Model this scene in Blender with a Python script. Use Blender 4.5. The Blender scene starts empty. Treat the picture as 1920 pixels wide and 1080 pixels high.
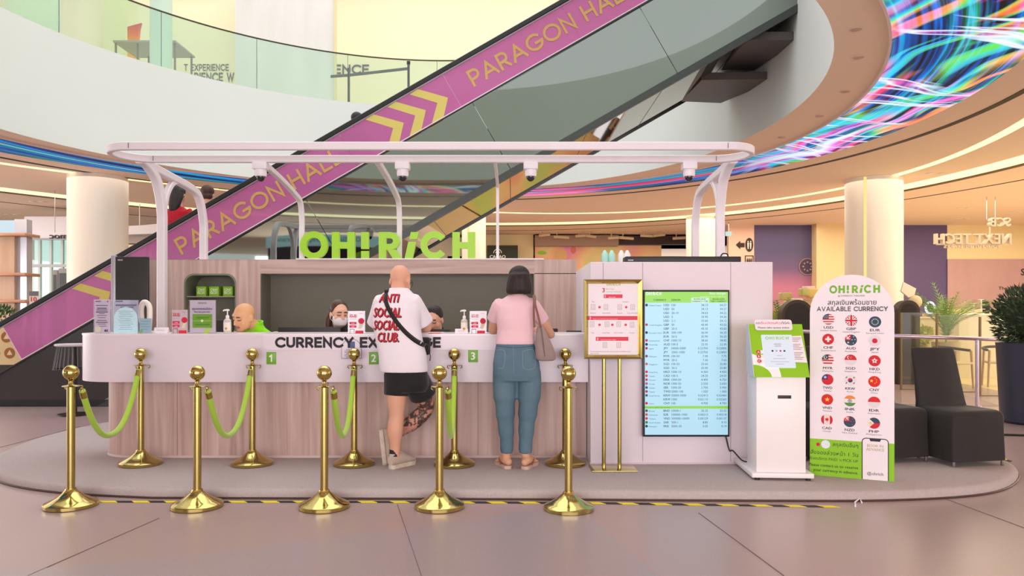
import bpy, bmesh, math, random
import numpy as np
from mathutils import Vector, Matrix, Euler
from mathutils.bvhtree import BVHTree

SC = bpy.context.scene
COL = SC.collection
R = math.radians
pi = math.pi
random.seed(7)

# ------------------------------------------------------------------ camera, world, light, exposure
H = 1.33          # eye height
F = 1400.0        # focal length in pixels of the 1920 px wide frame
YH = 590.0        # image row of the horizon
cam = bpy.data.cameras.new('camera')
cam.sensor_width = 36.0
cam.lens = 36.0 * F / 1920.0
cam.shift_y = (YH - 540.0) / 1920.0
cam.clip_end = 200
camo = bpy.data.objects.new('camera', cam)
camo.location = (0, 0, H)
camo.rotation_euler = (pi / 2, 0, 0)
COL.objects.link(camo)
SC.camera = camo

SC.view_settings.view_transform = 'Standard'
SC.view_settings.look = 'None'
SC.view_settings.exposure = 0.0
SC.view_settings.gamma = 1.0
SC.view_settings.use_curve_mapping = False
SC.cycles.max_bounces = 8
SC.cycles.diffuse_bounces = 4
SC.cycles.glossy_bounces = 4
SC.cycles.transparent_max_bounces = 16
SC.cycles.transmission_bounces = 6
SC.cycles.sample_clamp_indirect = 4.0
SC.cycles.caustics_reflective = False
SC.cycles.caustics_refractive = False

wd = bpy.data.worlds.new('world')
wd.use_nodes = True
wd.node_tree.nodes['Background'].inputs[0].default_value = (1.0, 0.96, 0.985, 1)
wd.node_tree.nodes['Background'].inputs[1].default_value = 1.2
SC.world = wd


def area(name, loc, rot, sx, sy, power, color):
    l = bpy.data.lights.new(name, 'AREA')
    l.shape = 'RECTANGLE'; l.size = sx; l.size_y = sy; l.energy = power; l.color = color
    o = bpy.data.objects.new(name, l); o.location = loc; o.rotation_euler = rot
    COL.objects.link(o); return o


ZC = H + 3.0      # ceiling height
ZU = 6.30         # upper floor
area('atrium_skylight', (-1.8, 10.0, 14.0), (0, 0, 0), 12, 12, 700, (0.94, 1.0, 0.96))
area('front_fill', (0.0, -7.5, 1.9), (R(90), 0, 0), 20, 3.4, 1300, (1.0, 0.965, 0.985))  # added fill panel behind the camera, lifts counter fronts and ceiling
area('side_fill_left', (-19.0, 12.0, 1.9), (R(90), 0, R(-90)), 14, 3.2, 650, (1.0, 0.97, 0.96))  # added fill from out of view on the left, brightens the ceiling
area('side_fill_right', (18.5, 11.0, 1.9), (R(90), 0, R(90)), 14, 3.2, 560, (1.0, 0.91, 0.78))  # matching unseen fill on the right, added to lift the ceiling
area('hall_light_left', (-11.0, 13.5, 4.25), (0, 0, 0), 6, 12, 260, (1.0, 0.96, 0.95))
area('hall_light_right', (10.0, 14.0, 4.25), (0, 0, 0), 6, 12, 330, (1.0, 0.91, 0.78))
area('hall_light_far', (3.0, 21.5, 4.25), (0, 0, 0), 14, 6.0, 640, (1.0, 0.91, 0.78))
area('shop_light_right', (14.0, 21.0, 4.2), (0, 0, 0), 8, 5, 280, (1.0, 0.90, 0.74))
area('upper_hall_light', (-6.0, 20.5, 12.5), (0, 0, 0), 18, 7, 430, (1.0, 0.97, 0.88))


# ------------------------------------------------------------------ helpers
def W(px, py, D):
    return Vector(((px - 960.0) * D / F, D, H + (YH - py) * D / F))


def lin(c):
    out = []
    for v in c[:3]:
        v = v / 255.0
        out.append(v / 12.92 if v <= 0.04045 else ((v + 0.055) / 1.055) ** 2.4)
    return tuple(out)


MATS = {}


def mat(name, rgb=None, rough=0.5, metal=0.0, spec=0.5, emit=None, estr=1.0, alpha=None, bump=None, vary=None,
        attr=None, coat=0.0, sheen=0.0, trans=0.0):
    """procedural principled material; rgb in 0-255 sRGB"""
    if name in MATS:
        return MATS[name]
    m = bpy.data.materials.new(name)
    m.use_nodes = True
    nt = m.node_tree; N = nt.nodes; L = nt.links
    b = N['Principled BSDF']
    c = lin(rgb) if rgb else (0, 0, 0)
    b.inputs['Base Color'].default_value = (*c, 1)
    b.inputs['Roughness'].default_value = rough
    b.inputs['Metallic'].default_value = metal
    b.inputs['Specular IOR Level'].default_value = spec
    b.inputs['Coat Weight'].default_value = coat
    b.inputs['Sheen Weight'].default_value = sheen
    b.inputs['Transmission Weight'].default_value = trans
    if emit:
        b.inputs['Emission Color'].default_value = (*lin(emit), 1)
        b.inputs['Emission Strength'].default_value = estr
    tc = None
    if vary or bump:
        tc = N.new('ShaderNodeTexCoord')
    if vary:
        # vary = (scale xyz, second rgb, detail, contrast)
        sc, rgb2, det, con = vary
        mp = N.new('ShaderNodeMapping'); mp.inputs['Scale'].default_value = sc
        L.new(tc.outputs['Object'], mp.inputs[0])
        nz = N.new('ShaderNodeTexNoise'); nz.inputs['Scale'].default_value = 1.0
        nz.inputs['Detail'].default_value = det
        L.new(mp.outputs[0], nz.inputs['Vector'])
        rp = N.new('ShaderNodeValToRGB')
        rp.color_ramp.elements[0].position = 0.5 - con; rp.color_ramp.elements[1].position = 0.5 + con
        rp.color_ramp.elements[0].color = (*c, 1); rp.color_ramp.elements[1].color = (*lin(rgb2), 1)
        L.new(nz.outputs[0], rp.inputs[0])
        L.new(rp.outputs[0], b.inputs['Base Color'])
    if bump:
        sc, st = bump
        n2 = N.new('ShaderNodeTexNoise'); n2.inputs['Scale'].default_value = sc; n2.inputs['Detail'].default_value = 4
        L.new(tc.outputs['Object'], n2.inputs['Vector'])
        bp = N.new('ShaderNodeBump'); bp.inputs['Strength'].default_value = st; bp.inputs['Distance'].default_value = 0.01
        L.new(n2.outputs[0], bp.inputs['Height']); L.new(bp.outputs[0], b.inputs['Normal'])
    if attr:
        at = N.new('ShaderNodeAttribute'); at.attribute_name = attr
        L.new(at.outputs['Color'], b.inputs['Base Color'])
    if alpha is not None:
        b.inputs['Alpha'].default_value = alpha
    MATS[name] = m
    return m


def glass(name, rgb, amount, rough=0.03, refl=0.08):
    """thin tinted pane: mostly see-through, a little body colour and a mirror sheen that grows at glancing angles"""
    if name in MATS:
        return MATS[name]
    m = bpy.data.materials.new(name); m.use_nodes = True
    nt = m.node_tree; N = nt.nodes; L = nt.links
    for n in list(N): N.remove(n)
    out = N.new('ShaderNodeOutputMaterial')
    tr = N.new('ShaderNodeBsdfTransparent'); tr.inputs[0].default_value = (*lin(rgb), 1)
    df = N.new('ShaderNodeBsdfDiffuse'); df.inputs[0].default_value = (*lin(rgb), 1)
    gl = N.new('ShaderNodeBsdfGlossy'); gl.inputs['Roughness'].default_value = rough
    lw = N.new('ShaderNodeLayerWeight'); lw.inputs[0].default_value = 0.25
    m1 = N.new('ShaderNodeMixShader'); m1.inputs[0].default_value = amount
    L.new(tr.outputs[0], m1.inputs[1]); L.new(df.outputs[0], m1.inputs[2])
    ml = N.new('ShaderNodeMath'); ml.operation = 'MULTIPLY_ADD'
    L.new(lw.outputs['Fresnel'], ml.inputs[0]); ml.inputs[1].default_value = 0.4; ml.inputs[2].default_value = refl
    m2 = N.new('ShaderNodeMixShader')
    L.new(ml.outputs[0], m2.inputs[0]); L.new(m1.outputs[0], m2.inputs[1]); L.new(gl.outputs[0], m2.inputs[2])
    L.new(m2.outputs[0], out.inputs[0])
    MATS[name] = m
    return m


def flat(rgb, rough=0.55, spec=0.3):
    return mat('paint_%02x%02x%02x' % tuple(int(v) for v in rgb), rgb, rough, spec=spec)


def glow(rgb, s=1.0):
    return mat('lit_%02x%02x%02x_%d' % (*[int(v) for v in rgb], int(s * 100)), (10, 10, 10), 0.6, emit=rgb, estr=s)


ROOT = {}


def tag(o, label=None, cat=None, group=None, kind=None):
    if label: o['label'] = label
    if cat: o['category'] = cat
    if group: o['group'] = group
    if kind: o['kind'] = kind
    return o


def thing(name, label, cat, loc=(0, 0, 0), rz=0.0, group=None, kind=None):
    o = bpy.data.objects.new(name, None)
    o.empty_display_size = 0.1
    o.location = loc; o.rotation_euler = (0, 0, rz)
    COL.objects.link(o)
    ROOT[o.name] = Matrix.Translation(Vector(loc)) @ Matrix.Rotation(rz, 4, 'Z')
    return tag(o, label, cat, group, kind)


def rootmat(o):
    while o is not None:
        if o.name in ROOT: return ROOT[o.name]
        o = o.parent
    return Matrix.Identity(4)


def kids(o):
    return [c for c in COL.objects if c.parent == o]


def dup(o, loc=None, rz=None, label=None, parent=None):
    c = o.copy(); COL.objects.link(c)
    if parent is not None:
        c.parent = parent
    if loc is not None: c.location = loc
    if rz is not None: c.rotation_euler = (0, 0, rz)
    if label: c['label'] = label
    for k in kids(o):
        dup(k, parent=c)
    return c


UX, UY, UZ = Vector((1, 0, 0)), Vector((0, 1, 0)), Vector((0, 0, 1))


class MB:
    """collects shapes into one mesh"""
    def __init__(s):
        s.v = []; s.f = []; s.mi = []; s.mats = []; s.cur = 0

    def use(s, m):
        if m not in s.mats: s.mats.append(m)
        s.cur = s.mats.index(m); return s

    def add(s, vs, fs):
        o = len(s.v)
        s.v.extend(Vector(v) for v in vs)
        for f in fs:
            s.f.append([i + o for i in f]); s.mi.append(s.cur)
        return s

    def bm(s, b, M=None):
        b.verts.ensure_lookup_table()
        for i, v in enumerate(b.verts): v.index = i
        s.add([(M @ v.co) if M else v.co.copy() for v in b.verts], [[v.index for v in f.verts] for f in b.faces])
        b.free(); return s

    def box(s, x0, x1, y0, y1, z0, z1, b=0.0, M=None, seg=2):
        m = bmesh.new()
        bmesh.ops.create_cube(m, size=1)
        for v in m.verts:
            v.co = Vector((x0 + (v.co.x + .5) * (x1 - x0), y0 + (v.co.y + .5) * (y1 - y0), z0 + (v.co.z + .5) * (z1 - z0)))
        if b > 0:
            bmesh.ops.bevel(m, geom=list(m.edges), offset=b, segments=seg, affect='EDGES', profile=0.5)
        return s.bm(m, M)

    def prism(s, pts, vec):
        pts = [Vector(p) for p in pts]; n = len(pts); vec = Vector(vec)
        nrm = Vector((0, 0, 0))
        for i in range(n):
            nrm += pts[i].cross(pts[(i + 1) % n])
        if nrm.dot(vec) > 0: pts = pts[::-1]
        fs = [list(range(n)), list(range(2 * n - 1, n - 1, -1))]
        for i in range(n):
            j = (i + 1) % n
            fs.append([j, i, n + i, n + j])
        return s.add(pts + [p + vec for p in pts], fs)

    def poly(s, pts):
        return s.add(pts, [list(range(len(pts)))])

    def tube(s, path, r, n=12, closed=False, caps=True, square=None, up=None, flatx=1.0):
        """sweep; r number or list; square=(half u, half v) gives a rectangular section"""
        P = [Vector(p) for p in path]; m = len(P)
        rs = r if isinstance(r, (list, tuple)) else [r] * m
        fr = []
        u = None
        for i in range(m):
            if closed: t = P[(i + 1) % m] - P[i - 1]
            else: t = P[min(i + 1, m - 1)] - P[max(i - 1, 0)]
            t.normalize()
            if up is not None:
                a = Vector(up)
                u = t.cross(a)
                if u.length < 1e-4: u = t.orthogonal()
                u.normalize()
            elif u is None:
                u = t.orthogonal().normalized()
            else:
                u = (u - t * u.dot(t)).normalized()
            w = t.cross(u).normalized()
            fr.append((u.copy(), w))
        vs = []
        for i in range(m):
            uu, w = fr[i]
            if square:
                a, b = square
                ch = min(a, b) * 0.25
                ring = [(a - ch, -b), (a, -b + ch), (a, b - ch), (a - ch, b), (-a + ch, b), (-a, b - ch), (-a, -b + ch), (-a + ch, -b)]
                vs += [P[i] + uu * p * rs[i] + w * q * rs[i] for p, q in ring]
            else:
                vs += [P[i] + uu * math.cos(2 * pi * k / n) * rs[i] * flatx + w * math.sin(2 * pi * k / n) * rs[i] for k in range(n)]
        if square: n = 8
        fs = []
        for i in range(m if closed else m - 1):
            j = (i + 1) % m
            for k in range(n):
                q = (k + 1) % n
                fs.append([i * n + k, i * n + q, j * n + q, j * n + k])
        if caps and not closed:
            fs.append(list(range(n - 1, -1, -1))); fs.append(list(range((m - 1) * n, m * n)))
        return s.add(vs, fs)

    def lathe(s, prof, c=(0, 0, 0), n=32, M=None):
        c = Vector(c); vs = []; fs = []
        m = len(prof)
        for (r, z) in prof:
            for k in range(n):
                a = 2 * pi * k / n
                vs.append(c + Vector((max(r, 1e-4) * math.cos(a), max(r, 1e-4) * math.sin(a), z)))
        for i in range(m - 1):
            for k in range(n):
                q = (k + 1) % n
                fs.append([i * n + k, i * n + q, (i + 1) * n + q, (i + 1) * n + k])
        fs.append(list(range(n - 1, -1, -1))); fs.append(list(range((m - 1) * n, m * n)))
        if M: vs = [M @ v for v in vs]
        return s.add(vs, fs)

    def ball(s, c, r, n=16, M=None):
        r = Vector(r) if isinstance(r, (tuple, list, Vector)) else Vector((r, r, r))
        m = bmesh.new()
        bmesh.ops.create_uvsphere(m, u_segments=n, v_segments=max(6, n * 2 // 3), radius=1)
        c = Vector(c)
        for v in m.verts:
            p = Vector((v.co.x * r.x, v.co.y * r.y, v.co.z * r.z))
            v.co = (M @ p if M else p) + c
        return s.bm(m)

    def ringpoly(s, outer, inner, vec=None):
        """band between two closed loops with the same number of points"""
        n = len(outer); vs = list(outer) + list(inner); fs = []
        for i in range(n):
            j = (i + 1) % n
            fs.append([i, j, n + j, n + i])
        if vec is not None:
            vec = Vector(vec)
            vs += [Vector(p) + vec for p in outer] + [Vector(p) + vec for p in inner]
            for i in range(n):
                j = (i + 1) % n
                fs.append([2 * n + i, 3 * n + i, 3 * n + j, 2 * n + j])
                fs.append([i, 2 * n + i, 2 * n + j, j])
                fs.append([n + i, n + j, 3 * n + j, 3 * n + i])
        return s.add(vs, fs)

    def text(s, body, org, h, w=None, u=UX, v=UZ, align='l', bold=0.0, depth=0.0, lift=0.0, res=2):
        T = text_shape(body, bold, depth > 0, res)
        vs, fs, x0, x1 = T
        k = h / 0.69
        kx = (w / (x1 - x0)) if w else k
        u = Vector(u); v = Vector(v); n = u.cross(v).normalized()
        off = {'l': -x0, 'c': -(x0 + x1) / 2, 'r': -x1}[align]
        org = Vector(org)
        s.add([org + u * (p[0] + off) * kx + v * p[1] * k + n * (lift + p[3] * .00012 + (depth if p[2] > 0 else 0)) for p in vs], fs)
        return s

    def build(s, name, m=None, parent=None, sharp=35, smooth=True, world=True, label=None, solid=None):
        me = bpy.data.meshes.new(name)
        vs = s.v
        if parent is not None and world:
            inv = rootmat(parent).inverted()
            vs = [inv @ v for v in vs]
        me.from_pydata([tuple(v) for v in vs], [], s.f)
        if s.mats:
            for q in s.mats: me.materials.append(q)
            me.polygons.foreach_set('material_index', s.mi)
        elif m:
            me.materials.append(m)
        if smooth:
            me.polygons.foreach_set('use_smooth', [True] * len(me.polygons))
            me.set_sharp_from_angle(angle=R(sharp))
        me.update()
        o = bpy.data.objects.new(name, me)
        COL.objects.link(o)
        if parent is not None: o.parent = parent
        if label: o['label'] = label
        return o


TXT = {}


def text_shape(body, bold, solid, res):
    key = (body, bold, solid, res)
    if key in TXT: return TXT[key]
    c = bpy.data.curves.new('t', 'FONT'); c.body = body; c.size = 1; c.resolution_u = res
    if solid: c.extrude = 0.5
    o = bpy.data.objects.new('t', c)
    m = bpy.data.meshes.new_from_object(o)
    vs = [(*v.co, 0) for v in m.vertices]; fs = [list(p.vertices) for p in m.polygons]
    if bold > 0:      # heavier strokes: the outlines repeated a hair apart, each on its own thin layer
        b = bold * .8; n0 = len(vs); v0, f0 = vs, fs; vs, fs = [], []
        for k, (dx, dy) in enumerate(((-b, 0), (b, 0), (0, b * .6), (0, -b * .6))):
            vs += [(p[0] + dx, p[1] + dy, p[2], k) for p in v0]; fs += [[i + k * n0 for i in f] for f in f0]
    xs = [p[0] for p in vs] or [0, 1]
    TXT[key] = (vs, fs, min(xs), max(xs))
    bpy.data.objects.remove(o); bpy.data.meshes.remove(m); bpy.data.curves.remove(c)
    return TXT[key]


def arc(cx, cy, r, a0, a1, n):
    return [(cx + r * math.cos(R(a0 + (a1 - a0) * i / n)), cy + r * math.sin(R(a0 + (a1 - a0) * i / n))) for i in range(n + 1)]


def smooth_path(pts, k=6):
    """Catmull-Rom through points"""
    P = [Vector(p) for p in pts]; out = []
    for i in range(len(P) - 1):
        p0 = P[max(i - 1, 0)]; p1 = P[i]; p2 = P[i + 1]; p3 = P[min(i + 2, len(P) - 1)]
        for j in range(k):
            t = j / k
            out.append(0.5 * ((2 * p1) + (p2 - p0) * t + (2 * p0 - 5 * p1 + 4 * p2 - p3) * t * t + (3 * p1 - p0 - 3 * p2 + p3) * t ** 3))
    out.append(P[-1]); return out


def struct(name, mb, m, label=None, **k):
    o = mb.build(name, m, **k)
    o['kind'] = 'structure'
    if label: o['label'] = label
    return o


# the shop's lettering: O H ! R i C H in a 2D box of height 1 (x to the right, y up)
def logo_glyphs():
    G = []
    def ring(cx, r, t, a0=0, a1=360, n=36, closed=True):
        o = [(cx + r * math.cos(R(a0 + (a1 - a0) * i / n)), .5 + r * math.sin(R(a0 + (a1 - a0) * i / n))) for i in range(n + (0 if closed else 1))]
        q = [(cx + (r - t) * math.cos(R(a0 + (a1 - a0) * i / n)), .5 + (r - t) * math.sin(R(a0 + (a1 - a0) * i / n))) for i in range(n + (0 if closed else 1))]
        return ('ring', o, q) if closed else ('poly', o + q[::-1])
    def H_(x, w=.88, t=.28):
        return ('poly', [(x, 0), (x + t, 0), (x + t, .38), (x + w - t, .38), (x + w - t, 0), (x + w, 0), (x + w, 1), (x + w - t, 1), (x + w - t, .62), (x + t, .62), (x + t, 1), (x, 1)])
    G.append(('letter_o', [ring(.51, .53, .24)]))
    G.append(('letter_h', [H_(1.21)]))
    G.append(('exclamation_mark', [('poly', [(2.34, .36), (2.62, .36), (2.62, 1), (2.34, 1)]), ('poly', [(2.34, 0), (2.62, 0), (2.62, .28), (2.34, .28)])]))
    bowl_o = [(3.46 + .36 * math.cos(R(a)), .66 + .34 * math.sin(R(a))) for a in range(90, -91, -15)]
    bowl_i = [(3.44 + .13 * math.cos(R(a)), .66 + .11 * math.sin(R(a))) for a in range(-90, 91, 15)]
    G.append(('letter_r', [('poly', [(3.02, 0), (3.30, 0), (3.30, 1), (3.02, 1)]),
                           ('poly', [(3.30, 1)] + bowl_o + [(3.30, .32), (3.30, .55)] + bowl_i + [(3.30, .77)]),
                           ('poly', [(3.36, .32), (3.56, 0), (3.90, 0), (3.68, .34), (3.5, .325)])]))
    G.append(('letter_i', [('poly', [(4.02, 0), (4.32, 0), (4.46, .63), (4.16, .63)]), ('poly', [(4.2, .73), (4.5, .73), (4.56, 1), (4.26, 1)])]))
    G.append(('letter_c', [ring(5.16, .53, .25, 38, 322, 30, False)]))
    G.append(('letter_h', [H_(5.86)]))
    return G, 6.74


LOGO, LOGO_W = logo_glyphs()


def put_logo(mb, org, h, w, u=UX, v=UZ, depth=0.0, only=None):
    u = Vector(u); v = Vector(v); n = u.cross(v).normalized(); org = Vector(org)
    kx = w / LOGO_W
    T = lambda p: org + u * p[0] * kx + v * p[1] * h
    for i, (nm, shapes) in enumerate(LOGO):
        if only is not None and i != only: continue
        for sh in shapes:
            if sh[0] == 'poly':
                pts = [T(p) for p in sh[1]]
                if depth: mb.prism(pts, n * depth)
                else: mb.poly(pts)
            else:
                mb.ringpoly([T(p) for p in sh[1]], [T(p) for p in sh[2]], n * depth if depth else None)


# plain geometric capitals drawn as strokes, for the large lettering in the scene
def _a(cx, cy, rx, ry, a0, a1, n=14): return [(cx + rx * math.cos(R(a0 + (a1 - a0) * i / n)), cy + ry * math.sin(R(a0 + (a1 - a0) * i / n))) for i in range(n + 1)]
STROKES = {
 'A': (.86, [[(0, 0), (.43, 1), (.86, 0)], [(.16, .30), (.70, .30)]]),
 'B': (.58, [[(0, 0), (0, 1)], [(0, 1), (.30, 1)] + _a(.30, .76, .25, .24, 90, -90) + [(0, .52)], [(0, .52), (.32, .52)] + _a(.32, .26, .26, .26, 90, -90) + [(0, 0)]]),
 'C': (.84, [_a(.5, .5, .5, .5, 46, 314, 24)]), 'E': (.56, [[(.56, 1), (0, 1), (0, 0), (.56, 0)], [(0, .51), (.5, .51)]]),
 'G': (.95, [_a(.5, .5, .5, .5, 46, 352, 26), [(.97, .42), (.56, .42)]]), 'H': (.68, [[(0, 0), (0, 1)], [(.68, 0), (.68, 1)], [(0, .51), (.68, .51)]]),
 'I': (.0, [[(0, 0), (0, 1)]]), 'L': (.52, [[(0, 1), (0, 0), (.52, 0)]]), 'N': (.70, [[(0, 0), (0, 1), (.70, 0), (.70, 1)]]),
 'O': (1.0, [_a(.5, .5, .5, .5, 0, 360, 36)]), 'P': (.58, [[(0, 0), (0, 1)], [(0, 1), (.30, 1)] + _a(.30, .71, .28, .29, 90, -90) + [(0, .42)]]),
 'R': (.62, [[(0, 0), (0, 1)], [(0, 1), (.30, 1)] + _a(.30, .71, .28, .29, 90, -90) + [(0, .42)], [(.30, .42), (.60, 0)]]),
 'U': (.68, [[(0, 1), (0, .34)] + _a(.34, .34, .34, .34, 180, 360) + [(.68, 1)]]), 'V': (.80, [[(0, 1), (.40, 0), (.80, 1)]]),
 'W': (1.1, [[(0, 1), (.28, 0), (.55, .95), (.82, 0), (1.1, 1)]]), 'X': (.70, [[(0, 1), (.70, 0)], [(.70, 1), (0, 0)]]), 'Y': (.74, [[(0, 1), (.37, .44), (.37, 0)], [(.74, 1), (.37, .44)]]),
 'T': (.66, [[(0, 1), (.66, 1)], [(.33, 1), (.33, 0)]]), '1': (.24, [[(.24, 1), (.24, 0)], [(0, .80), (.24, 1)]]), ' ': (.22, []),
}


def caps(mb, body, org, h, w, t=.17, gap=.30, u=UX, v=UZ, depth=0.0, align='l'):
    u = Vector(u); v = Vector(v); n = u.cross(v).normalized(); org = Vector(org)
    tot = sum(STROKES[c][0] for c in body) + gap * (len(body) - 1) + t
    kx = w / tot; ky = h * (1 - t); x = t / 2 - {'l': 0, 'c': tot / 2, 'r': tot}[align]; L = 0
    for c in body:
        wd, st = STROKES[c]
        for P in st:
            P = [Vector((x + p[0], p[1] * (1 - t) + t / 2)) for p in P]
            P = [p for k_, p in enumerate(P) if k_ == 0 or (p - P[k_ - 1]).length > 1e-3]
            cl = (P[0] - P[-1]).length < 1e-4
            if cl: P = P[:-1]
            m = len(P); lf, rt = [], []
            for i in range(m):
                a = P[i] - P[i - 1] if (i > 0 or cl) else P[1] - P[0]
                b = P[(i + 1) % m] - P[i] if (i < m - 1 or cl) else P[-1] - P[-2]
                a.normalize(); b.normalize(); d = (a + b)
                d = d.normalized() if d.length > .05 else a
                nn = Vector((-d.y, d.x)); s_ = t / 2 / max(.42, abs(nn.dot(Vector((-a.y, a.x)))))
                e = Vector((0, 0))
                if not cl and i == 0: e = -a * t / 2
                if not cl and i == m - 1: e = b * t / 2
                lf.append(P[i] + nn * s_ + e); rt.append(P[i] - nn * s_ + e)
            T = lambda p, z: org + u * p.x * kx + v * p.y * h + n * z
            z = L * .00025; L += 1
            vs = [T(p, z + depth) for p in lf] + [T(p, z + depth) for p in rt]
            k = m if cl else m - 1
            fs = [[i, m + i, m + (i + 1) % m, (i + 1) % m] for i in range(k)]
            if depth:
                vs += [T(p, 0) for p in lf] + [T(p, 0) for p in rt]
                fs += [[i, (i + 1) % m, 2 * m + (i + 1) % m, 2 * m + i] for i in range(k)] + [[m + i, 3 * m + i, 3 * m + (i + 1) % m, m + (i + 1) % m] for i in range(k)]
                if not cl: fs += [[0, 2 * m, 3 * m, m], [m - 1, 2 * m - 1, 4 * m - 1, 3 * m - 1]]
            mb.add(vs, fs)
        x += wd + gap


# ------------------------------------------------------------------ materials
M_white = mat('white_laminate', (228, 217, 226), 0.35, spec=0.4, vary=((3, 3, 3), (230, 219, 228), 2, .3))
M_canopy = mat('canopy_white', (232, 222, 228), 0.4, vary=((4, 4, 4), (236, 227, 232), 2, .3))
M_fascia = mat('fascia_plaster', (226, 232, 227), 0.7, vary=((.6, .6, .6), (221, 228, 223), 3, .3))
M_ceil = mat('ceiling_plaster', (240, 216, 192), 0.8, spec=.2, vary=((.5, .5, .5), (238, 213, 188), 3, .3))
M_gold = mat('polished_brass', (198, 180, 112), 0.12, 1.0, vary=((6, 6, 3), (188, 170, 100), 2, .3))
M_goldb = mat('brushed_brass', (180, 162, 98), 0.2, 1.0, bump=(220, .05))
M_green = mat('lime_green', (142, 196, 36), 0.4, spec=.4)
M_greenp = mat('lime_print', (140, 198, 40), 0.55, spec=.3)
M_dark = mat('charcoal_plastic', (38, 36, 36), 0.4, vary=((5, 5, 5), (44, 42, 42), 2, .3))
M_black = mat('black_rubber', (24, 23, 23), 0.5, vary=((5, 5, 5), (30, 29, 29), 2, .3))
M_steel = mat('brushed_steel', (190, 185, 190), 0.25, 1.0, bump=(150, .03))
M_ink = mat('dark_ink', (52, 42, 54), 0.6)
M_paper = mat('white_sheet', (236, 226, 234), 0.5, vary=((8, 8, 8), (239, 230, 237), 2, .3))
M_red = mat('crimson_print', (214, 40, 70), 0.5)
M_acryl = glass('clear_acrylic', (252, 252, 253), 0.02, 0.02, 0.03)

# ------------------------------------------------------------------ floor and platform
def floor_material():
    m = mat('terrazzo_floor', (172, 150, 150), 0.3, spec=.5)
    nt = m.node_tree; N = nt.nodes; L = nt.links; b = N['Principled BSDF']
    tc = N.new('ShaderNodeTexCoord')
    n1 = N.new('ShaderNodeTexNoise'); n1.inputs['Scale'].default_value = 170; n1.inputs['Detail'].default_value = 3
    n2 = N.new('ShaderNodeTexNoise'); n2.inputs['Scale'].default_value = .35; n2.inputs['Detail'].default_value = 2
    L.new(tc.outputs['Object'], n1.inputs[0]); L.new(tc.outputs['Object'], n2.inputs[0])
    r1 = N.new('ShaderNodeValToRGB'); r1.color_ramp.elements[0].position = .35; r1.color_ramp.elements[1].position = .68
    r1.color_ramp.elements[0].color = (*lin((162, 140, 139)), 1); r1.color_ramp.elements[1].color = (*lin((182, 160, 159)), 1)
    r2 = N.new('ShaderNodeValToRGB'); r2.color_ramp.elements[0].position = .4; r2.color_ramp.elements[1].position = .6
    r2.color_ramp.elements[0].color = (*lin((166, 148, 142)), 1); r2.color_ramp.elements[1].color = (*lin((178, 148, 152)), 1)
    mx = N.new('ShaderNodeMix'); mx.data_type = 'RGBA'; mx.inputs[0].default_value = .4
    L.new(n1.outputs[0], r1.inputs[0]); L.new(n2.outputs[0], r2.inputs[0])
    L.new(r1.outputs[0], mx.inputs[6]); L.new(r2.outputs[0], mx.inputs[7]); L.new(mx.outputs[2], b.inputs['Base Color'])
    return m


fl = MB(); fl.box(-30, 30, -14, 34, -0.3, 0)
struct('floor', fl, floor_material())
gband = MB()
pts = [W(*p) for p in [(75, 1065, 1), (380, 1040, 1), (560, 1015, 1), (750, 995, 1), (960, 962, 1), (1090, 950, 1), (1230, 1080, 1)]]
def onfloor(px, py, z=0.0):
    D = (H - z) * F / (py - YH); return Vector(((px - 960) * D / F, D, z))
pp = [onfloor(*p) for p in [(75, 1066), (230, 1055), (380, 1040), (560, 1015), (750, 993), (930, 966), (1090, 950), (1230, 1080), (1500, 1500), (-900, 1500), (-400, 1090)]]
gband.prism([Vector((p.x, p.y, .0005)) for p in pp], (0, 0, .0015))  # thin greyer band laid over the floor
struct('trim_1', gband, mat('grey_floor_band', (158, 144, 149), .3, vary=((170, 170, 170), (172, 157, 161), 3, .2)), label='greyer flat band on the pink floor')
jn = MB()
for a, b in [((745, 946), (790, 1080)), ((298, 972), (52, 1080)), ((1310, 962), (1470, 1080)), ((150, 800), (-80, 860)), ((1690, 905), (1920, 990))]:
    p, q = onfloor(*a), onfloor(*b); d = (q - p).normalized(); n = Vector((-d.y, d.x, 0)) * .0022
    jn.prism([p + n, q + n, q - n, p - n], (0, 0, .003))
struct('trim_2', jn, flat((120, 100, 100)), label='thin joints between the floor slabs')

# carpeted dais: outline in plan
M_carpet = mat('grey_carpet', (194, 182, 182), 0.95, spec=.1, vary=((60, 60, 60), (178, 166, 166), 6, .35), bump=(190, .5))
out = [(-2.6, 5.40), (-3.35, 5.55), (-3.98, 5.86), (-4.45, 6.35), (-4.75, 7.0), (-4.9, 7.9), (-4.75, 8.9), (-4.2, 9.7), (-3.2, 10.1), (0, 10.1),
       (3.0, 10.0), (3.8, 9.3), (4.25, 8.2), (4.38, 7.2), (4.30, 6.45), (4.02, 5.95), (3.5, 5.52), (2.7, 5.33), (1.6, 5.32), (0, 5.36)]
plan = [p for p in smooth_path([Vector((x, y, 0)) for x, y in out + out[:1]], 5)][:-1]
ctr = Vector((-.3, 7.6, 0))
def shrink(p, d):
    v = p - ctr; return p - v.normalized() * d
pf = MB(); n = len(plan); vs = []; fs = []
prof = [(0, 0.0), (0.0, .035), (.012, .055), (.035, .067), (.07, .07)]
for d, z in prof:
    vs += [Vector((shrink(p, d).x, shrink(p, d).y, z)) for p in plan]
for i in range(len(prof) - 1):
    for k in range(n):
        q = (k + 1) % n; fs.append([i * n + k, i * n + q, (i + 1) * n + q, (i + 1) * n + k])
fs.append(list(range((len(prof) - 1) * n, len(prof) * n)))
pf.add(vs, fs)
pr = thing('carpeted_platform', 'low round-ended platform covered in grey carpet under the exchange booth', 'platform', (-.3, 7.6, 0))
pf.build('carpet_top', M_carpet, pr, sharp=60)
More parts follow.
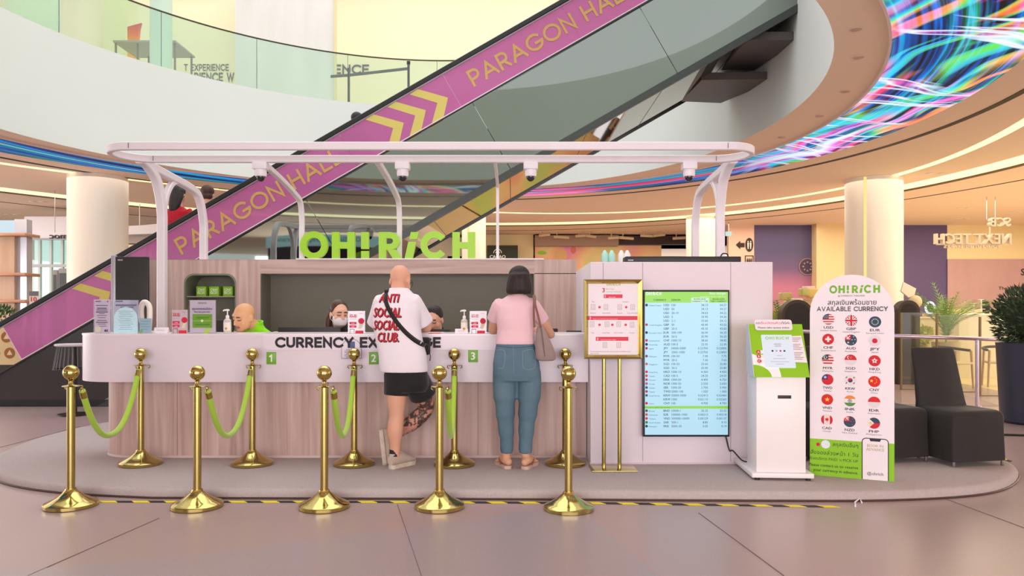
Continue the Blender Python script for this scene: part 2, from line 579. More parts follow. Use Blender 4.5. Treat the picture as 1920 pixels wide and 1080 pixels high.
ed = MB(); ed.tube([Vector((p.x, p.y, .006)) + (p - ctr).normalized() * .004 for p in plan], .009, 6, closed=True)
ed.build('edge_strip', mat('brown_edge', (74, 54, 50), .5), pr)

# hazard tape along the front edge
def hazard(name, label, path, w, z, step=.115):
    t = thing(name, label, 'tape', tuple(path[0]))
    P = [Vector(p) for p in path]; Y_, K_ = flat((238, 222, 24)), flat((34, 30, 32))
    L = sum((P[i + 1] - P[i]).length for i in range(len(P) - 1)); N_ = max(1, int(L / step))
    def at(s):
        for i in range(len(P) - 1):
            l = (P[i + 1] - P[i]).length
            if s <= l or i == len(P) - 2:
                d = (P[i + 1] - P[i]).normalized(); return P[i] + d * s, Vector((-d.y, d.x, 0)), d
            s -= l
    m = MB(); vs = []
    for i in range(N_ + 1):
        a, na, d = at(i * step)
        vs += [a + UZ * z, a + UZ * (z + .002), a + na * w - d * w * .9 + UZ * (z + .002), a + na * w - d * w * .9 + UZ * z]
    m.v = vs; m.mats = [Y_, K_]
    for i in range(N_):
        for k in range(4):
            q = (k + 1) % 4; m.f.append([i * 4 + k, i * 4 + q, i * 4 + 4 + q, i * 4 + 4 + k]); m.mi.append(i % 2)
    m.build('striped_strip', None, t, smooth=False)
hazard('hazard_tape', 'long yellow and black striped tape on the floor along the platform front edge',
       [onfloor(190, 942.5), onfloor(700, 943), onfloor(1100, 945), onfloor(1580, 952)], .045, .001)
hazard('hazard_tape', 'short scrap of yellow and black tape on the floor near the big planter',
       [onfloor(1876, 861), onfloor(1897, 868)], .05, .001, .07)
cb = MB(); cb.tube([onfloor(1604, 951) + UZ * .006, onfloor(1603, 943) + UZ * .006, onfloor(1612, 940) + UZ * .02, onfloor(1616, 944) + UZ * .006], .006, 6)
tag(cb.build('cable_tie', flat((240, 236, 240))), 'small white loop of cable tie lying at the platform edge', 'cable tie')
cb = MB(); cb.tube([onfloor(1842, 818) + UZ * .012, onfloor(1880, 817) + UZ * .012, onfloor(1960, 819) + UZ * .012], .012, 8)
tag(cb.build('floor_cable', M_black), 'black cable lying on the floor in front of the big planter', 'cable')

# ------------------------------------------------------------------ ceiling, atrium opening and its rings
NT = 160
def ring_fit(px, c=(-1.8, 11.2), rear=None, order=3, z=ZC, reg=.02):
    """radius as a smooth function of the angle, through points read on the ceiling plane"""
    th = []; rr = []
    for x, y in px:
        D = (z - H) * F / (YH - y); X = (x - 960) * D / F
        th.append(math.atan2(D - c[1], X - c[0])); rr.append(math.hypot(X - c[0], D - c[1]))
    r0 = rear or sum(rr) / len(rr)
    for a in (-150, -120, -95, -70): th.append(R(a)); rr.append(r0)
    th = np.array(th); rr = np.array(rr)
    f = lambda t: np.stack([np.ones_like(t)] + [g(k * t) for k in range(1, order + 1) for g in (np.cos, np.sin)], 1)
    A = f(th); reg_ = np.diag([0] + [reg * k ** 3 for k in range(1, order + 1) for _ in (0, 1)])
    s = np.linalg.solve(A.T @ A + reg_, A.T @ rr)
    t = np.linspace(0, 2 * pi, NT, endpoint=False)
    return [float(v) for v in f(t) @ s], c


def loop(rf, z, dr=0.0):
    r, c = rf
    return [Vector((c[0] + (r[i] + dr) * math.cos(2 * pi * i / NT), c[1] + (r[i] + dr) * math.sin(2 * pi * i / NT), z)) for i in range(NT)]


EDGE = ring_fit([(0, 250), (132, 275), (265, 300), (480, 333), (1000, 352), (1190, 320), (1380, 265), (1450, 240), (1530, 180), (1555, 110), (1513, 0)])
LEDI = ring_fit([(0, 263), (265, 305), (1660, 0), (1670, 67), (1657, 117), (1610, 190), (1537, 240), (1413, 293), (1280, 318), (1000, 353)])
LEDO = ring_fit([(0, 290), (280, 325), (480, 345), (1920, 115), (1847, 167), (1713, 233), (1580, 277), (1447, 313), (1280, 342), (1000, 368)])
GRV = ring_fit([(0, 298), (155, 319), (1920, 172), (1780, 233), (1580, 298), (1310, 346), (1000, 373)])
CO1 = ring_fit([(0, 305), (133, 323), (240, 337), (440, 357), (1920, 225), (1687, 324), (1588, 350), (1320, 391), (1130, 400), (923, 396)])
CO2 = ring_fit([(0, 353), (133, 372), (240, 380), (1920, 297), (1690, 349), (1587, 371), (1290, 408), (960, 419)])
GR2 = ring_fit([(0, 378), (130, 390), (240, 404), (1920, 335), (1690, 374), (1587, 391), (960, 432)])
R30 = ([29.0] * NT, (-1.8, 11.2))

ce = MB()
lo, hi = loop(EDGE, ZC), loop(R30, ZC)
ce.ringpoly(hi, lo)
# the ceiling is a slab: its top is the upper floor
ce.ringpoly(loop(EDGE, ZU), loop(R30, ZU))
struct('ceiling', ce, M_ceil, label='beige plaster ceiling around the round opening')
fa = MB()
e0, e1, e2 = loop(EDGE, ZC), loop(EDGE, ZU), loop(EDGE, ZU, .12)
fa.add(e0 + e1 + e2, [[i, (i + 1) % NT, NT + (i + 1) % NT, NT + i] for i in range(NT)] + [[NT + i, NT + (i + 1) % NT, 2 * NT + (i + 1) % NT, 2 * NT + i] for i in range(NT)])
struct('wall_atrium', fa, M_fascia, label='white curved fascia around the round opening')


def led_material():
    m = bpy.data.materials.new('led_light_trails'); m.use_nodes = True
    nt = m.node_tree; N = nt.nodes; L = nt.links
    b = N['Principled BSDF']; b.inputs['Base Color'].default_value = (.01, .01, .015, 1); b.inputs['Roughness'].default_value = .6; b.inputs['Specular IOR Level'].default_value = .1
    tc = N.new('ShaderNodeTexCoord')
    sub = N.new('ShaderNodeVectorMath'); sub.operation = 'SUBTRACT'; sub.inputs[1].default_value = (-1.6, 10.1, 0)
    L.new(tc.outputs['Object'], sub.inputs[0])
    sp = N.new('ShaderNodeSeparateXYZ'); L.new(sub.outputs[0], sp.inputs[0])
    def M(op, a, b_=None, c=None):
        n = N.new('ShaderNodeMath'); n.operation = op
        for i, v in enumerate((a, b_, c)):
            if v is None: continue
            if isinstance(v, (int, float)): n.inputs[i].default_value = v
            else: L.new(v, n.inputs[i])
        return n.outputs[0]
    ang = M('ARCTAN2', sp.outputs[1], sp.outputs[0])
    rad = M('SQRT', M('ADD', M('MULTIPLY', sp.outputs[0], sp.outputs[0]), M('MULTIPLY', sp.outputs[1], sp.outputs[1])))
    def noise(u, v, seed, detail=2.0, dist=0.0):
        cb = N.new('ShaderNodeCombineXYZ'); L.new(u, cb.inputs[0]); L.new(v, cb.inputs[1]); cb.inputs[2].default_value = seed
        n = N.new('ShaderNodeTexNoise'); n.inputs['Scale'].default_value = 1; n.inputs['Detail'].default_value = detail
        n.inputs['Distortion'].default_value = dist
        L.new(cb.outputs[0], n.inputs[0]); return n.outputs[0]
    def ramp(v, stops):
        r = N.new('ShaderNodeValToRGB'); e = r.color_ramp.elements
        while len(e) < len(stops): e.new(.5)
        for i, (p, c) in enumerate(stops):
            e[i].position = p; e[i].color = (*c, 1)
        L.new(v, r.inputs[0]); return r.outputs[0]
    def mixc(mode, fac, a, b_):
        n = N.new('ShaderNodeMix'); n.data_type = 'RGBA'; n.blend_type = mode
        if isinstance(fac, (int, float)): n.inputs[0].default_value = fac
        else: L.new(fac, n.inputs[0])
        for k, v in ((6, a), (7, b_)):
            if isinstance(v, tuple): n.inputs[k].default_value = (*v, 1)
            else: L.new(v, n.inputs[k])
        return n.outputs[2]
    # family A: streaks that run round the ring, family B: wide ribbons crossing it
    swA = M('MULTIPLY', rad, 9.0); alA = M('MULTIPLY', ang, 1.1)
    u1 = noise(alA, swA, 1.3, 3, .35)
    hueA = noise(M('MULTIPLY', ang, .9), M('MULTIPLY', rad, 2.6), 5.1, 1, .3)
    colA = ramp(hueA, [(.30, (.0, .02, .10)), (.40, (.0, .18, .85)), (.47, (.0, .45, .8)), (.52, (.05, .05, .55)), (.57, (.0, .30, .08)), (.62, (.05, .62, .85)), (.70, (.9, .03, .2))])
    brA = ramp(u1, [(.38, (.04, .04, .05)), (.47, (.5, .5, .5)), (.56, (1.15, 1.15, 1.15)), (.64, (.25, .25, .25))])
    A = mixc('MULTIPLY', 1.0, colA, brA)
    wv = noise(M('MULTIPLY', sp.outputs[0], .5), M('MULTIPLY', sp.outputs[1], .5), 2.2, 1)
    d1 = M('ADD', M('ADD', M('MULTIPLY', sp.outputs[0], 2.6), M('MULTIPLY', sp.outputs[1], .7)), M('MULTIPLY', wv, 5.0))
    d2 = M('ADD', M('ADD', M('MULTIPLY', sp.outputs[0], .5), M('MULTIPLY', sp.outputs[1], -.25)), M('MULTIPLY', wv, 1.0))
    u2 = noise(d1, d2, 7.7, 2, .4)
    hueB = noise(M('MULTIPLY', d1, .6), M('MULTIPLY', d2, .8), 3.3, 1)
    colB = ramp(hueB, [(.32, (.95, .02, .04)), (.40, (.95, .40, .03)), (.45, (.10, .7, .06)), (.50, (.02, .5, .9)), (.55, (.9, .03, .08)), (.60, (.75, .12, .75)), (.68, (.75, .9, 1.0))])
    brB = ramp(u2, [(.40, (0, 0, 0)), (.46, (.9, .9, .9)), (.57, (1.35, 1.35, 1.35)), (.66, (.05, .05, .05))])
    B = mixc('MULTIPLY', 1.0, colB, brB)
    d3 = M('ADD', M('ADD', M('MULTIPLY', sp.outputs[0], -.9), M('MULTIPLY', sp.outputs[1], 2.9)), M('MULTIPLY', wv, 4.0))
    u3 = noise(d3, M('MULTIPLY', sp.outputs[0], .3), 9.1, 2, .3)
    wh = ramp(u3, [(.555, (0, 0, 0)), (.585, (.6, .75, 1.0)), (.60, (1, 1, 1)), (.625, (.5, .1, .5)), (.65, (0, 0, 0))])
    near = ramp(M('ADD', M('MULTIPLY', sp.outputs[0], .12), M('MULTIPLY', sp.outputs[1], -.1)), [(.28, (0, 0, 0)), (.62, (1, 1, 1))])
    BW = mixc('SCREEN', 1.0, B, wh)
    BW2 = mixc('MULTIPLY', 1.0, BW, near)
    T = mixc('SCREEN', 1.0, A, BW2)
    # a hot pink run at the far side of the ring
    pk = ramp(M('MULTIPLY', M('SUBTRACT', ang, 1.02), 1.0), [(.0, (0, 0, 0)), (.12, (1, 1, 1)), (.34, (1, 1, 1)), (.5, (0, 0, 0))])
    pr_ = ramp(noise(alA, M('MULTIPLY', rad, 3.2), 11.0, 2), [(.42, (0, 0, 0)), (.52, (.95, .06, .25))])
    T = mixc('SCREEN', 1.0, T, mixc('MULTIPLY', 1.0, pk, pr_))
    L.new(T, b.inputs['Emission Color']); b.inputs['Emission Strength'].default_value = 1.0
    return m


led = thing('led_ceiling_screen', 'ring-shaped ceiling screen showing streaks of coloured light around the round opening', 'screen', (-1.8, 11.2, ZC))
o_, i_ = loop(LEDO, ZC - .012), loop(LEDI, ZC - .012)
lm = MB(); lm.ringpoly(o_, i_, (0, 0, .012)); lm.build('display', led_material(), led, sharp=60)
# object coordinates of the display are measured from the ring's own origin
for nd in bpy.data.materials['led_light_trails'].node_tree.nodes:
    if nd.type == 'VECT_MATH': nd.inputs[1].default_value = (0, 0, 0)
lm = MB(); lm.ringpoly(loop(LEDI, ZC - .03), loop(LEDI, ZC - .03, -.03), (0, 0, .03)); lm.build('rim', flat((226, 206, 200)), led)
g = MB(); g.ringpoly(loop(GRV, ZC - .006, .055), loop(GRV, ZC - .006, -.055), (0, 0, .006))
tag(g.build('ceiling_slot', flat((44, 32, 30)), sharp=60), 'dark round slot in the ceiling outside the coloured screen', 'slot')
g = MB(); g.ringpoly(loop(GR2, ZC - .006, .035), loop(GR2, ZC - .006, -.035), (0, 0, .006))
tag(g.build('ceiling_slot', flat((60, 44, 36)), sharp=60), 'thin dark outermost slot in the ceiling beyond both lit coves', 'slot')
M_cove = mat('cove_light', (250, 240, 190), .5, emit=(253, 238, 176), estr=1.15)
g = MB(); g.ringpoly(loop(CO1, ZC - .006, .11), loop(CO1, ZC - .006, -.09), (0, 0, .006))
tag(g.build('cove_light', M_cove, sharp=60), 'narrow inner ring of warm cove light in the ceiling', 'light', 'ring lights in the ceiling')
cv = thing('cove_light', 'broad outer ring of warm cove light with a dark lip in the ceiling', 'light', (-1.8, 11.2, ZC), group='ring lights in the ceiling')
g = MB(); g.ringpoly(loop(CO2, ZC - .006, .30), loop(CO2, ZC - .006, -.28), (0, 0, .006)); g.build('diffuser', M_cove, cv, sharp=60)
g = MB(); g.ringpoly(loop(CO2, ZC - .03, .42), loop(CO2, ZC - .03, .30), (0, 0, .03)); g.build('lip', flat((96, 72, 56)), cv, sharp=60)

# recessed twin downlights
dl = thing('downlight', 'x', 'ceiling light', (0, 0, 0), group='recessed twin downlights')
for sx in (-.13, .13):
    m = MB(); m.lathe([(.07, -.012), (.085, -.012), (.085, 0), (.07, 0)], (sx, 0, 0), 16); m.build('trim_ring', flat((236, 222, 205)), dl)
    m = MB(); m.lathe([(.065, -.008), (.001, -.008)], (sx, 0, 0), 16); m.build('lens', glow((255, 250, 235), 2.2), dl)
spots = [(1176, 410, 'above the green letter H end'), (1535, 324 + 90, 'x'), (1190, 411, '')]
DLS = [(1026, 413, 'over the dark cacao sign'), (1150, 410, 'over the rosy shop front'), (1270, 402, 'left of the slim yellowish column'), (1410, 398, 'over the toilet sign'),
       (1500, 378, 'left of the big cream column'), (1755, 325, 'between the two lit rings right of the big column'), (1808, 390, 'over the hanging mirrored letters'),
       (1905, 398, 'over the pink banner, close to the frame edge'), (1805, 410, 'just above the purple panel corner'), (1447, 423, 'above the dark mural'), (70, 378, 'over the bright shop window'), (22, 402, 'over the copper fin wall')]
for i, (x, y, w) in enumerate(DLS):
    p = W(x, y, (ZC - H) * F / (YH - y)); p.z = ZC - .002
    lab = 'pair of small recessed ceiling lights ' + w
    if i == 0: dl.location = p; dl['label'] = lab
    else: dup(dl, p, label=lab)
# small sprinkler/speaker slits on the soffit between opening and screen
for i, (x, y, w) in enumerate([(1605, 54, 'nearest the top of the picture'), (1610, 107, 'second from the top of the curve'), (1585, 171, 'third down the curve'), (1537, 217, 'fourth down the curve'), (1466, 257, 'at the low end of the curve')]):
    D = (ZC - H) * F / (YH - y); p = W(x, y, D)
    m = MB(); m.lathe([(.045, -.012), (.06, -.01), (.06, 0)], (p.x, p.y, ZC), 14)
    tag(m.build('sprinkler_cap', flat((196, 168, 150))), 'small round cap in the pink soffit strip, ' + w, 'sprinkler', 'caps in the curved soffit')

# columns
def column(x0, x1, ytop, strip=None, label='', name='column'):
    D = (ZC - H) * F / (YH - ytop); c = W((x0 + x1) / 2, 0, D + (x1 - x0) * D / F / 2); r = (x1 - x0) * c.y / F / 2
    m = MB(); m.lathe([(r, 0), (r, ZC)], (c.x, c.y, 0), 48)
    o = struct(name, m, mat('column_plaster', (238, 226, 206), .45, vary=((1, 1, 1), (234, 222, 204), 2, .3)), label=label)
    if strip is not None:
        a = R(strip); s = MB(); q = Vector((c.x + r * math.cos(a), c.y + r * math.sin(a), 0)); t = Vector((-math.sin(a), math.cos(a), 0)) * .028; nn = Vector((math.cos(a), math.sin(a), 0)) * .012
        s.prism([q - t - nn, q + t - nn, q + t + nn, q - t + nn], (0, 0, ZC - .02)); s.build('light_slot', glow((254, 236, 150), .95), o, world=False)
    return c, r
column(133, 235, 323, None, 'large round column behind the escalator')
column(1588, 1688, 328, 228, 'large cream column behind the arched sign')
column(1287, 1341, 403, 225, 'slim round column beyond the white tower')
column(866, 911, 393, 245, 'slim round column beyond the green letters')

# ------------------------------------------------------------------ the exchange booth
def wood_material(name, axis):
    m = mat(name, (190, 160, 152), .45, spec=.35)
    nt = m.node_tree; N = nt.nodes; L = nt.links; b = N['Principled BSDF']
    tc = N.new('ShaderNodeTexCoord'); mp = N.new('ShaderNodeMapping')
    mp.inputs['Scale'].default_value = (14, 14, .7) if axis == 'z' else (.7, 14, 14)
    L.new(tc.outputs['Object'], mp.inputs[0])
    n1 = N.new('ShaderNodeTexNoise'); n1.inputs['Scale'].default_value = 1; n1.inputs['Detail'].default_value = 5; n1.inputs['Distortion'].default_value = .6
    L.new(mp.outputs[0], n1.inputs[0])
    r = N.new('ShaderNodeValToRGB'); e = r.color_ramp.elements
    e[0].position = .3; e[0].color = (*lin((180, 147, 140)), 1); e[1].position = .7; e[1].color = (*lin((217, 191, 183)), 1)
    L.new(n1.outputs[0], r.inputs[0]); L.new(r.outputs[0], b.inputs['Base Color'])
    return m


M_woodv = wood_material('ash_wood_upright', 'z')
M_woodh = wood_material('ash_wood_level', 'x')
M_olive = mat('olive_grey_panel', (112, 110, 98), .5, vary=((2, 2, 2), (118, 116, 103), 2, .3))

ZP = .07
YC = 6.40        # counter front

ct = thing('service_counter', 'long white and wood service counter with rounded end, lettered for currency exchange', 'counter', (-1.6, 6.7, ZP))
def counter_outline(xl, xr, yf, yb, r):
    return [(xl + r + r * math.cos(R(a)), yf + r + r * math.sin(R(a))) for a in range(270, 179, -9)] + [(xl, yb), (xr, yb), (xr, yf)]
m = MB(); m.prism([Vector((x, y, .752)) for x, y in counter_outline(-3.86, .655, YC, 7.05, .42)], (0, 0, .40))
m.build('upper_front', M_white, ct)
m = MB(); m.prism([Vector((x, y, 1.152)) for x, y in counter_outline(-3.865, .655, YC - .004, 7.06, .424)], (0, 0, .014))
m.build('counter_top', mat('white_counter_top', (238, 230, 234), .25), ct)
m = MB(); m.prism([Vector((x, y, ZP + .02)) for x, y in counter_outline(-3.70, .655, 6.58, 7.0, .36)], (0, 0, .682))
m.build('base_panel', M_woodv, ct)
for k, x in enumerate((-2.92, -2.30, -1.35, -.42, .30)):
    pass
m = MB(); m.prism([Vector((x, y, ZP)) for x, y in counter_outline(-3.71, .655, 6.572, 7.0, .365)], (0, 0, .02))
m.build('kick_strip', flat((214, 196, 196)), ct)
for x in (-2.95, -1.62, -.30):
    m = MB(); m.box(x - .002, x + .002, 6.5785, 6.582, ZP + .02, .752)
    m.build('panel_joint', flat((140, 112, 106)), ct)
# lettered plate
def px2(px, py, D): return W(px, py, D)
x0 = W(493, 0, YC).x; x1 = W(945, 0, YC).x
za = W(0, 656, YC).z; zb = W(0, 629, YC).z
r_ = .05
pl = MB(); pl.prism([Vector((x, YC - .012, z)) for x, z in [(x0 + r_ + r_ * math.cos(R(a)), za + r_ + r_ * math.sin(R(a))) for a in range(180, 271, 15)] +
                     [(x1 - r_ + r_ * math.cos(R(a)), za + r_ + r_ * math.sin(R(a))) for a in range(270, 361, 15)] + [(x1, zb), (x0, zb)]], (0, .012, 0))
plo = pl.build('sign_plate', mat('pale_plate', (232, 220, 230), .3), ct)
t = MB(); caps(t, 'CURRENCY EXCHANGE', W(516, 652, YC - .012), 20 * YC / F, W(826, 0, YC).x - W(516, 0, YC).x, .23, .34, depth=.005)
t.build('plate_lettering', flat((44, 36, 44)), plo)
for s_, px in (('1', 509), ('2', 701), ('3', 887)):
    a = W(px - 9, 683, YC); b = W(px + 9, 660, YC)
    if s_ == '3': a = W(px - 9, 679, YC); b = W(px + 9, 656, YC)
    q = MB(); q.box(a.x, b.x, YC - .008, YC, a.z, b.z, .002)
    qo = q.build('number_plaque', mat('plaque_green', (112, 176, 50), .4), ct, label='green square plaque with the number ' + s_)
    t = MB(); oc = Vector(((a.x + b.x) / 2, YC - .008, a.z + .022))
    if s_ == '1': caps(t, '1', oc + Vector((-.004, 0, 0)), .062, .026, .2, .3, depth=.002, align='c')
    else: t.text(s_, oc, .062, align='c', bold=.03, depth=.002)
    t.build('numeral', flat((246, 242, 240)), qo)
# arch-topped notice stuck on the front
a = W(641, 671, YC - .014); b = W(677, 636, YC - .014); r_ = (b.x - a.x) / 2
def arch_pts(xa, xb, za, zb, y, n=14):
    r = (xb - xa) / 2; cx = (xa + xb) / 2
    return [Vector((xa, y, za)), Vector((xb, y, za))] + [Vector((cx + r * math.cos(pi * i / n), y, zb - r + r * math.sin(pi * i / n))) for i in range(n + 1)]
q = MB(); q.prism(arch_pts(a.x, b.x, a.z, b.z, YC - .016), (0, .003, 0)); q.use(flat((120, 120, 150)))
qo = MB(); qo.prism(arch_pts(a.x - .004, b.x + .004, a.z - .004, b.z + .004, YC - .0150), (0, .0025, 0))
no = qo.build('stuck_notice', flat((112, 112, 140)), ct, label='arch-topped white notice stuck over the lettering')
q = MB(); q.prism(arch_pts(a.x, b.x, a.z, b.z, YC - .0160), (0, .001, 0)); q.build('notice_face', flat((236, 228, 240)), no)
q = MB(); cx = (a.x + b.x) / 2; q.box(cx - .03, cx + .03, YC - .018, YC - .0155, b.z - .075, b.z - .02, .003); q.build('notice_icon', flat((88, 104, 140)), no)
q = MB()
for k in range(7):
    w_ = (.06 if k % 3 else .045); q.box(cx - w_, cx + w_, YC - .0168, YC - .0158, b.z - .09 - k * .011, b.z - .0865 - k * .011)
q.build('notice_print', flat((120, 110, 130)), no)

# ---------------- back cabinet
YB = 9.3
cbn = thing('back_cabinet', 'wooden back cabinet behind the counter with a dark recess and a display niche', 'cabinet', (-2.0, YB, ZP))
zt = W(0, 487, YB).z
xl, xr = W(272, 0, YB).x, W(1081, 0, YB).x
rl, rr = W(488, 0, YB).x, W(1002, 0, YB).x
rt = W(0, 513, YB).z
nl, nr, ntp = W(345, 0, YB).x, W(443, 0, YB).x, W(0, 513, YB).z
m = MB()
# left panel with an arched-corner niche cut in it
nb = ZP + .25; rc = .12
hole = [(nl, nb), (nr, nb), (nr, ntp - rc)] + [(nr - rc + rc * math.cos(R(a)), ntp - rc + rc * math.sin(R(a))) for a in range(0, 91, 15)] + [(nl + rc + rc * math.cos(R(a)), ntp - rc + rc * math.sin(R(a))) for a in range(90, 181, 15)]
V3 = lambda x, z, y=YB: Vector((x, y, z))
xc = (nl + nr) / 2
lh = [p for p in hole if p[0] <= xc + 1e-6]; rh = [p for p in hole if p[0] >= xc - 1e-6]
# left half (u-shaped) and right half
left = [(xl, ZP), (nl, ZP), (nl, nb)] + [(nl, ntp - rc)] + [(nl + rc + rc * math.cos(R(a)), ntp - rc + rc * math.sin(R(a))) for a in range(180, 89, -15)] + [(xc, ntp), (xc, zt), (xl, zt)]
right = [(rl, ZP), (rl, zt), (xc, zt), (xc, ntp)] + [(nr - rc + rc * math.cos(R(a)), ntp - rc + rc * math.sin(R(a))) for a in range(90, -1, -15)] + [(nr, nb), (nr, ZP)]
m.prism([V3(*p) for p in left], (0, .04, 0)); m.prism([V3(*p) for p in right], (0, .04, 0))
m.box(nl, nr, YB, YB + .04, ZP, nb)
m.build('left_panel', M_woodv, cbn)
m = MB(); m.box(rl, rr, YB, YB + .45, rt, zt - .002); m.build('header_panel', M_woodh, cbn)
m = MB(); m.box(rr, xr, YB, YB + .45, rt + .006, zt - .002); m.box(rr, xr, YB - .002, YB + .45, ZP, rt - .004); m.build('right_panel', M_woodv, cbn)
m = MB(); m.box(rr, xr, YB + .02, YB + .44, rt - .004, rt + .006); m.build('shadow_gap', flat((70, 54, 50)), cbn)
m = MB(); m.box(rl, rr, YB + .36, YB + .44, ZP, rt); m.box(rl - .01, rl + .012, YB + .001, YB + .4, ZP, rt); m.box(rr - .012, rr + .001, YB + .001, YB + .4, ZP, rt)
m.build('recess_panel', M_olive, cbn)
m = MB(); m.box(xl, rl - .001, YB + .41, YB + .45, ZP, zt - .002); m.box(xl, xl + .03, YB + .04, YB + .42, ZP, zt - .003); m.build('back_panel', M_woodv, cbn)
m = MB(); m.ringpoly([V3(*p, YB - .006) for p in hole], [Vector((xc + (p[0] - xc) * .95, YB - .006, (ntp + nb) / 2 + (p[1] - (ntp + nb) / 2) * .972)) for p in hole], (0, .4, 0))
m.build('niche_liner', mat('niche_grey_green', (128, 128, 110), .5), cbn)
m = MB(); m.box(nl + .01, nr - .01, YB + .36, YB + .4, nb, ntp); m.build('niche_back', M_olive, cbn)
zs = W(0, 555, YB).z
m = MB(); m.box(nl + .02, nr - .02, YB + .03, YB + .36, zs - .014, zs); m.build('niche_shelf', flat((150, 148, 130)), cbn)
m = MB(); m.box(nl + .02, nr - .02, YB + .03, YB + .36, zs - .44, zs - .426); m.build('niche_shelf', flat((150, 148, 130)), cbn)
m = MB(); m.box(W(556, 0, YB).x, W(1020, 0, YB).x, YB - .03, YB + .2, zt - .002, zt + .016, .004)
m.build('top_ledge', mat('white_ledge', (240, 232, 232), .4), cbn)
m = MB(); m.box(xl, xr, YB, YB + .45, zt - .002, zt + .004); m.build('top_board', M_woodh, cbn)
# three green boxes
for i, (px, w) in enumerate([(377, 'leftmost'), (401, 'middle'), (427, 'rightmost')]):
    c = W(px, 555, YB + .12); s = .062
    bx = thing('gift_box', 'small lime green cube box with white logo on the niche shelf, %s of three' % w, 'box', (c.x, c.y + s, zs), group='green boxes in the niche')
    q = MB(); q.box(c.x - s, c.x + s, c.y, c.y + 2 * s, zs, zs + 2 * s, .004); q.build('carton', M_green, bx)
    q = MB()
    q.text('OH!', Vector((c.x - s * .7, c.y - .001, zs + s * 1.05)), .034, bold=.03); q.text('RiCH', Vector((c.x - s * .7, c.y - .001, zs + s * .45)), .034, s * 1.35, bold=.03)
    q.build('carton_logo', flat((240, 246, 226)), bx)
# big green letters on the ledge
ls = thing('logo_sign', 'big lime green letters reading OH! RiCH standing on the back cabinet', 'sign', (W(727, 0, YB).x, YB, zt + .016))
lx0, lx1 = W(564, 0, YB).x, W(891, 0, YB).x
lh_ = 50 * YB / F * .985
for i, (nm, sh) in enumerate(LOGO):
    q = MB(); put_logo(q, Vector((lx0, YB + .05, zt + .016)), lh_, lx1 - lx0, depth=.07, only=i)
    q.build(nm, mat('sign_green', (158, 208, 40), .35, emit=(150, 205, 30), estr=.12), ls)

# black screen standing at the left end
ms = thing('standing_monitor', 'black upright monitor with silver edge standing left of the wooden cabinet', 'monitor', (W(248, 0, 8.9).x, 8.9, ZP), rz=0)
a, b = W(216, 600, 8.9), W(278, 481, 8.9)
q = MB(); q.box(a.x, b.x, 8.9, 8.94, a.z - .5, b.z, .012); q.build('screen', M_dark, ms)
q = MB(); q.box(a.x - .05, a.x + .006, 8.89, 8.95, a.z - .5, b.z + .015, .012); q.build('edge_frame', mat('silver_edge', (186, 184, 196), .35, .6), ms)
q = MB(); q.text('SHARP'[:0] + 'HENGS', Vector((a.x + .03, 8.899, b.z - .05)), .018, .06, bold=.02); q.build('badge', flat((220, 220, 220)), ms)
q = MB(); q.box(a.x + .12, b.x - .12, 8.9, 8.95, ZP + .02, a.z - .45, .008); q.build('post', M_dark, ms)
q = MB(); q.box(a.x, b.x, 8.75, 9.1, ZP, ZP + .025, .008); q.build('foot', M_dark, ms)

# ---------------- canopy
cp = thing('canopy_frame', 'white tubular canopy frame with rounded loop standing over the counter', 'frame', (-1.0, 8.0, ZP))
ZN = 2.955
yn, yf = 7.2, 7.8
xL, xR = W(213, 0, 7.5).x, W(1407, 0, 7.5).x
rl_ = .30
lp = []
for cx, cy, a0 in ((xR - rl_, yf - rl_, 0), (xL + rl_, yf - rl_, 90), (xL + rl_, yn + rl_, 180), (xR - rl_, yn + rl_, 270)):
    lp += [Vector((cx + rl_ * math.cos(R(a0 + 90 * i / 10)), cy + rl_ * math.sin(R(a0 + 90 * i / 10)), ZN)) for i in range(11)]
m = MB(); m.tube(lp, 1.0, closed=True, square=(.026, .038), up=UZ)
m.build('top_loop', M_canopy, cp, sharp=25)
for x, y in ((xL + rl_ + .02, yn), (xR - rl_ - .02, yn), (xL + rl_ - .03, yf), (xR - rl_ + .03, yf)):
    m = MB(); m.box(x - .0025, x + .0025, y - .0395, y - .036, ZN - .026, ZN + .026)
    m.build('loop_joint', flat((120, 108, 116)), cp)
ya, yb = 8.3, 9.42
def post(name, x, path, w=.036):
    q = MB(); q.tube(smooth_path(path, 6), 1.0, square=(w, w), up=UX); q.build(name, M_canopy, cp, sharp=25)
for sx, xa in ((-1, W(304, 0, ya).x), (1, W(1350, 0, ya).x)):
    xe = xa
    post('front_post', xa, [(xa, ya, ZP), (xa, ya, 1.2), (xa, ya, 2.2), (xa, ya - .01, 2.5), (xa, ya - .12, 2.78), (xa, ya - .33, 2.92), (xa, yf + .0, 2.955)], .045)
    post('rear_post', xa, [(xa, yb, zt), (xa, yb, 2.3), (xa, yb - .01, 2.5), (xa, yb - .13, 2.76), (xa, yb - .38, 2.86), (xa, ya - .1, 2.915), (xa, yf + .05, 2.95)], .042)
    post('arch_brace', xa, [(xa, ya + .02, 2.38), (xa, ya + .05, 2.56), (xa, ya + .12, 2.71), (xa, ya + .24, 2.83), (xa, ya + .38, 2.885)], .03)
for px, lean in ((566, 1), (749, 1), (933, 0)):
    xa = W(px, 0, yb).x
    if lean: post('rear_post', xa, [(xa, yb, zt + .016), (xa, yb, 2.3), (xa, yb, 2.55), (xa, yb - .08, 2.74), (xa, yb - .35, 2.81), (xa, yb - .9, 2.89), (xa, yf, 2.955)], .03)
    else: post('rear_post', xa, [(xa, yb, zt + .016), (xa, yb, 2.6), (xa, yb, 2.9), (xa, yb - .03, 2.96), (xa, yf + .02, 2.975)], .018)
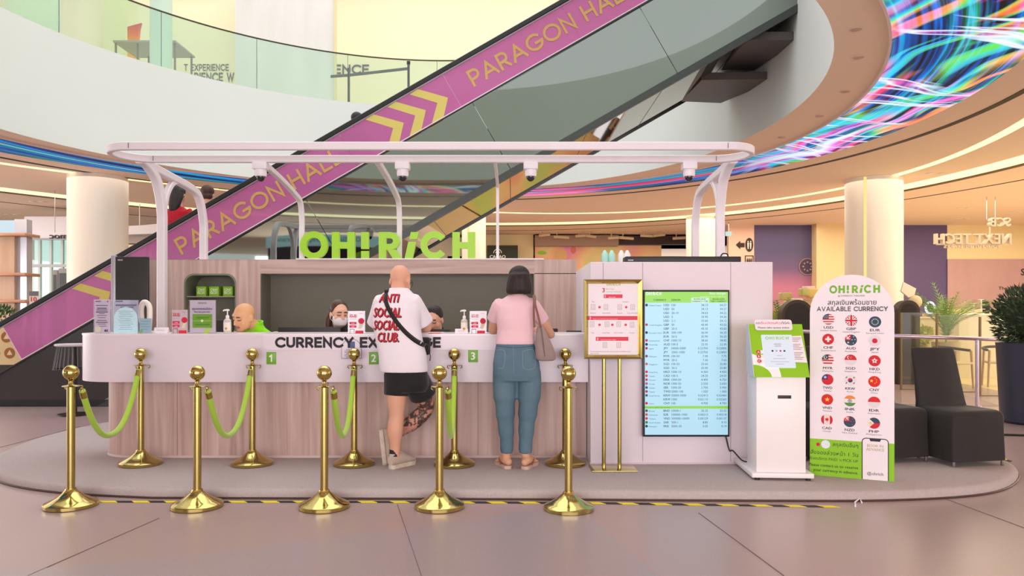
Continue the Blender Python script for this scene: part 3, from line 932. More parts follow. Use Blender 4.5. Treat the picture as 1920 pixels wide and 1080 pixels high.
# dome cameras under the far bar
for i, (px, w) in enumerate([(489, 'leftmost of four'), (755, 'second from the left'), (995, 'third from the left'), (1292, 'rightmost of four')]):
    c = Vector((W(px, 0, yf).x, yf, ZN - .038))
    t = thing('dome_camera', 'white dome security camera under the canopy bar, ' + w, 'camera', tuple(c), group='dome cameras under the canopy')
    q = MB(); q.box(c.x - .075, c.x + .075, c.y - .06, c.y + .06, c.z - .075, c.z, .012); q.build('mount_box', M_canopy, t)
    q = MB(); q.lathe([(.06, -.075), (.062, -.12), (.056, -.145)], c, 24); q.build('housing', M_canopy, t)
    q = MB(); q.ball((c.x, c.y, c.z - .145), (.046, .046, .052), 18); q.build('dome', mat('smoked_dome', (40, 38, 42), .08), t)

# ---------------- white display tower
YT = 6.3
tx0, tx1 = W(1107, 0, YT).x, W(1449, 0, YT).x
tz = W(0, 491, YT).z
tw = thing('display_tower', 'tall white panelled display tower at the right end of the counter', 'tower', ((tx0 + tx1) / 2, YT + .6, ZP))
m = MB(); m.box(tx0, tx1, YT, 7.72, ZP + .01, tz, .006); m.build('body', M_white, tw)
for px in (1131, 1205, 1370):
    x = W(px, 0, YT).x; m = MB(); m.box(x - .0025, x + .0025, YT - .0008, YT + .001, ZP + .02, tz - .005)
    m.build('panel_joint', flat((168, 152, 162)), tw)
m = MB(); m.box(tx0 - .004, tx1 + .004, YT - .006, 7.72, ZP, ZP + .012); m.build('plinth', flat((214, 200, 208)), tw)
a, b = W(1173, 490, 6.6), W(1390, 476, 6.6)
t = thing('projector_bar', 'long black bar-shaped device lying on top of the white tower', 'device', ((a.x + b.x) / 2, 6.6, tz))
m = MB(); m.box(a.x, b.x, 6.6, 6.78, tz, tz + .07, .008); m.build('casing', M_black, t)
m = MB(); m.text('VSLINK', Vector((a.x + .02, 6.599, tz + .03)), .012, .05, bold=.02); m.build('badge', flat((230, 230, 230)), t)
m = MB(); m.tube(smooth_path([(b.x - .16, 6.69, tz + .07), (b.x - .14, 6.69, tz + .1), (b.x - .1, 6.7, tz + .1), (b.x - .09, 6.69, tz + .075)], 5), .006, 6); m.build('cable', M_black, t)

# ---------------- rate screen
YS = YT - .07
sx0, sx1 = W(1206, 0, YS).x, W(1368, 0, YS).x
sz0, sz1 = W(0, 819, YS).z, W(0, 543.5, YS).z
tv = thing('rate_screen', 'tall lit screen on the white tower listing buying and selling rates under a green header', 'screen', ((sx0 + sx1) / 2, YS, sz0))
m = MB(); m.box(sx0, sx1, YS, YT - .001, sz0, sz1, .004); m.build('bezel', mat('screen_bezel', (26, 28, 36), .35), tv)
bx = .014
gx0, gx1, gz0, gz1 = sx0 + bx, sx1 - bx, sz0 + bx * 1.2, sz1 - bx * 1.2
m = MB(); m.box(gx0, gx1, YS - .0015, YS + .01, gz0, gz1); dsp = m.build('display', mat('screen_blue', (16, 20, 24), .3, emit=(178, 226, 246), estr=.92), tv)
SP = lambda px, py, l=0.0: Vector((W(px, 0, YS).x, YS - .0017 - l, W(0, py, YS).z))
hz = SP(0, 567.5).z
m = MB(); m.box(gx0, gx1, YS - .0022, YS, hz, gz1); m.build('header_band', mat('screen_green', (16, 24, 12), .3, emit=(140, 218, 20), estr=.9), dsp)
m = MB(); m.box(SP(1296, 0).x, SP(1329, 0).x, YS - .0026, YS, hz, SP(0, 558).z); m.build('header_cell', mat('screen_pale', (20, 24, 20), .3, emit=(196, 240, 200), estr=.9), dsp)
m = MB(); m.box(gx0, gx1, YS - .0022, YS, SP(0, 766).z, SP(0, 761.2).z); m.build('divider_band', MATS['screen_green'], dsp)
m = MB()
put_logo(m, SP(1211, 553.5, .001), 6 * YS / F, SP(1240, 0).x - SP(1211, 0).x); m.build('header_logo', mat('screen_white', (20, 22, 20), .4, emit=(240, 252, 236), estr=.9), dsp); m = MB()
m.text('Rate changes', SP(1361, 552, .001), .018, align='r', bold=.02); m.text('updated today for reference', SP(1361, 557, .001), .008, SP(1361, 0).x - SP(1313, 0).x, align='r')
m.build('header_lettering', mat('screen_white', (20, 22, 20), .4, emit=(240, 252, 236), estr=.9), dsp)
ROWS = '''United States|USD|100|34.13|34.27
|USD|50|34.13|34.27
|USD|20-10|34.03|34.22
|USD|5|33.95|34.20
|USD|2-1|33.60|34.12
United Kingdom|GBP|50|43.40|43.55
|GBP|20-5|43.35|43.60
European Union|EUR|500-100|36.00|36.25
|EUR|50-5|35.90|36.25
Switzerland|CHF|1000-10|38.60|38.85
Australia|AUD|100-5|22.05|22.30
Japan|JPY|10000-5000|0.22700|0.22800
|JPY|2000-1000|0.22700|0.22850
Malaysia|MYR|100-50|7.00|7.75
|MYR|20-5|7.30|7.65
Singapore|SGD|100-50|25.60|25.80
|SGD|20-2|25.00|25.80
Hong Kong|HKD|1000-10|4.360|4.420
Canada|CAD|100-5|24.25|24.50
Denmark|DKK|1000-50|4.400|4.750
Norway|NOK|1000-50|2.550|2.650
Sweden|SEK|1000-20|2.700|2.900
Taiwan|TWD|2000-100|1.020|1.060
South Korea|KRW|50000-5000|0.02413|0.02460
|KRW|1000|0.02110|0.02360
China|CNY|100|4.700|4.750
Brunei|BND|10000-1|25.25|25.55
Indonesia|IDR|100000-1000|0.00213|0.00218
Vietnam|VND|500000-10000|0.00129|0.00137
Saudi Arabia|SAR|500-1|8.85|9.15
Pakistan|PKR|5000-50|0.05|0.19'''.split('\n')
m = MB(); ch = 4.0 * YS / F
FC = {'USD': (60, 70, 110), 'GBP': (200, 90, 120), 'EUR': (40, 70, 110), 'CHF': (226, 60, 70), 'AUD': (30, 50, 90), 'JPY': (220, 60, 80), 'MYR': (150, 80, 120), 'SGD': (226, 100, 110),
      'HKD': (222, 40, 60), 'CAD': (226, 70, 80), 'DKK': (214, 60, 90), 'NOK': (190, 90, 140), 'SEK': (60, 90, 120), 'TWD': (190, 40, 90), 'KRW': (90, 90, 110), 'CNY': (224, 30, 40),
      'BND': (90, 80, 90), 'IDR': (226, 80, 90), 'VND': (224, 40, 40), 'SAR': (30, 140, 70), 'PKR': (20, 80, 60)}
for i, r in enumerate(ROWS):
    cy = (572 + 7.36 * i) if i < 26 else (770 + 7.25 * (i - 26))
    nm, cd, am, bu, se = r.split('|'); yb_ = cy + 2
    m.text(cd, SP(1244, yb_, .001), ch, bold=.012); m.text(am, SP(1259, yb_, .001), ch)
    m.text(bu, SP(1327, yb_, .001), ch, align='r'); m.text(se, SP(1362, yb_, .001), ch, align='r')
    if nm:
        m.text(nm, SP(1217, yb_, .001), ch * .62, min(len(nm) * 1.75, 26) * YS / F)
        c = SP(1212.2, cy, .0005); fd = MB()
        fd.add([c + Vector((math.cos(2 * pi * k / 12), 0, math.sin(2 * pi * k / 12))) * .0115 for k in range(12)], [list(range(12))]); fd.build('flag_icon', flat(FC[cd]), dsp)
m.text('CURRENCY', SP(1225, 564, .001), ch * .8, bold=.02); m.text('DENOM', SP(1259, 564, .001), ch * .8, bold=.02)
m.text('BUYING RATE', SP(1312, 562, .001), ch * .62, align='c', bold=.02); m.text('CURRENCY = THB', SP(1312, 566.2, .001), ch * .62, align='c', bold=.02)
m.text('SELLING RATE', SP(1347, 562, .001), ch * .62, align='c', bold=.02); m.text('THB = CURRENCY', SP(1347, 566.2, .001), ch * .62, align='c', bold=.02)
m.text('Please ask our staff for more currencies', SP(1210, 765, .001), ch * .5)
m.build('rate_table_lettering', flat((34, 48, 74)), dsp)
m = MB(); p0 = Vector((sx1 - .02, YT - .03, sz0)); m.tube(smooth_path([p0, p0 + Vector((.03, 0, -.12)), W(1374, 845, YT - .08), W(1390, 862, 6.1), W(1400, 866, 6.05)], 6), .006, 6)
m.build('power_cable', M_black, tv)

# ------------------------------------------------------------------ brass stanchions and ropes
def make_stanchion():
    t = thing('stanchion_post', 'x', 'stanchion', group='brass queue stanchions')
    m = MB(); m.lathe([(.168, 0), (.172, .004), (.172, .024), (.166, .03), (.13, .045), (.085, .07), (.052, .098), (.038, .112), (.034, .125)], n=48); m.build('base', M_gold, t)
    m = MB(); m.lathe([(.0265, .115), (.0265, .83)], n=28); m.build('pole', M_goldb, t)
    m = MB(); m.lathe([(.012, .828), (.05, .830), (.058, .834), (.050, .838), (.022, .842), (.014, .852), (.0125, .866), (.02, .876)], n=32); m.build('collar', M_gold, t)
    m = MB()
    m.lathe([(.004 if k in (0, 14) else .052 * math.sin(pi * k / 14), .928 - .052 * math.cos(pi * k / 14)) for k in range(15)], n=32); m.build('finial_ball', M_gold, t)
    for a in (30, 150):
        q = MB(); ca, sa = math.cos(R(a)), math.sin(R(a))
        q.tube([(ca * .05, sa * .05, .834), (ca * .068, sa * .068, .832), (ca * .07, sa * .07, .815), (ca * .055, sa * .055, .808)], .0045, 8); q.build('rope_hook', M_gold, t)
    return t
st0 = make_stanchion()
ORD = ['first', 'second', 'third', 'fourth', 'fifth']
front = [(133, 949), (370, 950.5), (608, 951.5), (824, 951.5), (1066, 955)]
back = [(264, 871), (473, 871), (664, 871.5), (852, 872), (1060, 871)]
posts = {}
for row, pts, z in (('front row on the bare floor', front, 0.0), ('back row on the carpet by the counter', back, ZP)):
    for i, (px, py) in enumerate(pts):
        D = (H - z) * F / (py - YH); p = Vector(((px - 960) * D / F, D, z))
        lab = 'brass stanchion, %s from the left in the %s' % (ORD[i], row)
        if row[0] == 'f' and i == 0: st0.location = p; st0['label'] = lab; o = st0
        else: o = dup(st0, p, label=lab)
        posts[(row[0], i)] = p
for i in range(4):
    a, b = posts[('f', i)], posts[('b', i)]
    d = (b - a); d.z = 0; d.normalize()
    side = Vector((.045, 0, 0))
    p0 = a + UZ * .80 + d * .045 + side * 1.2; p1 = b + UZ * .80 - d * .05 + side * .1
    t = thing('queue_rope', 'lime green velvet rope slung between the %s pair of stanchions from the left' % ORD[i], 'rope', tuple(p0), group='green queue ropes')
    L = (p1 - p0); path = []
    for k in range(25):
        s = k / 24; u = 2 * s - 1
        q = p0 + L * s; q.z = p0.z + (p1.z - p0.z) * s - .42 * (1 - abs(u) ** 2.3)
        path.append(q)
    m = MB(); m.tube(path, .0215, 14); m.build('velvet_rope', mat('lime_velvet', (168, 208, 58), .8, sheen=.3, bump=(160, .3)), t)
    for e, q0, q1 in ((0, path[0], path[2]), (1, path[-1], path[-3])):
        m = MB(); dd = (q1 - q0).normalized(); m.tube([q0 - dd * .02, q0, q0 + dd * .01, q0 + dd * .06], [.008, .012, .022, .024], 14); m.build('brass_cap', M_gold, t)

# ------------------------------------------------------------------ gold framed information stand
D0 = 6.1
t = thing('information_stand', 'gold framed poster stand with three numbered steps in front of the white tower', 'stand', (W(1150, 0, D0).x, D0, ZP))
a, b = W(1095, 673, D0), W(1204, 524, D0)
fw = .038
m = MB()
o4 = [Vector((a.x, D0 - .0, a.z)), Vector((b.x, D0, a.z)), Vector((b.x, D0, b.z)), Vector((a.x, D0, b.z))]
i4 = [Vector((a.x + fw, D0, a.z + fw)), Vector((b.x - fw, D0, a.z + fw)), Vector((b.x - fw, D0, b.z - fw)), Vector((a.x + fw, D0, b.z - fw))]
mid = [(p + q) / 2 + Vector((0, -.022, 0)) for p, q in zip(o4, i4)]
ou = [p + Vector((0, -.008, 0)) for p in o4]
m.add(o4 + ou + mid + i4, [[k, (k + 1) % 4, 4 + (k + 1) % 4, 4 + k] for k in range(4)] + [[4 + k, 4 + (k + 1) % 4, 8 + (k + 1) % 4, 8 + k] for k in range(4)] + [[8 + k, 8 + (k + 1) % 4, 12 + (k + 1) % 4, 12 + k] for k in range(4)])
m.box(a.x, b.x, D0, D0 + .025, a.z, b.z)
m.build('frame', M_gold, t, sharp=20)
m = MB(); m.box(a.x + fw * .6, b.x - fw * .6, D0 - .004, D0 + .001, a.z + fw * .6, b.z - fw * .6); ps = m.build('poster', M_paper, t)
def S(px, py, l=0.0): return Vector((W(px, 0, D0).x, D0 - .0046 - l, W(0, py, D0).z))
k_ = D0 / F
m = MB(); put_logo(m, S(1137, 535.5), 4.5 * k_, 26 * k_); m.build('poster_logo', flat((176, 186, 90)), ps)
m = MB(); m.text('3', S(1129, 548), 8 * k_, bold=.04); m.build('step_count', flat((190, 40, 74)), ps)
m = MB(); m.text('Easy Steps', S(1136, 543), 2.6 * k_); m.text('currency exchange', S(1136, 548), 2.6 * k_); m.build('heading_print', flat((176, 164, 130)), ps)
for s_, (x0, x1, y0, y1), tx in (('1', (1132, 1167, 552, 559), 'Queue ticket'), ('2', (1103, 1195, 592.5, 600), 'Prepare your documents and exchange amount'), ('3', (1117, 1178, 631.5, 639), 'Count money before leaving')):
    m = MB(); p, q = S(x0, y1), S(x1, y0); m.box(p.x, q.x, D0 - .0052, D0 - .004, p.z, q.z); bo = m.build('step_bar', M_red, ps)
    m = MB(); m.text(s_, S(x0 + 2, y1 - 1.3, .001), 4.6 * k_, bold=.03); m.text(tx, S(x0 + 9, y1 - 1.0, .001), 2 * k_, min(len(tx) * 1.1, x1 - x0 - 12) * k_); m.build('bar_lettering', flat((250, 232, 236)), bo)
icons = [(1112, 576), (1136, 576), (1162, 576), (1186, 576), (1110, 608), (1138, 608), (1160, 608), (1185, 609), (1134, 647), (1160, 647)]
for x, y in icons:
    m = MB(); p, q = S(x - 4, y + 5), S(x + 4, y - 5)
    m.ringpoly([Vector((p.x, p.y, p.z)), Vector((q.x, p.y, p.z)), Vector((q.x, p.y, q.z)), Vector((p.x, p.y, q.z))], [Vector((p.x + .003, p.y, p.z + .003)), Vector((q.x - .003, p.y, p.z + .003)), Vector((q.x - .003, p.y, q.z - .003)), Vector((p.x + .003, p.y, q.z - .003))])
    for j in range(3): m.poly([Vector((p.x + .008, p.y, p.z + .01 + j * .01)), Vector((q.x - .008, p.y, p.z + .01 + j * .01)), Vector((q.x - .008, p.y, p.z + .013 + j * .01)), Vector((p.x + .008, p.y, p.z + .013 + j * .01))])
    m.build('line_icon', flat((170, 156, 160)), ps)
for x, y in ((1124, 576), (1174, 576), (1124, 609), (1148, 609), (1173, 609)):
    m = MB(); c = S(x, y, .0002); m.add([c + Vector((math.cos(2 * pi * k / 14), 0, math.sin(2 * pi * k / 14))) * 2.4 * k_ for k in range(14)], [list(range(14))]); m.build('red_dot', M_red, ps)
m = MB()
for x, y, s_ in ((1112, 588, 'Passport'), (1137, 588, 'Queue Number'), (1162, 588, 'Passport'), (1186, 588, 'Copy of Document'), (1111, 625, 'Cash'), (1136, 625, 'Amount Rate'), (1160, 625, 'Bank Transfer'), (1185, 625, 'Receipt'), (1112, 567, 'Thai'), (1173, 567, 'Foreigner')):
    m.text(s_, S(x, y), 2.2 * k_, min(len(s_) * 1.25, 20) * k_, align='c')
m.text('For your security and accuracy, please check your cash and receipt before leaving', S(1107, 660), 2.0 * k_, 75 * k_)
m.text('the counter', S(1107, 663.5), 2.0 * k_, 16 * k_)
m.build('poster_lettering', flat((110, 92, 110)), ps)
for px in (1132.5, 1162):
    x = W(px, 0, D0).x; m = MB(); m.tube([(x, D0 + .012, ZP + .008), (x, D0 + .012, a.z + .01)], .0165, 20); m.build('post', M_goldb, t)
m = MB(); xa, xb = W(1107, 0, D0).x, W(1192, 0, D0).x; m.box(xa, xb, D0 - .12, D0 + .14, ZP, ZP + .008, .002); m.build('base_plate', M_gold, t)

# ------------------------------------------------------------------ queue ticket kiosk (turned a little to the left)
kc = Vector((W(1458, 0, 5.86).x, 5.86, ZP)); kr = R(-4)
K = thing('ticket_kiosk', 'white and green queue ticket kiosk with a sloping lit screen beside the tower', 'kiosk', tuple(kc), kr)
KM = ROOT[K.name]
def kb(mb, name, m, parent=K, **k):
    return mb.build(name, m, parent, world=False, **k)
m = MB(); m.box(-.245, .215, -.20, .42, .02, .055, .004); kb(m, 'base_plate', mat('kiosk_white', (238, 232, 234), .35))
for sx, sy in ((-.2, -.17), (.18, -.17), (-.2, .38), (.18, .38)):
    m = MB(); m.lathe([(.018, 0), (.018, .02)], (sx, sy, 0), 12); kb(m, 'foot', M_black)
m = MB(); m.box(-.205, .165, -.165, .12, .055, .79, .006); body = kb(m, 'body', MATS['kiosk_white'])
m = MB(); m.box(-.045, .055, -.168, -.164, .62, .645, .001); kb(m, 'ticket_slot', M_black, body)
# sloping head : side profile in y,z
zA, zB = .785, 1.185
prof = [(-.19, zA), (-.005, zB), (.05, zB), (.05, zA + .02), (-.10, zA - .0)]
m = MB(); m.prism([Vector((-.225, y, z)) for y, z in prof], (.41, 0, 0)); kb(m, 'head', M_green)
m = MB(); m.prism([Vector((-.2255, y, z)) for y, z in prof], (-.004, 0, 0)); kb(m, 'head_side', mat('kiosk_grey', (206, 204, 214), .4))
su = UX; sv = Vector((0, .185, zB - zA)).normalized(); sn = su.cross(sv).normalized(); sl = math.hypot(.185, zB - zA)
KO = Vector((-.225, -.19, zA))
def KP(x, y, l=0.0): return KO + su * x + sv * y + sn * (.0015 + l)   # x 0-.41, y 0-.44 on the slope
def kq(mb, x0, x1, y0, y1, l0=0, th=.004):
    mb.prism([KP(x0, y0, l0 - .001), KP(x1, y0, l0 - .001), KP(x1, y1, l0 - .001), KP(x0, y1, l0 - .001)], sn * th)
m = MB()
m.prism([KP(0.0, .02 + .17, -.001), KP(.0, .1, -.001)] + [KP(.13 * math.sin(R(t_)), .10 * math.cos(R(t_)), -.001) for t_ in range(10, 91, 10)] + [KP(.20, .0, -.001)] + [KP(.20 - .06 * (1 - math.cos(R(q))), .13 * math.sin(R(q)), -.001) for q in range(15, 91, 15)], sn * .001)
kb(m, 'white_curve', flat((244, 240, 240)))
m = MB(); kq(m, .085, .315, .075, .345, 0, .012); scb = kb(m, 'screen', mat('kiosk_screen', (20, 22, 26), .2, emit=(234, 236, 247), estr=.95))
m = MB(); put_logo(m, KP(.112, .305, .0115), .024, .178, su, sv); kb(m, 'screen_logo', flat((164, 200, 120)), scb)
m = MB()
for y, w in ((.27, .05), (.262, .06), (.254, .04), (.246, .05), (.17, .04), (.145, .09), (.12, .14), (.1, .06)):
    x = .2 - w / 2; m.poly([KP(x, y, .0115), KP(x + w, y, .0115), KP(x + w, y + .003, .0115), KP(x, y + .003, .0115)])
kb(m, 'screen_print', flat((150, 150, 165)), scb)
for x, c in ((.155, (40, 46, 70)), (.185, (170, 170, 190)), (.215, (224, 60, 80)), (.245, (60, 70, 90))):
    m = MB(); m.add([KP(x + .008 * math.cos(2 * pi * k / 12), .21 + .008 * math.sin(2 * pi * k / 12), .0117) for k in range(12)], [list(range(12))]); kb(m, 'screen_icon', flat(c), scb)
for y, s_ in ((.205, 'A'), (.168, 'B'), (.13, 'C')):
    m = MB(); m.add([KP(.05 + .016 * math.cos(2 * pi * k / 18), y + .016 * math.sin(2 * pi * k / 18), .001) for k in range(18)], [list(range(18))]); q = kb(m, 'choice_button', flat((206, 34, 50)), K, label='red round button lettered ' + s_)
    m = MB(); m.text(s_, KP(.05, y - .0085, .0015), .017, u=su, v=sv, align='c', bold=.03); kb(m, 'button_letter', flat((250, 240, 240)), q)
    m = MB(); kq(m, .066, .085, y - .014, y + .014, 0, .0015); kb(m, 'button_tab', flat((230, 232, 226)), q)
m = MB(); m.prism([KP(.30, .12, .006), KP(.405, .115, .006), KP(.39, .34, .006), KP(.295, .335, .006)], sn * .001); nt_ = kb(m, 'taped_notice', M_paper)
m = MB()
for j in range(14):
    y = .318 - j * .0135
    if j in (3, 8): continue
    m.poly([KP(.305, y, .0074), KP(.385 - .012 * (j % 3), y, .0074), KP(.385 - .012 * (j % 3), y + .004, .0074), KP(.305, y + .004, .0074)])
kb(m, 'notice_print', flat((130, 108, 110)), nt_)
# header plate with rounded corners
m = MB(); rr_ = .018
hx0, hx1, hy0, hy1 = .045, .33, .385, .475
m.prism([KP(x, y, .004) for cx, cy, a0 in ((hx1 - rr_, hy1 - rr_, 0), (hx0 + rr_, hy1 - rr_, 90), (hx0 + rr_, hy0 + rr_, 180), (hx1 - rr_, hy0 + rr_, 270)) for x, y in [(cx + rr_ * math.cos(R(a0 + q)), cy + rr_ * math.sin(R(a0 + q))) for q in range(0, 91, 30)]], sn * .006)
hd = kb(m, 'header_plate', M_paper)
m = MB(); m.text('กด', KP(.055, .437, .0105), .018, .032, u=su, v=sv, bold=.01); m.text('ที่นี่ค่ะ', KP(.25, .437, .0105), .018, .068, u=su, v=sv, bold=.01)
m.text('Please take queue ticket', KP(.066, .40, .0105), .014, .24, u=su, v=sv, bold=.02); kb(m, 'header_lettering', flat((70, 58, 60)), hd)
m = MB(); m.text('รับบัตรคิว', KP(.092, .437, .0105), .018, .152, u=su, v=sv, bold=.01); kb(m, 'header_red_lettering', flat((222, 60, 80)), hd)
m = MB(); m.tube(smooth_path([(.17, .1, .02), (.2, .06, .012), (.19, -.02, .012), (.23, .03, .01), (.22, .12, .012), (.17, .14, .02)], 5), .006, 6); kb(m, 'power_cable', M_black)

# ------------------------------------------------------------------ arch-topped currency board
pL, pR_ = onfloor(1518.5, 890, ZP), onfloor(1677, 903.5, ZP)
bu = (pR_ - pL); bw = bu.length; brz = math.atan2(bu.y, bu.x)
BD = thing('currency_board', 'tall arch-topped white and green standing board of round flags titled available currency', 'sign', tuple((pL + pR_) / 2), brz)
bh = (W(0, 515, pL.y * .5 + pR_.y * .5).z - ZP)
hw = bw / 2
m = MB(); m.prism(arch_pts(-hw, hw, 0, bh, 0, 24), (0, .025, 0)); m.build('board', M_paper, BD, world=False)
def B(px, py, l=0.0):
    """board coordinates from the photo's rows: perspective of the slightly turned board"""
    t = (px - 1519.0) / 158.0
    Dm = pL.y + (pR_.y - pL.y) * t
    return Vector((-hw + bw * t, -.0006 - l, H + (YH - py) * Dm / F - ZP))
kB = (pL.y + pR_.y) / 2 / F
gz = .235 * bh / 1.62
g0 = B(1519, 821).z; g1 = B(1677, 833).z
gy = (g0 + g1) / 2
m = MB(); m.prism([Vector((-hw, -.0012, 0)), Vector((hw, -.0012, 0)), Vector((hw, -.0012, gy)), Vector((-hw, -.0012, gy))], (0, .0012, 0)); gp = m.build('green_panel', M_greenp, BD, world=False)
m = MB(); q = B(1557, 550); put_logo(m, q, 14.5 * kB, 86 * kB); m.build('board_logo', flat((118, 180, 42)), BD, world=False)
m = MB()
m.text('@ SUPERRICH THAILAND'.replace('SUPERRICH', 'OVERSEAS')[:0] + '@ SUPERRICH THAILAND', B(1598, 556), 3 * kB, 46 * kB, align='c')
m.text('สกุลเงินพร้อมขาย', B(1599, 571.5), 9 * kB, 83 * kB, align='c', bold=.012)
caps(m, 'AVAILABLE CURRENCY', B(1599, 583.5), 8.8 * kB, 121 * kB, .17, .34, align='c')
m.build('board_lettering', flat((56, 44, 62)), BD, world=False)

def clip_circle(poly, n=28):
    C = [(math.cos(2 * pi * k / n), math.sin(2 * pi * k / n)) for k in range(n)]
    out = list(poly)
    for i in range(n):
        a, b = C[i], C[(i + 1) % n]; res = []
        side = lambda p: (b[0] - a[0]) * (p[1] - a[1]) - (b[1] - a[1]) * (p[0] - a[0])
        for j in range(len(out)):
            p, q = out[j], out[(j + 1) % len(out)]; sp_, sq = side(p), side(q)
            if sp_ >= 0: res.append(p)
            if (sp_ >= 0) != (sq >= 0):
                t = sp_ / (sp_ - sq); res.append((p[0] + (q[0] - p[0]) * t, p[1] + (q[1] - p[1]) * t))
        out = res
        if not out: return []
    return out
def rect(x0, x1, y0, y1): return [(x0, y0), (x1, y0), (x1, y1), (x0, y1)]
def star(cx, cy, r, n=5, k=.4, rot=90): return [(cx + (r if i % 2 == 0 else r * k) * math.cos(R(rot + 180 * i / n)), cy + (r if i % 2 == 0 else r * k) * math.sin(R(rot + 180 * i / n))) for i in range(2 * n)]
def disc(cx, cy, r, n=18): return [(cx + r * math.cos(2 * pi * i / n), cy + r * math.sin(2 * pi * i / n)) for i in range(n)]
RED, WHT, BLU, YEL, GRN, NAVY = (206, 32, 48), (236, 228, 230), (44, 62, 84), (246, 200, 60), (84, 140, 60), (52, 70, 92)
full = rect(-1, 1, -1, 1)
def diag(w): return [[(-1.2 - w, -1.2 + w), (-1.2 + w, -1.2 - w), (1.2 + w, 1.2 - w), (1.2 - w, 1.2 + w)], [(-1.2 - w, 1.2 - w), (-1.2 + w, 1.2 + w), (1.2 + w, -1.2 + w), (1.2 - w, -1.2 - w)]]
def jack(f, s=1.0, ox=0, oy=0):
    T = lambda P: [(ox + x * s, oy + y * s) for x, y in P]
    L = [(T(rect(-1, 1, -1, 1)), BLU)] + [(T(d), WHT) for d in diag(.16)] + [(T(d), RED) for d in diag(.06)]
    L += [(T(rect(-.3, .3, -1, 1)), WHT), (T(rect(-1, 1, -.3, .3)), WHT), (T(rect(-.17, .17, -1, 1)), RED), (T(rect(-1, 1, -.17, .17)), RED)]
    return L
def stripes(n, c1, c2): return [(rect(-1, 1, 1 - 2 * (i + 1) / n, 1 - 2 * i / n), c1 if i % 2 == 0 else c2) for i in range(n)]
FL = {
 'USD': stripes(9, RED, WHT) + [(rect(-1, 0.05, .1, 1), BLU)] + [(disc(-.75 + .22 * i, .28 + .2 * j, .05, 6), WHT) for i in range(4) for j in range(3)],
 'GBP': jack(1), 'EUR': [(full, NAVY)] + [(star(.52 * math.cos(R(30 * i)), .52 * math.sin(R(30 * i)), .13), (220, 226, 216)) for i in range(12)],
 'CHF': [(full, RED), (rect(-.17, .17, -.5, .5), WHT), (rect(-.5, .5, -.17, .17), WHT)],
 'AUD': [(full, NAVY)] + [(rect(-1, 0, 0, 1), RED), ([(-.7, .15), (-.15, .15), (-.15, .28), (-.45, .28), (-.1, .7), (-.2, .8), (-.55, .4), (-.55, .7), (-.7, .7)], WHT)] + [(star(-.45, -.45, .22, 7), WHT)] + [(star(x, y, .12, 7), WHT) for x, y in ((.45, .6), (.68, .1), (.4, -.55), (.2, .05))],
 'JPY': [(full, (226, 214, 222)), (disc(0, 0, .45), (206, 26, 60))],
 'MYR': stripes(8, RED, WHT) + [(rect(-1, 0.1, .05, 1), BLU), (disc(-.42, .45, .3), (220, 214, 190)), (disc(-.33, .47, .24), BLU), (star(-.2, .47, .17, 7), (220, 214, 190))],
 'SGD': [(rect(-1, 1, 0, 1), RED), (rect(-1, 1, -1, 0), (226, 214, 222)), (disc(-.3, .45, .28), WHT), (disc(-.2, .45, .25), RED)] + [(star(.05 + .13 * math.cos(R(72 * i + 90)), .45 + .15 * math.sin(R(72 * i + 90)), .06), WHT) for i in range(5)],
 'HKD': [(full, RED)] + [(star(.26 * math.cos(R(72 * i + 90)), .26 * math.sin(R(72 * i + 90)), .26, 3, .5, 72 * i + 90), WHT) for i in range(5)],
 'TWD': [(full, RED), (rect(-1, 0, 0, 1), (54, 50, 110)), (star(-.4, .42, .3, 12, .6), (190, 190, 220))],
 'KRW': [(full, (228, 220, 226)), (disc(0, 0, .4), RED), ([(.4 * math.cos(R(a)), .4 * math.sin(R(a))) for a in range(200, 381, 15)] + [(0.2, .08), (-.1, -.08)], (40, 60, 110))] + [([(cx - .14 + d, cy - .12), (cx - .02 + d, cy - .16), (cx + .14 + d, cy + .12), (cx + .02 + d, cy + .16)], (40, 40, 46)) for cx, cy, d in ((-.62, .5, 0), (.62, .5, 0), (-.62, -.5, 0), (.62, -.5, 0))],
 'CNY': [(full, (214, 34, 28)), (star(-.45, .12, .34), YEL)] + [(star(x, y, .13), YEL) for x, y in ((.1, .6), (.34, .3), (.34, -.05), (.1, -.3))],
 'VND': [(full, (210, 34, 32)), (star(0, 0, .48), YEL)],
 'INR': [(rect(-1, 1, .36, 1), (232, 140, 56)), (rect(-1, 1, -.36, .36), WHT), (rect(-1, 1, -1, -.36), GRN), (disc(0, 0, .34), (40, 70, 110)), (disc(0, 0, .25), WHT), (star(0, 0, .25, 12, .3), (40, 70, 110))],
 'IDR': [(rect(-1, 1, 0, 1), (214, 34, 50)), (rect(-1, 1, -1, 0), (226, 216, 222))],
 'CAD': [(full, (230, 218, 214)), (rect(-1, -.5, -1, 1), RED), (rect(.5, 1, -1, 1), RED), (star(0, .05, .42, 6, .5), RED), (rect(-.03, .03, -.5, 0), RED)],
 'NZD': [(full, NAVY), (rect(-1, .0, .05, 1), RED), ([(-.75, .2), (-.6, .2), (-.6, .75), (-.1, .75), (-.1, .62), (-.4, .62), (-.15, .3), (-.28, .22), (-.55, .55)], WHT)] + [(star(x, y, .13), (206, 60, 70)) for x, y in ((.5, .5), (.72, .05), (.48, -.5), (.25, .02))],
 'PHP': [(rect(-1, 1, 0, 1), NAVY), (rect(-1, 1, -1, 0), RED), ([(-1, -1), (.05, 0), (-1, 1)], (236, 226, 220)), (star(-.55, 0, .3, 8, .5), YEL)],
}
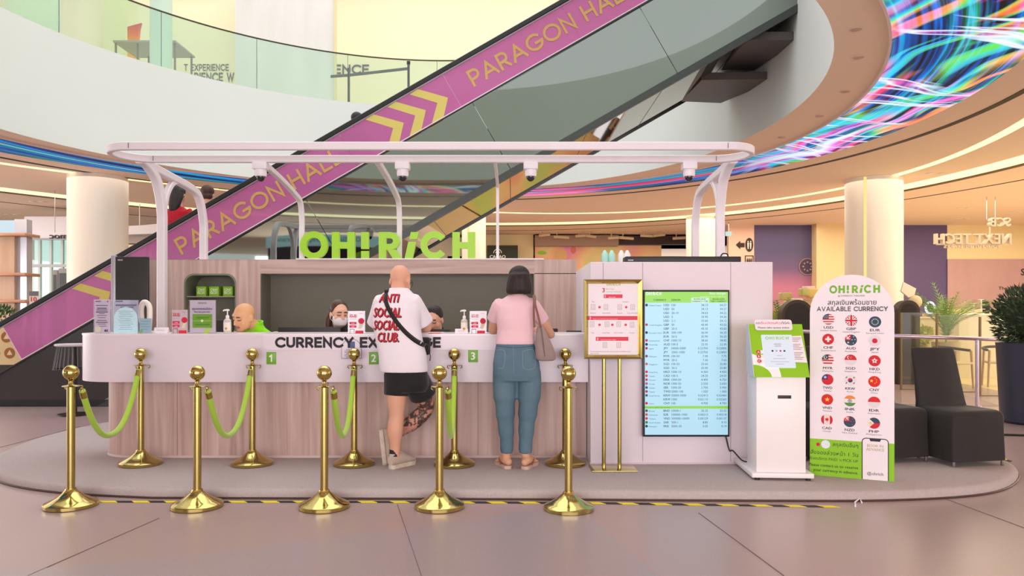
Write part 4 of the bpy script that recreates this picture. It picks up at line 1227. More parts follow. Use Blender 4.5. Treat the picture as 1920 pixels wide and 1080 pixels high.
names = [('USD', 'United States'), ('GBP', 'United Kingdom'), ('EUR', 'European Union'), ('CHF', 'Switzerland'), ('AUD', 'Australia'), ('JPY', 'Japan'), ('MYR', 'Malaysia'), ('SGD', 'Singapore'), ('HKD', 'Hong Kong'),
         ('TWD', 'Taiwan'), ('KRW', 'Korea'), ('CNY', 'China'), ('VND', 'Vietnam'), ('INR', 'India'), ('IDR', 'Indonesia'), ('CAD', 'Canada'), ('NZD', 'New Zealand'), ('PHP', 'Philippines')]
cols = [(1555, 1552), (1598, 1595), (1642, 1640)]
rows = [(598.5, 601, 603.5), (636, 637.5, 639), (674.5, 675, 676.5), (711.5, 713, 715.5), (749, 751.5, 754), (787, 790.5, 793.5)]
for i, (cd, nm) in enumerate(names):
    r_, c_ = divmod(i, 3)
    px = cols[c_][0] + (cols[c_][1] - cols[c_][0]) * r_ / 5; py = rows[r_][c_]
    c = B(px, py); rad = 10.3 * kB
    m = MB()
    for j, (P, colr) in enumerate(FL[cd]):
        P = clip_circle(P)
        if len(P) < 3: continue
        m.use(flat(colr)); m.add([c + Vector((x * rad, -.0003 * j - .0003, y * rad)) for x, y in P], [list(range(len(P)))])
    m.build('flag_emblem', None, BD, world=False, smooth=False, label='round flag of ' + nm)
    t = MB(); t.text(cd, B(px, py + 17.8), 4.6 * kB, 17 * kB, align='c', bold=.03); t.text(nm, B(px, py + 22.5), 2.6 * kB, min(len(nm) * 2.3, 29) * kB, align='c'); t.build('flag_caption', flat((70, 58, 76)), BD, world=False)
for s_, x, y, h, w in (('สกุลเงินอื่นๆ', 1611, 839.5, 6.6, 44), ('สั่งจองล่วงหน้า 1 วัน', 1611, 857, 7, 83), ('ด้วยบริการ PAID ‘n PICK UP', 1611, 867.5, 5, 84), ('Please contact us to reserve', 1611, 880, 5.2, 86), ('your currency in advance.', 1611, 889.5, 5.2, 78)):
    t = MB(); t.text(s_, B(x, y, .0014), h * kB, w * kB, align='r', bold=.016 if s_[0] in 'Py' else 0); t.build('panel_line_lettering', flat((40, 66, 34)), gp, world=False)
for cx, cy, r, c in ((1535, 833, 4, (206, 30, 60)), (1549.5, 833, 8, (226, 232, 240))):
    m = MB(); q = B(cx, cy, .0016); m.add([q + Vector((x * r * kB, 0, y * r * kB)) for x, y in (star(0, 0, 1, 5, .75) if r == 4 else disc(0, 0, 1))], [list(range(10 if r == 4 else 18))]); m.build('round_sticker', flat(c), gp, world=False)
# drawn phone on the panel
p0, p1 = B(1617.5, 900, .0022), B(1667, 823.5, .0022); rr_ = .03
def rrect(x0, x1, z0, z1, r, y): return [Vector((cx + r * math.cos(R(a0 + q)), y, cz + r * math.sin(R(a0 + q)))) for cx, cz, a0 in ((x1 - r, z1 - r, 0), (x0 + r, z1 - r, 90), (x0 + r, z0 + r, 180), (x1 - r, z0 + r, 270)) for q in range(0, 91, 18)]
m = MB(); m.poly([Vector((p0.x, -.0022, .002)), Vector((p1.x, -.0022, .002))] + rrect(p0.x, p1.x, .2, p1.z, rr_, -.0022)[:12]); ph = m.build('phone_drawing', flat((48, 42, 50)), gp, world=False)
m = MB(); e = .0065; m.poly([Vector((p0.x + e, -.0026, .002)), Vector((p1.x - e, -.0026, .002))] + rrect(p0.x + e, p1.x - e, .2, p1.z - e, rr_ - e, -.0026)[:12]); m.build('phone_screen', M_paper, ph, world=False)
cx = (p0.x + p1.x) / 2; m = MB(); m.poly([Vector((cx - .04, -.003, p1.z - e)), Vector((cx - .033, -.003, p1.z - .024)), Vector((cx + .033, -.003, p1.z - .024)), Vector((cx + .04, -.003, p1.z - e))]); m.build('phone_notch', flat((48, 42, 50)), ph, world=False)
t = MB(); t.text('BOOK IN', Vector((cx, -.003, B(1642, 838.5).z)), 5 * kB, 27 * kB, align='c', bold=.02); t.text('ADVANCE', Vector((cx, -.003, B(1642, 845.5).z)), 5 * kB, 30 * kB, align='c', bold=.02); t.build('phone_heading', flat((190, 176, 130)), ph, world=False)
t = MB(); t.text('@ohrich', Vector((cx, -.003, B(1642, 891).z)), 5.5 * kB, 27 * kB, align='c', bold=.01); t.build('phone_handle', flat((70, 60, 70)), ph, world=False)
# struts that keep the board upright
for sx in (-.2, .2):
    m = MB(); m.prism([Vector((sx, .025, .001)), Vector((sx, .26, .001)), Vector((sx, .025, .6))], (.012, 0, 0)); m.build('back_strut', M_paper, BD, world=False)

# ------------------------------------------------------------------ things on the counter top
ZT = 1.167
def stand_sign(label, x0, x1, ytop, D, sheet, back=True, name='sign_holder', cat='sign holder', group='acrylic signs on the counter'):
    a, b = W(x0, 0, D), W(x1, ytop, D)
    t = thing(name, label, cat, ((a.x + b.x) / 2, D, ZT), group=group)
    m = MB(); m.box(a.x, b.x, D, D + .003, ZT, b.z); m.box(a.x, b.x, D + .008, D + .011, ZT, b.z); m.box(a.x, b.x, D, D + .08, ZT, ZT + .003)
    m.build('acrylic_holder', M_acryl, t)
    m = MB(); m.box(a.x + .008, b.x - .008, D + .004, D + .007, ZT + .005, b.z - .004); sh = m.build('sheet', sheet, t)
    return t, sh, a.x, b.x, b.z
def at(px, py, D, l=.0012): return Vector((W(px, 0, D).x, D - l, W(0, py, D).z))
def lines(D, rows_, colr, parent, name='sheet_print', l=.0012):
    m = MB()
    for x0, x1, y0, y1 in rows_:
        p, q = at(x0, y1, D, l), at(x1, y0, D, l); m.poly([p, Vector((q.x, p.y, p.z)), q, Vector((p.x, p.y, q.z))])
    return m.build(name, flat(colr), parent)
def circ(D, x, y, r, colr, parent, name, l=.0014, n=24):
    m = MB(); c = at(x, y, D, l); m.add([c + Vector((math.cos(2 * pi * k / n), 0, math.sin(2 * pi * k / n))) * r * D / F for k in range(n)], [list(range(n))]); return m.build(name, flat(colr), parent)
D = 6.52; k_ = D / F
M_lav = mat('lavender_sheet', (222, 204, 228), .45); M_lav2 = mat('pale_blue_sheet', (196, 198, 224), .4)
t, sh, *_ = stand_sign('tall lavender printed notice in acrylic at the far left end of the counter', 175, 208, 561, D, M_lav)
lines(D, [(180 + dx, 202 - dx, y, y + h) for y, h, dx in ((572, 1.4, 0), (577, 2, 2), (580.5, 1.6, 1), (584, 2, 0), (587.5, 1, 6), (591, 1, 2), (595, 1, 4), (600, 1.2, 2), (603.5, 1.6, 0), (607, 1, 3), (611, 1, 2))], (112, 92, 122), sh)
lines(D, [(179, 189, 564, 566), (201, 203, 564, 567)], (120, 110, 130), sh, 'sheet_heading'); lines(D, [(196, 199, 618, 622), (200, 202, 618, 622)], (80, 72, 82), sh, 'sheet_mark')
circ(D, 184, 617, 6, (212, 208, 190), sh, 'corner_disc')
t, sh, *_ = stand_sign('wider pale blue notice in acrylic, second from the left end of the counter', 212, 260.5, 562, D, M_lav2)
lines(D, [(217, 230, 564, 566), (217, 256, 571, 573.5), (226, 250, 575, 577)], (110, 104, 150), sh)
m = MB(); c = at(236, 598, D, .0013); m.add([c + Vector((math.cos(R(a)) * 22.5 * k_, 0, max(math.sin(R(a)) * 22.5, -27) * k_)) for a in range(0, 181, 12)] + [at(213.5, 626, D, .0013), at(258.5, 626, D, .0013)], [list(range(18))]); dm = m.build('blue_dome_reflection', mat('pale_cyan_reflection', (186, 226, 238), .4, vary=((30, 30, 60), (206, 238, 246), 3, .2)), sh)  # light-blue reflection in the acrylic, painted as a dome over the sheet
lines(D, [(222 + (j * 7) % 5, 250 - (j * 5) % 7, 583 + 3.4 * j, 584 + 3.4 * j) for j in range(11)], (140, 184, 204), dm, 'lettering_over_reflection', .0015)
t, sh, *_ = stand_sign('small pale cyan card in acrylic, lowest of the signs left of the white post', 259.5, 285, 596.5, D - .06, mat('cyan_card', (176, 216, 230), .4))
lines(D - .06, [(264, 280, 602, 603.2), (262, 278, 607, 608), (265, 281, 612, 613), (263, 277, 617, 618)], (120, 170, 190), sh); circ(D - .06, 264, 621, 3, (120, 180, 120), sh, 'leaf_mark')
# white gooseneck holder
t = thing('lamp_holder', 'cream curved hook-shaped holder standing behind the cyan card', 'holder', tuple(at(275, 627, 6.72)[:2]) + (ZT,))
m = MB(); c0 = at(272, 600, 6.72); m.tube(smooth_path([Vector((c0.x - .03, 6.72, c0.z - .02)), Vector((c0.x - .035, 6.72, c0.z + .1)), Vector((c0.x - .01, 6.72, c0.z + .16)), Vector((c0.x + .035, 6.72, c0.z + .13)), Vector((c0.x + .042, 6.72, c0.z + .04)), Vector((c0.x + .03, 6.72, ZT))], 6), .024, 12, flatx=1.0); m.build('neck', mat('cream_plastic', (240, 232, 222), .4), t)
m = MB(); m.lathe([(.05, 0), (.05, .015), (.02, .02)], (c0.x + .03, 6.72, ZT), 20); m.build('foot', MATS['cream_plastic'], t)
def name_plate(label, x0, x1, y0, D):
    a, b = W(x0, 0, D), W(x1, y0, D); t = thing('name_plate', label, 'name plate', ((a.x + b.x) / 2, D, ZT), group='white name plates')
    m = MB(); m.prism([Vector((a.x, D, ZT)), Vector((a.x, D + .05, ZT)), Vector((a.x, D + .025, b.z))], (b.x - a.x, 0, 0)); m.build('plate', M_paper, t)
    mm = MB(); mm.text('OH! RiCH', Vector(((a.x + b.x) / 2, D + .0045, ZT + (b.z - ZT) * .38)), .013, (b.x - a.x) * .5, v=Vector((0, .025, b.z - ZT)).normalized(), align='c', lift=.002); mm.build('plate_lettering', flat((176, 156, 160)), t)
name_plate('low white tent-shaped name plate in front of the left canopy post', 287, 314, 614, D)
name_plate('low white tent-shaped name plate in front of the right sanitizer bottle', 853, 877, 616.5, D - .05)
def promo(label, x0, x1, ytop, D, M_=M_paper):
    t, sh, xa, xb, zt_ = stand_sign(label, x0, x1, ytop, D, mat('pink_white_sheet', (240, 218, 226), .45))
    w = x1 - x0; f = lambda u, v: (x0 + u * w, ytop + v * (628 - ytop))
    def L(rows_, c, nm): return lines(D, [(f(a, 0)[0], f(b, 0)[0], f(0, c_)[1], f(0, d)[1]) for a, b, c_, d in rows_], c, sh, nm)
    m = MB()
    for s_, u, v, h in (('โปร สุด', .1, .2, .06), ('พิเศษคุ้ม', .1, .27, .06)): m.text(s_, at(*f(u, v), D), h * .24, .42 * w * D / F, bold=.02)
    m.build('red_lettering', flat((214, 34, 62)), sh)
    L([(.65, .85, .1, .115), (.12, .5, .34, .35)], (180, 150, 160), 'small_print')
    for i_, v in enumerate((.46, .6)):
        b_ = L([(.1, .5, v, v + .1)], (214, 44, 80), 'price_block')
        m = MB(); m.text('1,999' if i_ else '3,999', at(*f(.3, v + .08), D, .0016), .009, align='c', bold=.02); m.build('price', flat((250, 230, 234)), b_)
    c_ = f(.78, .42); circ(D, c_[0], c_[1], .17 * w, (208, 36, 66), sh, 'red_disc')
    m = MB(); q = at(*f(.6, .74), D); m.poly([q, q + Vector((.03, 0, 0)), q + Vector((.05, 0, .06)), q + Vector((.02, 0, .07))]); m.build('figure_print', flat((226, 206, 184)), sh)
    L([(.44, .9, .82, .94)], (216, 50, 66), 'red_bar'); L([(.12, .38, .75, .77), (.12, .14, .77, .97), (.36, .38, .77, .97)], (70, 58, 66), 'phone_outline')
    return t
promo('white and red promotional card in acrylic, left of the green queue notice', 320.5, 353, 580, D)
promo('white and red promotional card in acrylic, between the masked clerk and the man in white', 652, 684.5, 583, D)
promo('white and red promotional card in acrylic, beside the right sanitizer bottle', 880.5, 912.5, 583, D)
t, sh, *_ = stand_sign('tall white notice with a green block in acrylic, beside the left sanitizer bottle', 354, 405.5, 562, D, mat('lilac_white_sheet', (226, 214, 232), .45))
m = MB(); put_logo(m, at(371, 569.5, D), 2.6 * k_, 16 * k_); m.build('sheet_logo', flat((120, 130, 110)), sh)
m = MB(); m.text('กรุณากดบัตรคิวก่อนใช้บริการ', at(379, 581, D), 4 * k_, 38 * k_, align='c', bold=.02); m.text('Please take queue ticket', at(379, 586, D), 3 * k_, 30 * k_, align='c', bold=.02); m.build('sheet_lettering', flat((84, 72, 120)), sh)
gb = lines(D, [(361, 397.5, 589, 614.5)], (108, 158, 50), sh, 'green_block')
for s_, y_, w_ in (('SURFACE OUT', 597, 23), ('QUEUE NUMBER', 610, 28)):
    m = MB(); m.text(s_, at(380, y_, D, .0016), 2.6 * k_, w_ * k_, align='c', bold=.02); m.build('block_lettering', flat((56, 96, 40)), gb)
lines(D, [(361, 397.5, 601.2, 601.9)], (170, 210, 120), gb, 'block_line', .0016); circ(D, 379, 601.5, 2.4, (214, 236, 190), gb, 'block_disc', .0018)
m = MB(); m.poly([at(381, 626, D), at(390, 626, D), at(394, 619, D), at(397.5, 615.5, D), at(389, 615.5, D), at(384, 619, D)]); m.build('green_swirl', flat((170, 208, 90)), sh)

def sanitizer(label, px, ytop, D, w=12):
    c = W(px, 0, D); zt_ = W(0, ytop, D).z; h = zt_ - ZT; r = w * D / F / 2
    t = thing('sanitizer_bottle', label, 'bottle', (c.x, D, ZT), group='hand sanitizer bottles')
    hb = h * .62
    m = MB(); m.lathe([(r * .92, 0), (r, .006), (r, hb * .78), (r * .9, hb * .9), (r * .45, hb), (r * .4, hb + .01)], (c.x, D, ZT), 28); m.build('bottle', mat('clear_gel_plastic', (226, 222, 214), .12, spec=.6, trans=.25), t)
    m = MB(); a0 = 200
    vs = []
    for z in (ZT + h * .12, ZT + h * .46):
        vs += [Vector((c.x + (r + .001) * math.cos(R(a)), D + (r + .001) * math.sin(R(a)), z)) for a in range(205, 336, 13)]
    n_ = len(vs) // 2; m.add(vs, [[i, i + 1, n_ + i + 1, n_ + i] for i in range(n_ - 1)]); lb = m.build('label', flat((238, 230, 220)), t)
    m = MB(); m.add([Vector((c.x + x * .011, D - r - .0022, ZT + h * .2 + z * .011)) for x, z in disc(0, 0, 1, 16)], [list(range(16))]); m.build('label_mark', flat((200, 150, 60)), lb)
    m = MB(); m.lathe([(r * .42, hb), (r * .46, hb + .004), (r * .46, hb + h * .1), (r * .34, hb + h * .13), (r * .16, hb + h * .14), (r * .14, h * .93), (r * .3, h * .94), (r * .3, h)], (c.x, D, ZT), 20); pm = m.build('pump', flat((244, 240, 240)), t)
    m = MB(); m.tube([(c.x + r * .5, D, zt_ - .008), (c.x, D, zt_ - .006), (c.x - r * .9, D - .004, zt_ - .008), (c.x - r * 1.1, D - .005, zt_ - .016)], [.007, .009, .006, .005], 8); m.build('nozzle', flat((244, 240, 240)), pm)
sanitizer('clear hand sanitizer pump bottle beside the clerk in green', 426.5, 580, D, 14)
sanitizer('clear hand sanitizer pump bottle behind the small name plate, in front of the dark recess', 870.5, 581, D, 13)

def monitor(label, x0, x1, ytop, D, name='monitor'):
    a, b = W(x0, 0, D), W(x1, ytop, D); t = thing(name, label, 'monitor', ((a.x + b.x) / 2, D, ZT - .36), group='monitors behind the counter')
    zb_ = ZT - .22
    m = MB(); m.box(a.x, b.x, D, D + .035, zb_, b.z, .006); m.build('back_shell', M_dark, t)
    m = MB(); m.box(a.x + .008, b.x - .008, D + .034, D + .038, zb_ + .012, b.z - .008); m.build('screen', mat('screen_glass', (60, 66, 78), .15), t)
    cx = (a.x + b.x) / 2; m = MB(); m.box(cx - .03, cx + .03, D - .02, D, ZT - .36, zb_ + .1, .004); m.build('neck', M_dark, t)
    m = MB(); m.box(cx - .11, cx + .11, D - .08, D + .1, ZT - .372, ZT - .36, .003); m.build('foot', M_dark, t)
monitor('wide black monitor seen from behind, under the masked clerk', 521, 638, 613, 7.12)
monitor('black monitor rim between the man in white and the clerk with tied hair', 790, 844, 617.5, 7.12)
monitor('black monitor corner just right of the clerk in green and sanitizer', 405, 436, 600, 7.14)
monitor('black monitor behind the right shoulder bag customer', 1022, 1046, 616, 7.12)
monitor('black monitor at the right end of the counter beside the gold framed stand', 1062, 1093, 620, 7.12)
# staff-side desk that carries them
dk = MB(); dk.box(-3.3, .55, 7.03, 7.35, ZT - .41, ZT - .372)
tag(dk.build('staff_desk', M_woodh), 'wooden staff work shelf behind the counter', 'desk')
dk = bpy.data.objects['staff_desk']
pm_ = MB(); pm_.box(-1.0, -.62, 6.6, 6.9, ZT, ZT + .004); tag(pm_.build('paper_form', M_paper), 'white paper form on the counter by the man in white', 'paper')
pm_ = MB(); pm_.box(-.72, -.62, 6.42, 6.55, ZT + .0, ZT + .008, .002); tag(pm_.build('red_booklet', flat((222, 130, 110))), 'thin coral red booklet on the counter edge beside the man in white', 'booklet')

# ------------------------------------------------------------------ black covered chairs
M_cover = mat('black_stretch_cover', (31, 26, 26), .75, sheen=.08, vary=((9, 9, 4), (38, 32, 31), 3, .3), bump=(14, .25))
def make_chair():
    t = thing('banquet_chair', 'x', 'chair', group='black covered chairs')
    # local: seat faces -Y, width along X; origin on the floor under the seat centre
    m = MB()
    w = .26
    # skirt + seat as one cloth body, slightly flared
    rings = []
    def sec(z, hw, y0, y1, r=.03):
        pts_ = []
        for cx, cy, a0 in ((hw - r, y1 - r, 0), (-hw + r, y1 - r, 90), (-hw + r, y0 + r, 180), (hw - r, y0 + r, 270)):
            pts_ += [Vector((cx + r * math.cos(R(a0 + q)), cy + r * math.sin(R(a0 + q)), z)) for q in (0, 30, 60, 90)]
        return pts_
    S_ = [sec(.045, .252, -.265, .20), sec(.15, .250, -.262, .2), sec(.30, .248, -.262, .205), sec(.41, .246, -.258, .21), sec(.445, .238, -.25, .21, .04), sec(.46, .215, -.225, .2, .05)]
    n_ = len(S_[0]); vs = [p for s in S_ for p in s]
    for v in vs:
        if v.z < .4:
            v.x += .006 * math.sin(v.y * 40 + v.z * 9); v.y += .006 * math.sin(v.x * 36 + v.z * 14)
    fs = [[i * n_ + k, i * n_ + (k + 1) % n_, (i + 1) * n_ + (k + 1) % n_, (i + 1) * n_ + k] for i in range(len(S_) - 1) for k in range(n_)] + [list(range((len(S_) - 1) * n_, len(S_) * n_))]
    m.add(vs, fs); m.build('seat_cover', M_cover, t, sharp=50)
    m = MB()
    B_ = []
    for z, hw, yc, th in ((.40, .246, .17, .05), (.5, .236, .185, .035), (.7, .222, .225, .028), (.9, .212, .27, .024), (.955, .208, .282, .02), (.965, .195, .284, .012)):
        B_.append([Vector((x, yc + y, z)) for x, y in ((hw, -th * .4), (hw, th * .4), (hw - .02, th), (-hw + .02, th), (-hw, th * .4), (-hw, -th * .4), (-hw + .02, -th), (hw - .02, -th))])
    vs = [p for s in B_ for p in s]
    fs = [[i * 8 + k, i * 8 + (k + 1) % 8, i * 8 + 8 + (k + 1) % 8, i * 8 + 8 + k] for i in range(len(B_) - 1) for k in range(8)] + [list(range(40, 48)), list(range(7, -1, -1))]
    m.add(vs, fs); m.build('back_cover', M_cover, t, sharp=50)
    for sx in (-1, 1):
        for y in (-.24, .17):
            q = MB(); q.lathe([(.012, 0), (.014, .004), (.011, .06)], (sx * .23, y, 0), 10); q.build('leg', M_steel, t)
    return t
ch = make_chair()
crz = R(10)
for i, (px, py, D_, w) in enumerate([(1793, 0, 6.44, 'rightmost of three, nearest the planter'), (1656, 0, 6.60, 'middle of three, half hidden behind the flag board'), (1526, 0, 6.72, 'leftmost of three, glimpsed between kiosk and flag board')]):
    loc = (W(px, 0, D_).x, D_, ZP); lab = 'chair in fitted black cover, ' + w
    if i == 0: ch.location = loc; ch.rotation_euler = (0, 0, crz); ch['label'] = lab
    else: dup(ch, loc, crz, lab)

# ------------------------------------------------------------------ big dark planter at the right edge
pc = onfloor(1930, 800); pc = Vector((W(1936, 0, pc.y + .3).x, pc.y + .3, 0))
t = thing('potted_bush', 'round dark green bush in a tall navy planter at the right edge', 'plant', tuple(pc))
m = MB(); m.lathe([(.30, 0), (.335, .03), (.345, .12), (.385, .96), (.39, .985), (.36, .985), (.355, .93)], pc, 48); m.build('planter', mat('navy_planter', (46, 48, 66), .35), t)
m = MB(); m.lathe([(.355, .93), (.01, .94)], pc, 32); m.build('soil', flat((60, 46, 38)), t)
def leaf_ball(name, c, r, n, lw, ll, m_, parent, seed=1, squash=1.0, updraft=.4):
    rnd = random.Random(seed); q = MB()
    for i in range(n):
        d = Vector((rnd.gauss(0, 1), rnd.gauss(0, 1), rnd.gauss(0, 1))).normalized()
        p = Vector(c) + Vector((d.x, d.y, d.z * squash)) * r * (.55 + .45 * rnd.random() ** .5)
        ax = (d + Vector((rnd.uniform(-.6, .6), rnd.uniform(-.6, .6), updraft + rnd.uniform(-.3, .4)))).normalized()
        sd = ax.cross(Vector((rnd.gauss(0, 1), rnd.gauss(0, 1), rnd.gauss(0, 1)))).normalized(); up_ = sd.cross(ax)
        L = ll * rnd.uniform(.6, 1.2); w = lw * rnd.uniform(.7, 1.2)
        q.add([p - ax * L * .3, p + sd * w + up_ * w * .3, p + ax * L * .7, p - sd * w + up_ * w * .3], [[0, 1, 2], [0, 2, 3]])
    return q.build(name, m_, parent, smooth=False)
M_leaf = mat('dark_leaf', (44, 62, 44), .5, vary=((9, 9, 9), (70, 92, 56), 2, .25))
bc = pc + UZ * 1.28
m = MB(); m.ball(bc, (.3, .3, .3), 16); m.tube([pc + UZ * .93, pc + UZ * 1.2], .03, 8); m.build('stem', flat((44, 50, 36)), t)
leaf_ball('foliage', bc, .44, 2600, .014, .085, M_leaf, t, 3)

# ------------------------------------------------------------------ escalator (runs parallel to the picture, rising to the right)
YE, YEF = 10.8, 13.3
SL = .5746; th = math.atan(SL)
eu = Vector((math.cos(th), 0, math.sin(th))); ev = Vector((-math.sin(th), 0, math.cos(th)))
XO = (885 - 960) * YE / F
EO = Vector((XO, YE, 4.74 + SL * XO))           # on the skirt line, at a panel joint
def EP(s, t, y=YE): return Vector((EO.x + eu.x * s + ev.x * t, y, EO.z + eu.z * s + ev.z * t))
def sX(X): return (X - XO) / math.cos(th)        # along-slope coordinate of a point on the skirt line
TT = (5.438 - 4.74) * math.cos(th)               # balustrade height across the slope
TB = -(4.74 - 3.38) * math.cos(th)               # truss depth across the slope
esc = thing('escalator', 'long escalator rising to the right behind the booth, pink glass balustrade over grey cladding', 'escalator', (-3.0, YE, 0))
M_clad = mat('mirror_grey_cladding', (146, 156, 149), .025, 1.0, vary=((.4, .4, .4), (142, 152, 145), 2, .3))
M_soff = mat('bronze_mirror', (158, 142, 130), .03, 1.0, vary=((.5, .5, .5), (150, 134, 120), 2, .3))
M_jet = mat('jet_trim', (26, 25, 26), .3)
S0, S1 = sX(-8.25), sX(4.15)
def clip_floor(P, z0=0.0):
    out = []
    for i in range(len(P)):
        a, b = P[i], P[(i + 1) % len(P)]
        if a.z >= z0: out.append(a)
        if (a.z >= z0) != (b.z >= z0):
            t = (z0 - a.z) / (b.z - a.z); out.append(a + (b - a) * t)
    return out
k = -4
seam = 2.785
for k in range(-4, 3):
    a, b = max(S0, k * seam + .004), min(S1, (k + 1) * seam - .004)
    if b - a < .05: continue
    P = clip_floor([EP(a, -.02), EP(b, -.02), EP(b, TB), EP(a, TB)], .1)
    if len(P) >= 3:
        m = MB(); m.prism(P, (0, .03, 0)); m.build('cladding_panel', M_clad, esc, smooth=False)
# lower left: the cladding meets the floor
P = [Vector((-8.3, YE, .1)), Vector((-5.2, YE, .1)), EP(sX(-5.9), -.02)]
m = MB()
m.prism(clip_floor([EP(S0, -.03, YE - .008), EP(sX(-4.55), -.03, YE - .008), EP(sX(-4.55) + .55, TB + .1, YE - .008), Vector((-5.9, YE - .008, .1)), Vector((-8.3, YE - .008, .1))], .1), (0, .006, 0))
m.build('lower_cladding', mat('dark_gloss_panel', (60, 57, 56), .12, spec=.4, vary=((.5, .5, .5), (56, 53, 53), 2, .3)), esc, smooth=False)
m = MB(); m.box(-8.4, -3.3, YE - .012, YE + .03, 0, .1); m.build('kick_plate', M_jet, esc)
m = MB(); m.prism([EP(S0, TB - .045, YE - .02), EP(S1, TB - .045, YE - .02), EP(S1, TB + .06, YE - .02), EP(S0, TB + .06, YE - .02)], (0, .06, 0)); m.build('lower_trim', mat('grey_trim', (70, 74, 72), .3, .5), esc)
m = MB(); m.prism([EP(S0, TB, YE + .04), EP(S1, TB, YE + .04), EP(S1, TB, YEF), EP(S0, TB, YEF)], ev * .03); m.build('soffit', M_soff, esc, smooth=False)
for s in np.arange(S0 + 1.0, S1, 1.3):
    m = MB(); m.prism([EP(s, TB - .003, YE + .05), EP(s + .012, TB - .003, YE + .05), EP(s + .012, TB - .003, YEF - .02), EP(s, TB - .003, YEF - .02)], ev * .003); m.build('soffit_joint', M_jet, esc)
m = MB(); m.prism([EP(S0, TB - .03, YEF), EP(S1, TB - .03, YEF), EP(S1, TB + .05, YEF), EP(S0, TB + .05, YEF)], (0, .03, 0)); m.build('far_trim', M_jet, esc)
m = MB(); m.prism([EP(S0, TB + .05, YEF), EP(S1, TB + .05, YEF), EP(S1, 0, YEF), EP(S0, 0, YEF)], (0, .03, 0)); m.build('far_cladding', M_clad, esc, smooth=False)
# skirt lines
m = MB(); m.tube([EP(S0, -.012, YE - .012), EP(S1, -.012, YE - .012)], 1, square=(.012, .016), up=UY); m.build('skirt_trim', M_jet, esc)
m = MB(); m.tube([EP(sX(-7.08), .008, YE - .014), EP(S1, .008, YE - .014)], 1, square=(.008, .009), up=UY); m.build('skirt_bead', flat((226, 208, 214)), esc)
# balustrade glass with pink film
def pink_film():
    m = bpy.data.materials.new('pink_film_glass'); m.use_nodes = True
    nt = m.node_tree; N = nt.nodes; L = nt.links
    b = N['Principled BSDF']; b.inputs['Base Color'].default_value = (*lin((198, 114, 170)), 1); b.inputs['Roughness'].default_value = .08
    b.inputs['Specular IOR Level'].default_value = .6
    tr = N.new('ShaderNodeBsdfTransparent'); tr.inputs[0].default_value = (*lin((232, 150, 205)), 1)
    mx = N.new('ShaderNodeMixShader'); mx.inputs[0].default_value = .70
    L.new(tr.outputs[0], mx.inputs[1]); L.new(b.outputs[0], mx.inputs[2]); L.new(mx.outputs[0], N['Material Output'].inputs[0])
    return m
M_pink = pink_film()
joints = [sX(-7.08) - .0, ] + [sX((x - 960) * YE / F) for x in (278, 480, 672, 866, 1089, 1290, 1490)]
for i in range(len(joints) - 1):
    m = MB(); a, b = joints[i] + (.0 if i == 0 else .0012), joints[i + 1] - .0012
    m.prism([EP(a, .004), EP(b, .004), EP(b, TT - .03), EP(a, TT - .03)], (0, .012, 0)); m.build('balustrade_panel', M_pink, esc, smooth=False)
m = MB(); m.prism([EP(joints[0] - .012, .004), EP(joints[0], .004), EP(joints[0], TT - .03), EP(joints[0] - .012, TT - .03)], (0, .014, 0)); m.build('panel_end_bead', flat((226, 190, 214)), esc)
m = MB(); m.tube([EP(sX(-9.0), TT, YE), EP(S1 + 1.2, TT, YE)], 1, square=(.034, .032), up=UY); m.build('handrail', M_jet, esc)
m = MB(); m.tube([EP(sX(-9.0), TT - .042, YE - .004), EP(S1 + 1.2, TT - .042, YE - .004)], 1, square=(.010, .006), up=UY); m.build('handrail_track', mat('track_metal', (170, 160, 166), .3, .8), esc)
m = MB(); m.tube([EP(sX(-9.0), TT, YEF - .1), EP(S1 + 1.2, TT, YEF - .1)], 1, square=(.034, .032), up=UY); m.build('handrail', M_jet, esc)
m = MB(); m.prism([EP(sX(-7.4), .0, YEF - .1), EP(S1, .0, YEF - .1), EP(S1, TT - .03, YEF - .1), EP(sX(-7.4), TT - .03, YEF - .1)], (0, .012, 0)); m.build('far_balustrade_panel', glass('clear_glass', (226, 238, 232), .04), esc)
# moving steps
m = MB(); step = .36; xs = np.arange(-7.2, 4.2, step); prof_ = []
for x in xs:
    z = 4.49 + SL * x
    prof_ += [Vector((x, YE + .25, z)), Vector((x + step, YE + .25, z))]
prof_ += [Vector((xs[-1] + step, YE + .25, prof_[-1].z - .35)), Vector((xs[0], YE + .25, prof_[0].z - .35))]
m.prism([p for p in prof_], (0, YEF - YE - .5, 0)); m.build('step_band', mat('step_metal', (92, 92, 96), .35, .7), esc, smooth=False)
# lettering and chevrons on the glass
M_ygr = mat('yellow_film', (206, 190, 98), .5)
for x0 in (352, 900):
    q = EP(sX((x0 - 960) * YE / F), .17, YE - .003)
    t_ = MB(); caps(t_, 'PARAGON HALL', q, .25, 2.72, .16, .30, u=eu, v=ev); t_.build('glass_lettering', mat('gold_film', (196, 160, 88), .5), esc)
def chev(dx, dy, full=True):
    P = [(768, 177), (783, 167), (840, 183), (830, 227), (807, 241), (820, 193)]
    Q = [W(x + dx, y + dy, YE - .003) for x, y in P]
    m = MB(); m.poly([Q[0], Q[5], Q[2], Q[1]]); m.poly([Q[5], Q[4], Q[3], Q[2]]); m.build('chevron', M_ygr, esc)
for i in range(3): chev(-41.5 * i, 23.6 * i)
for i in range(3): chev(-633 - 41.5 * i + 83, 364 + 23.6 * i - 47)
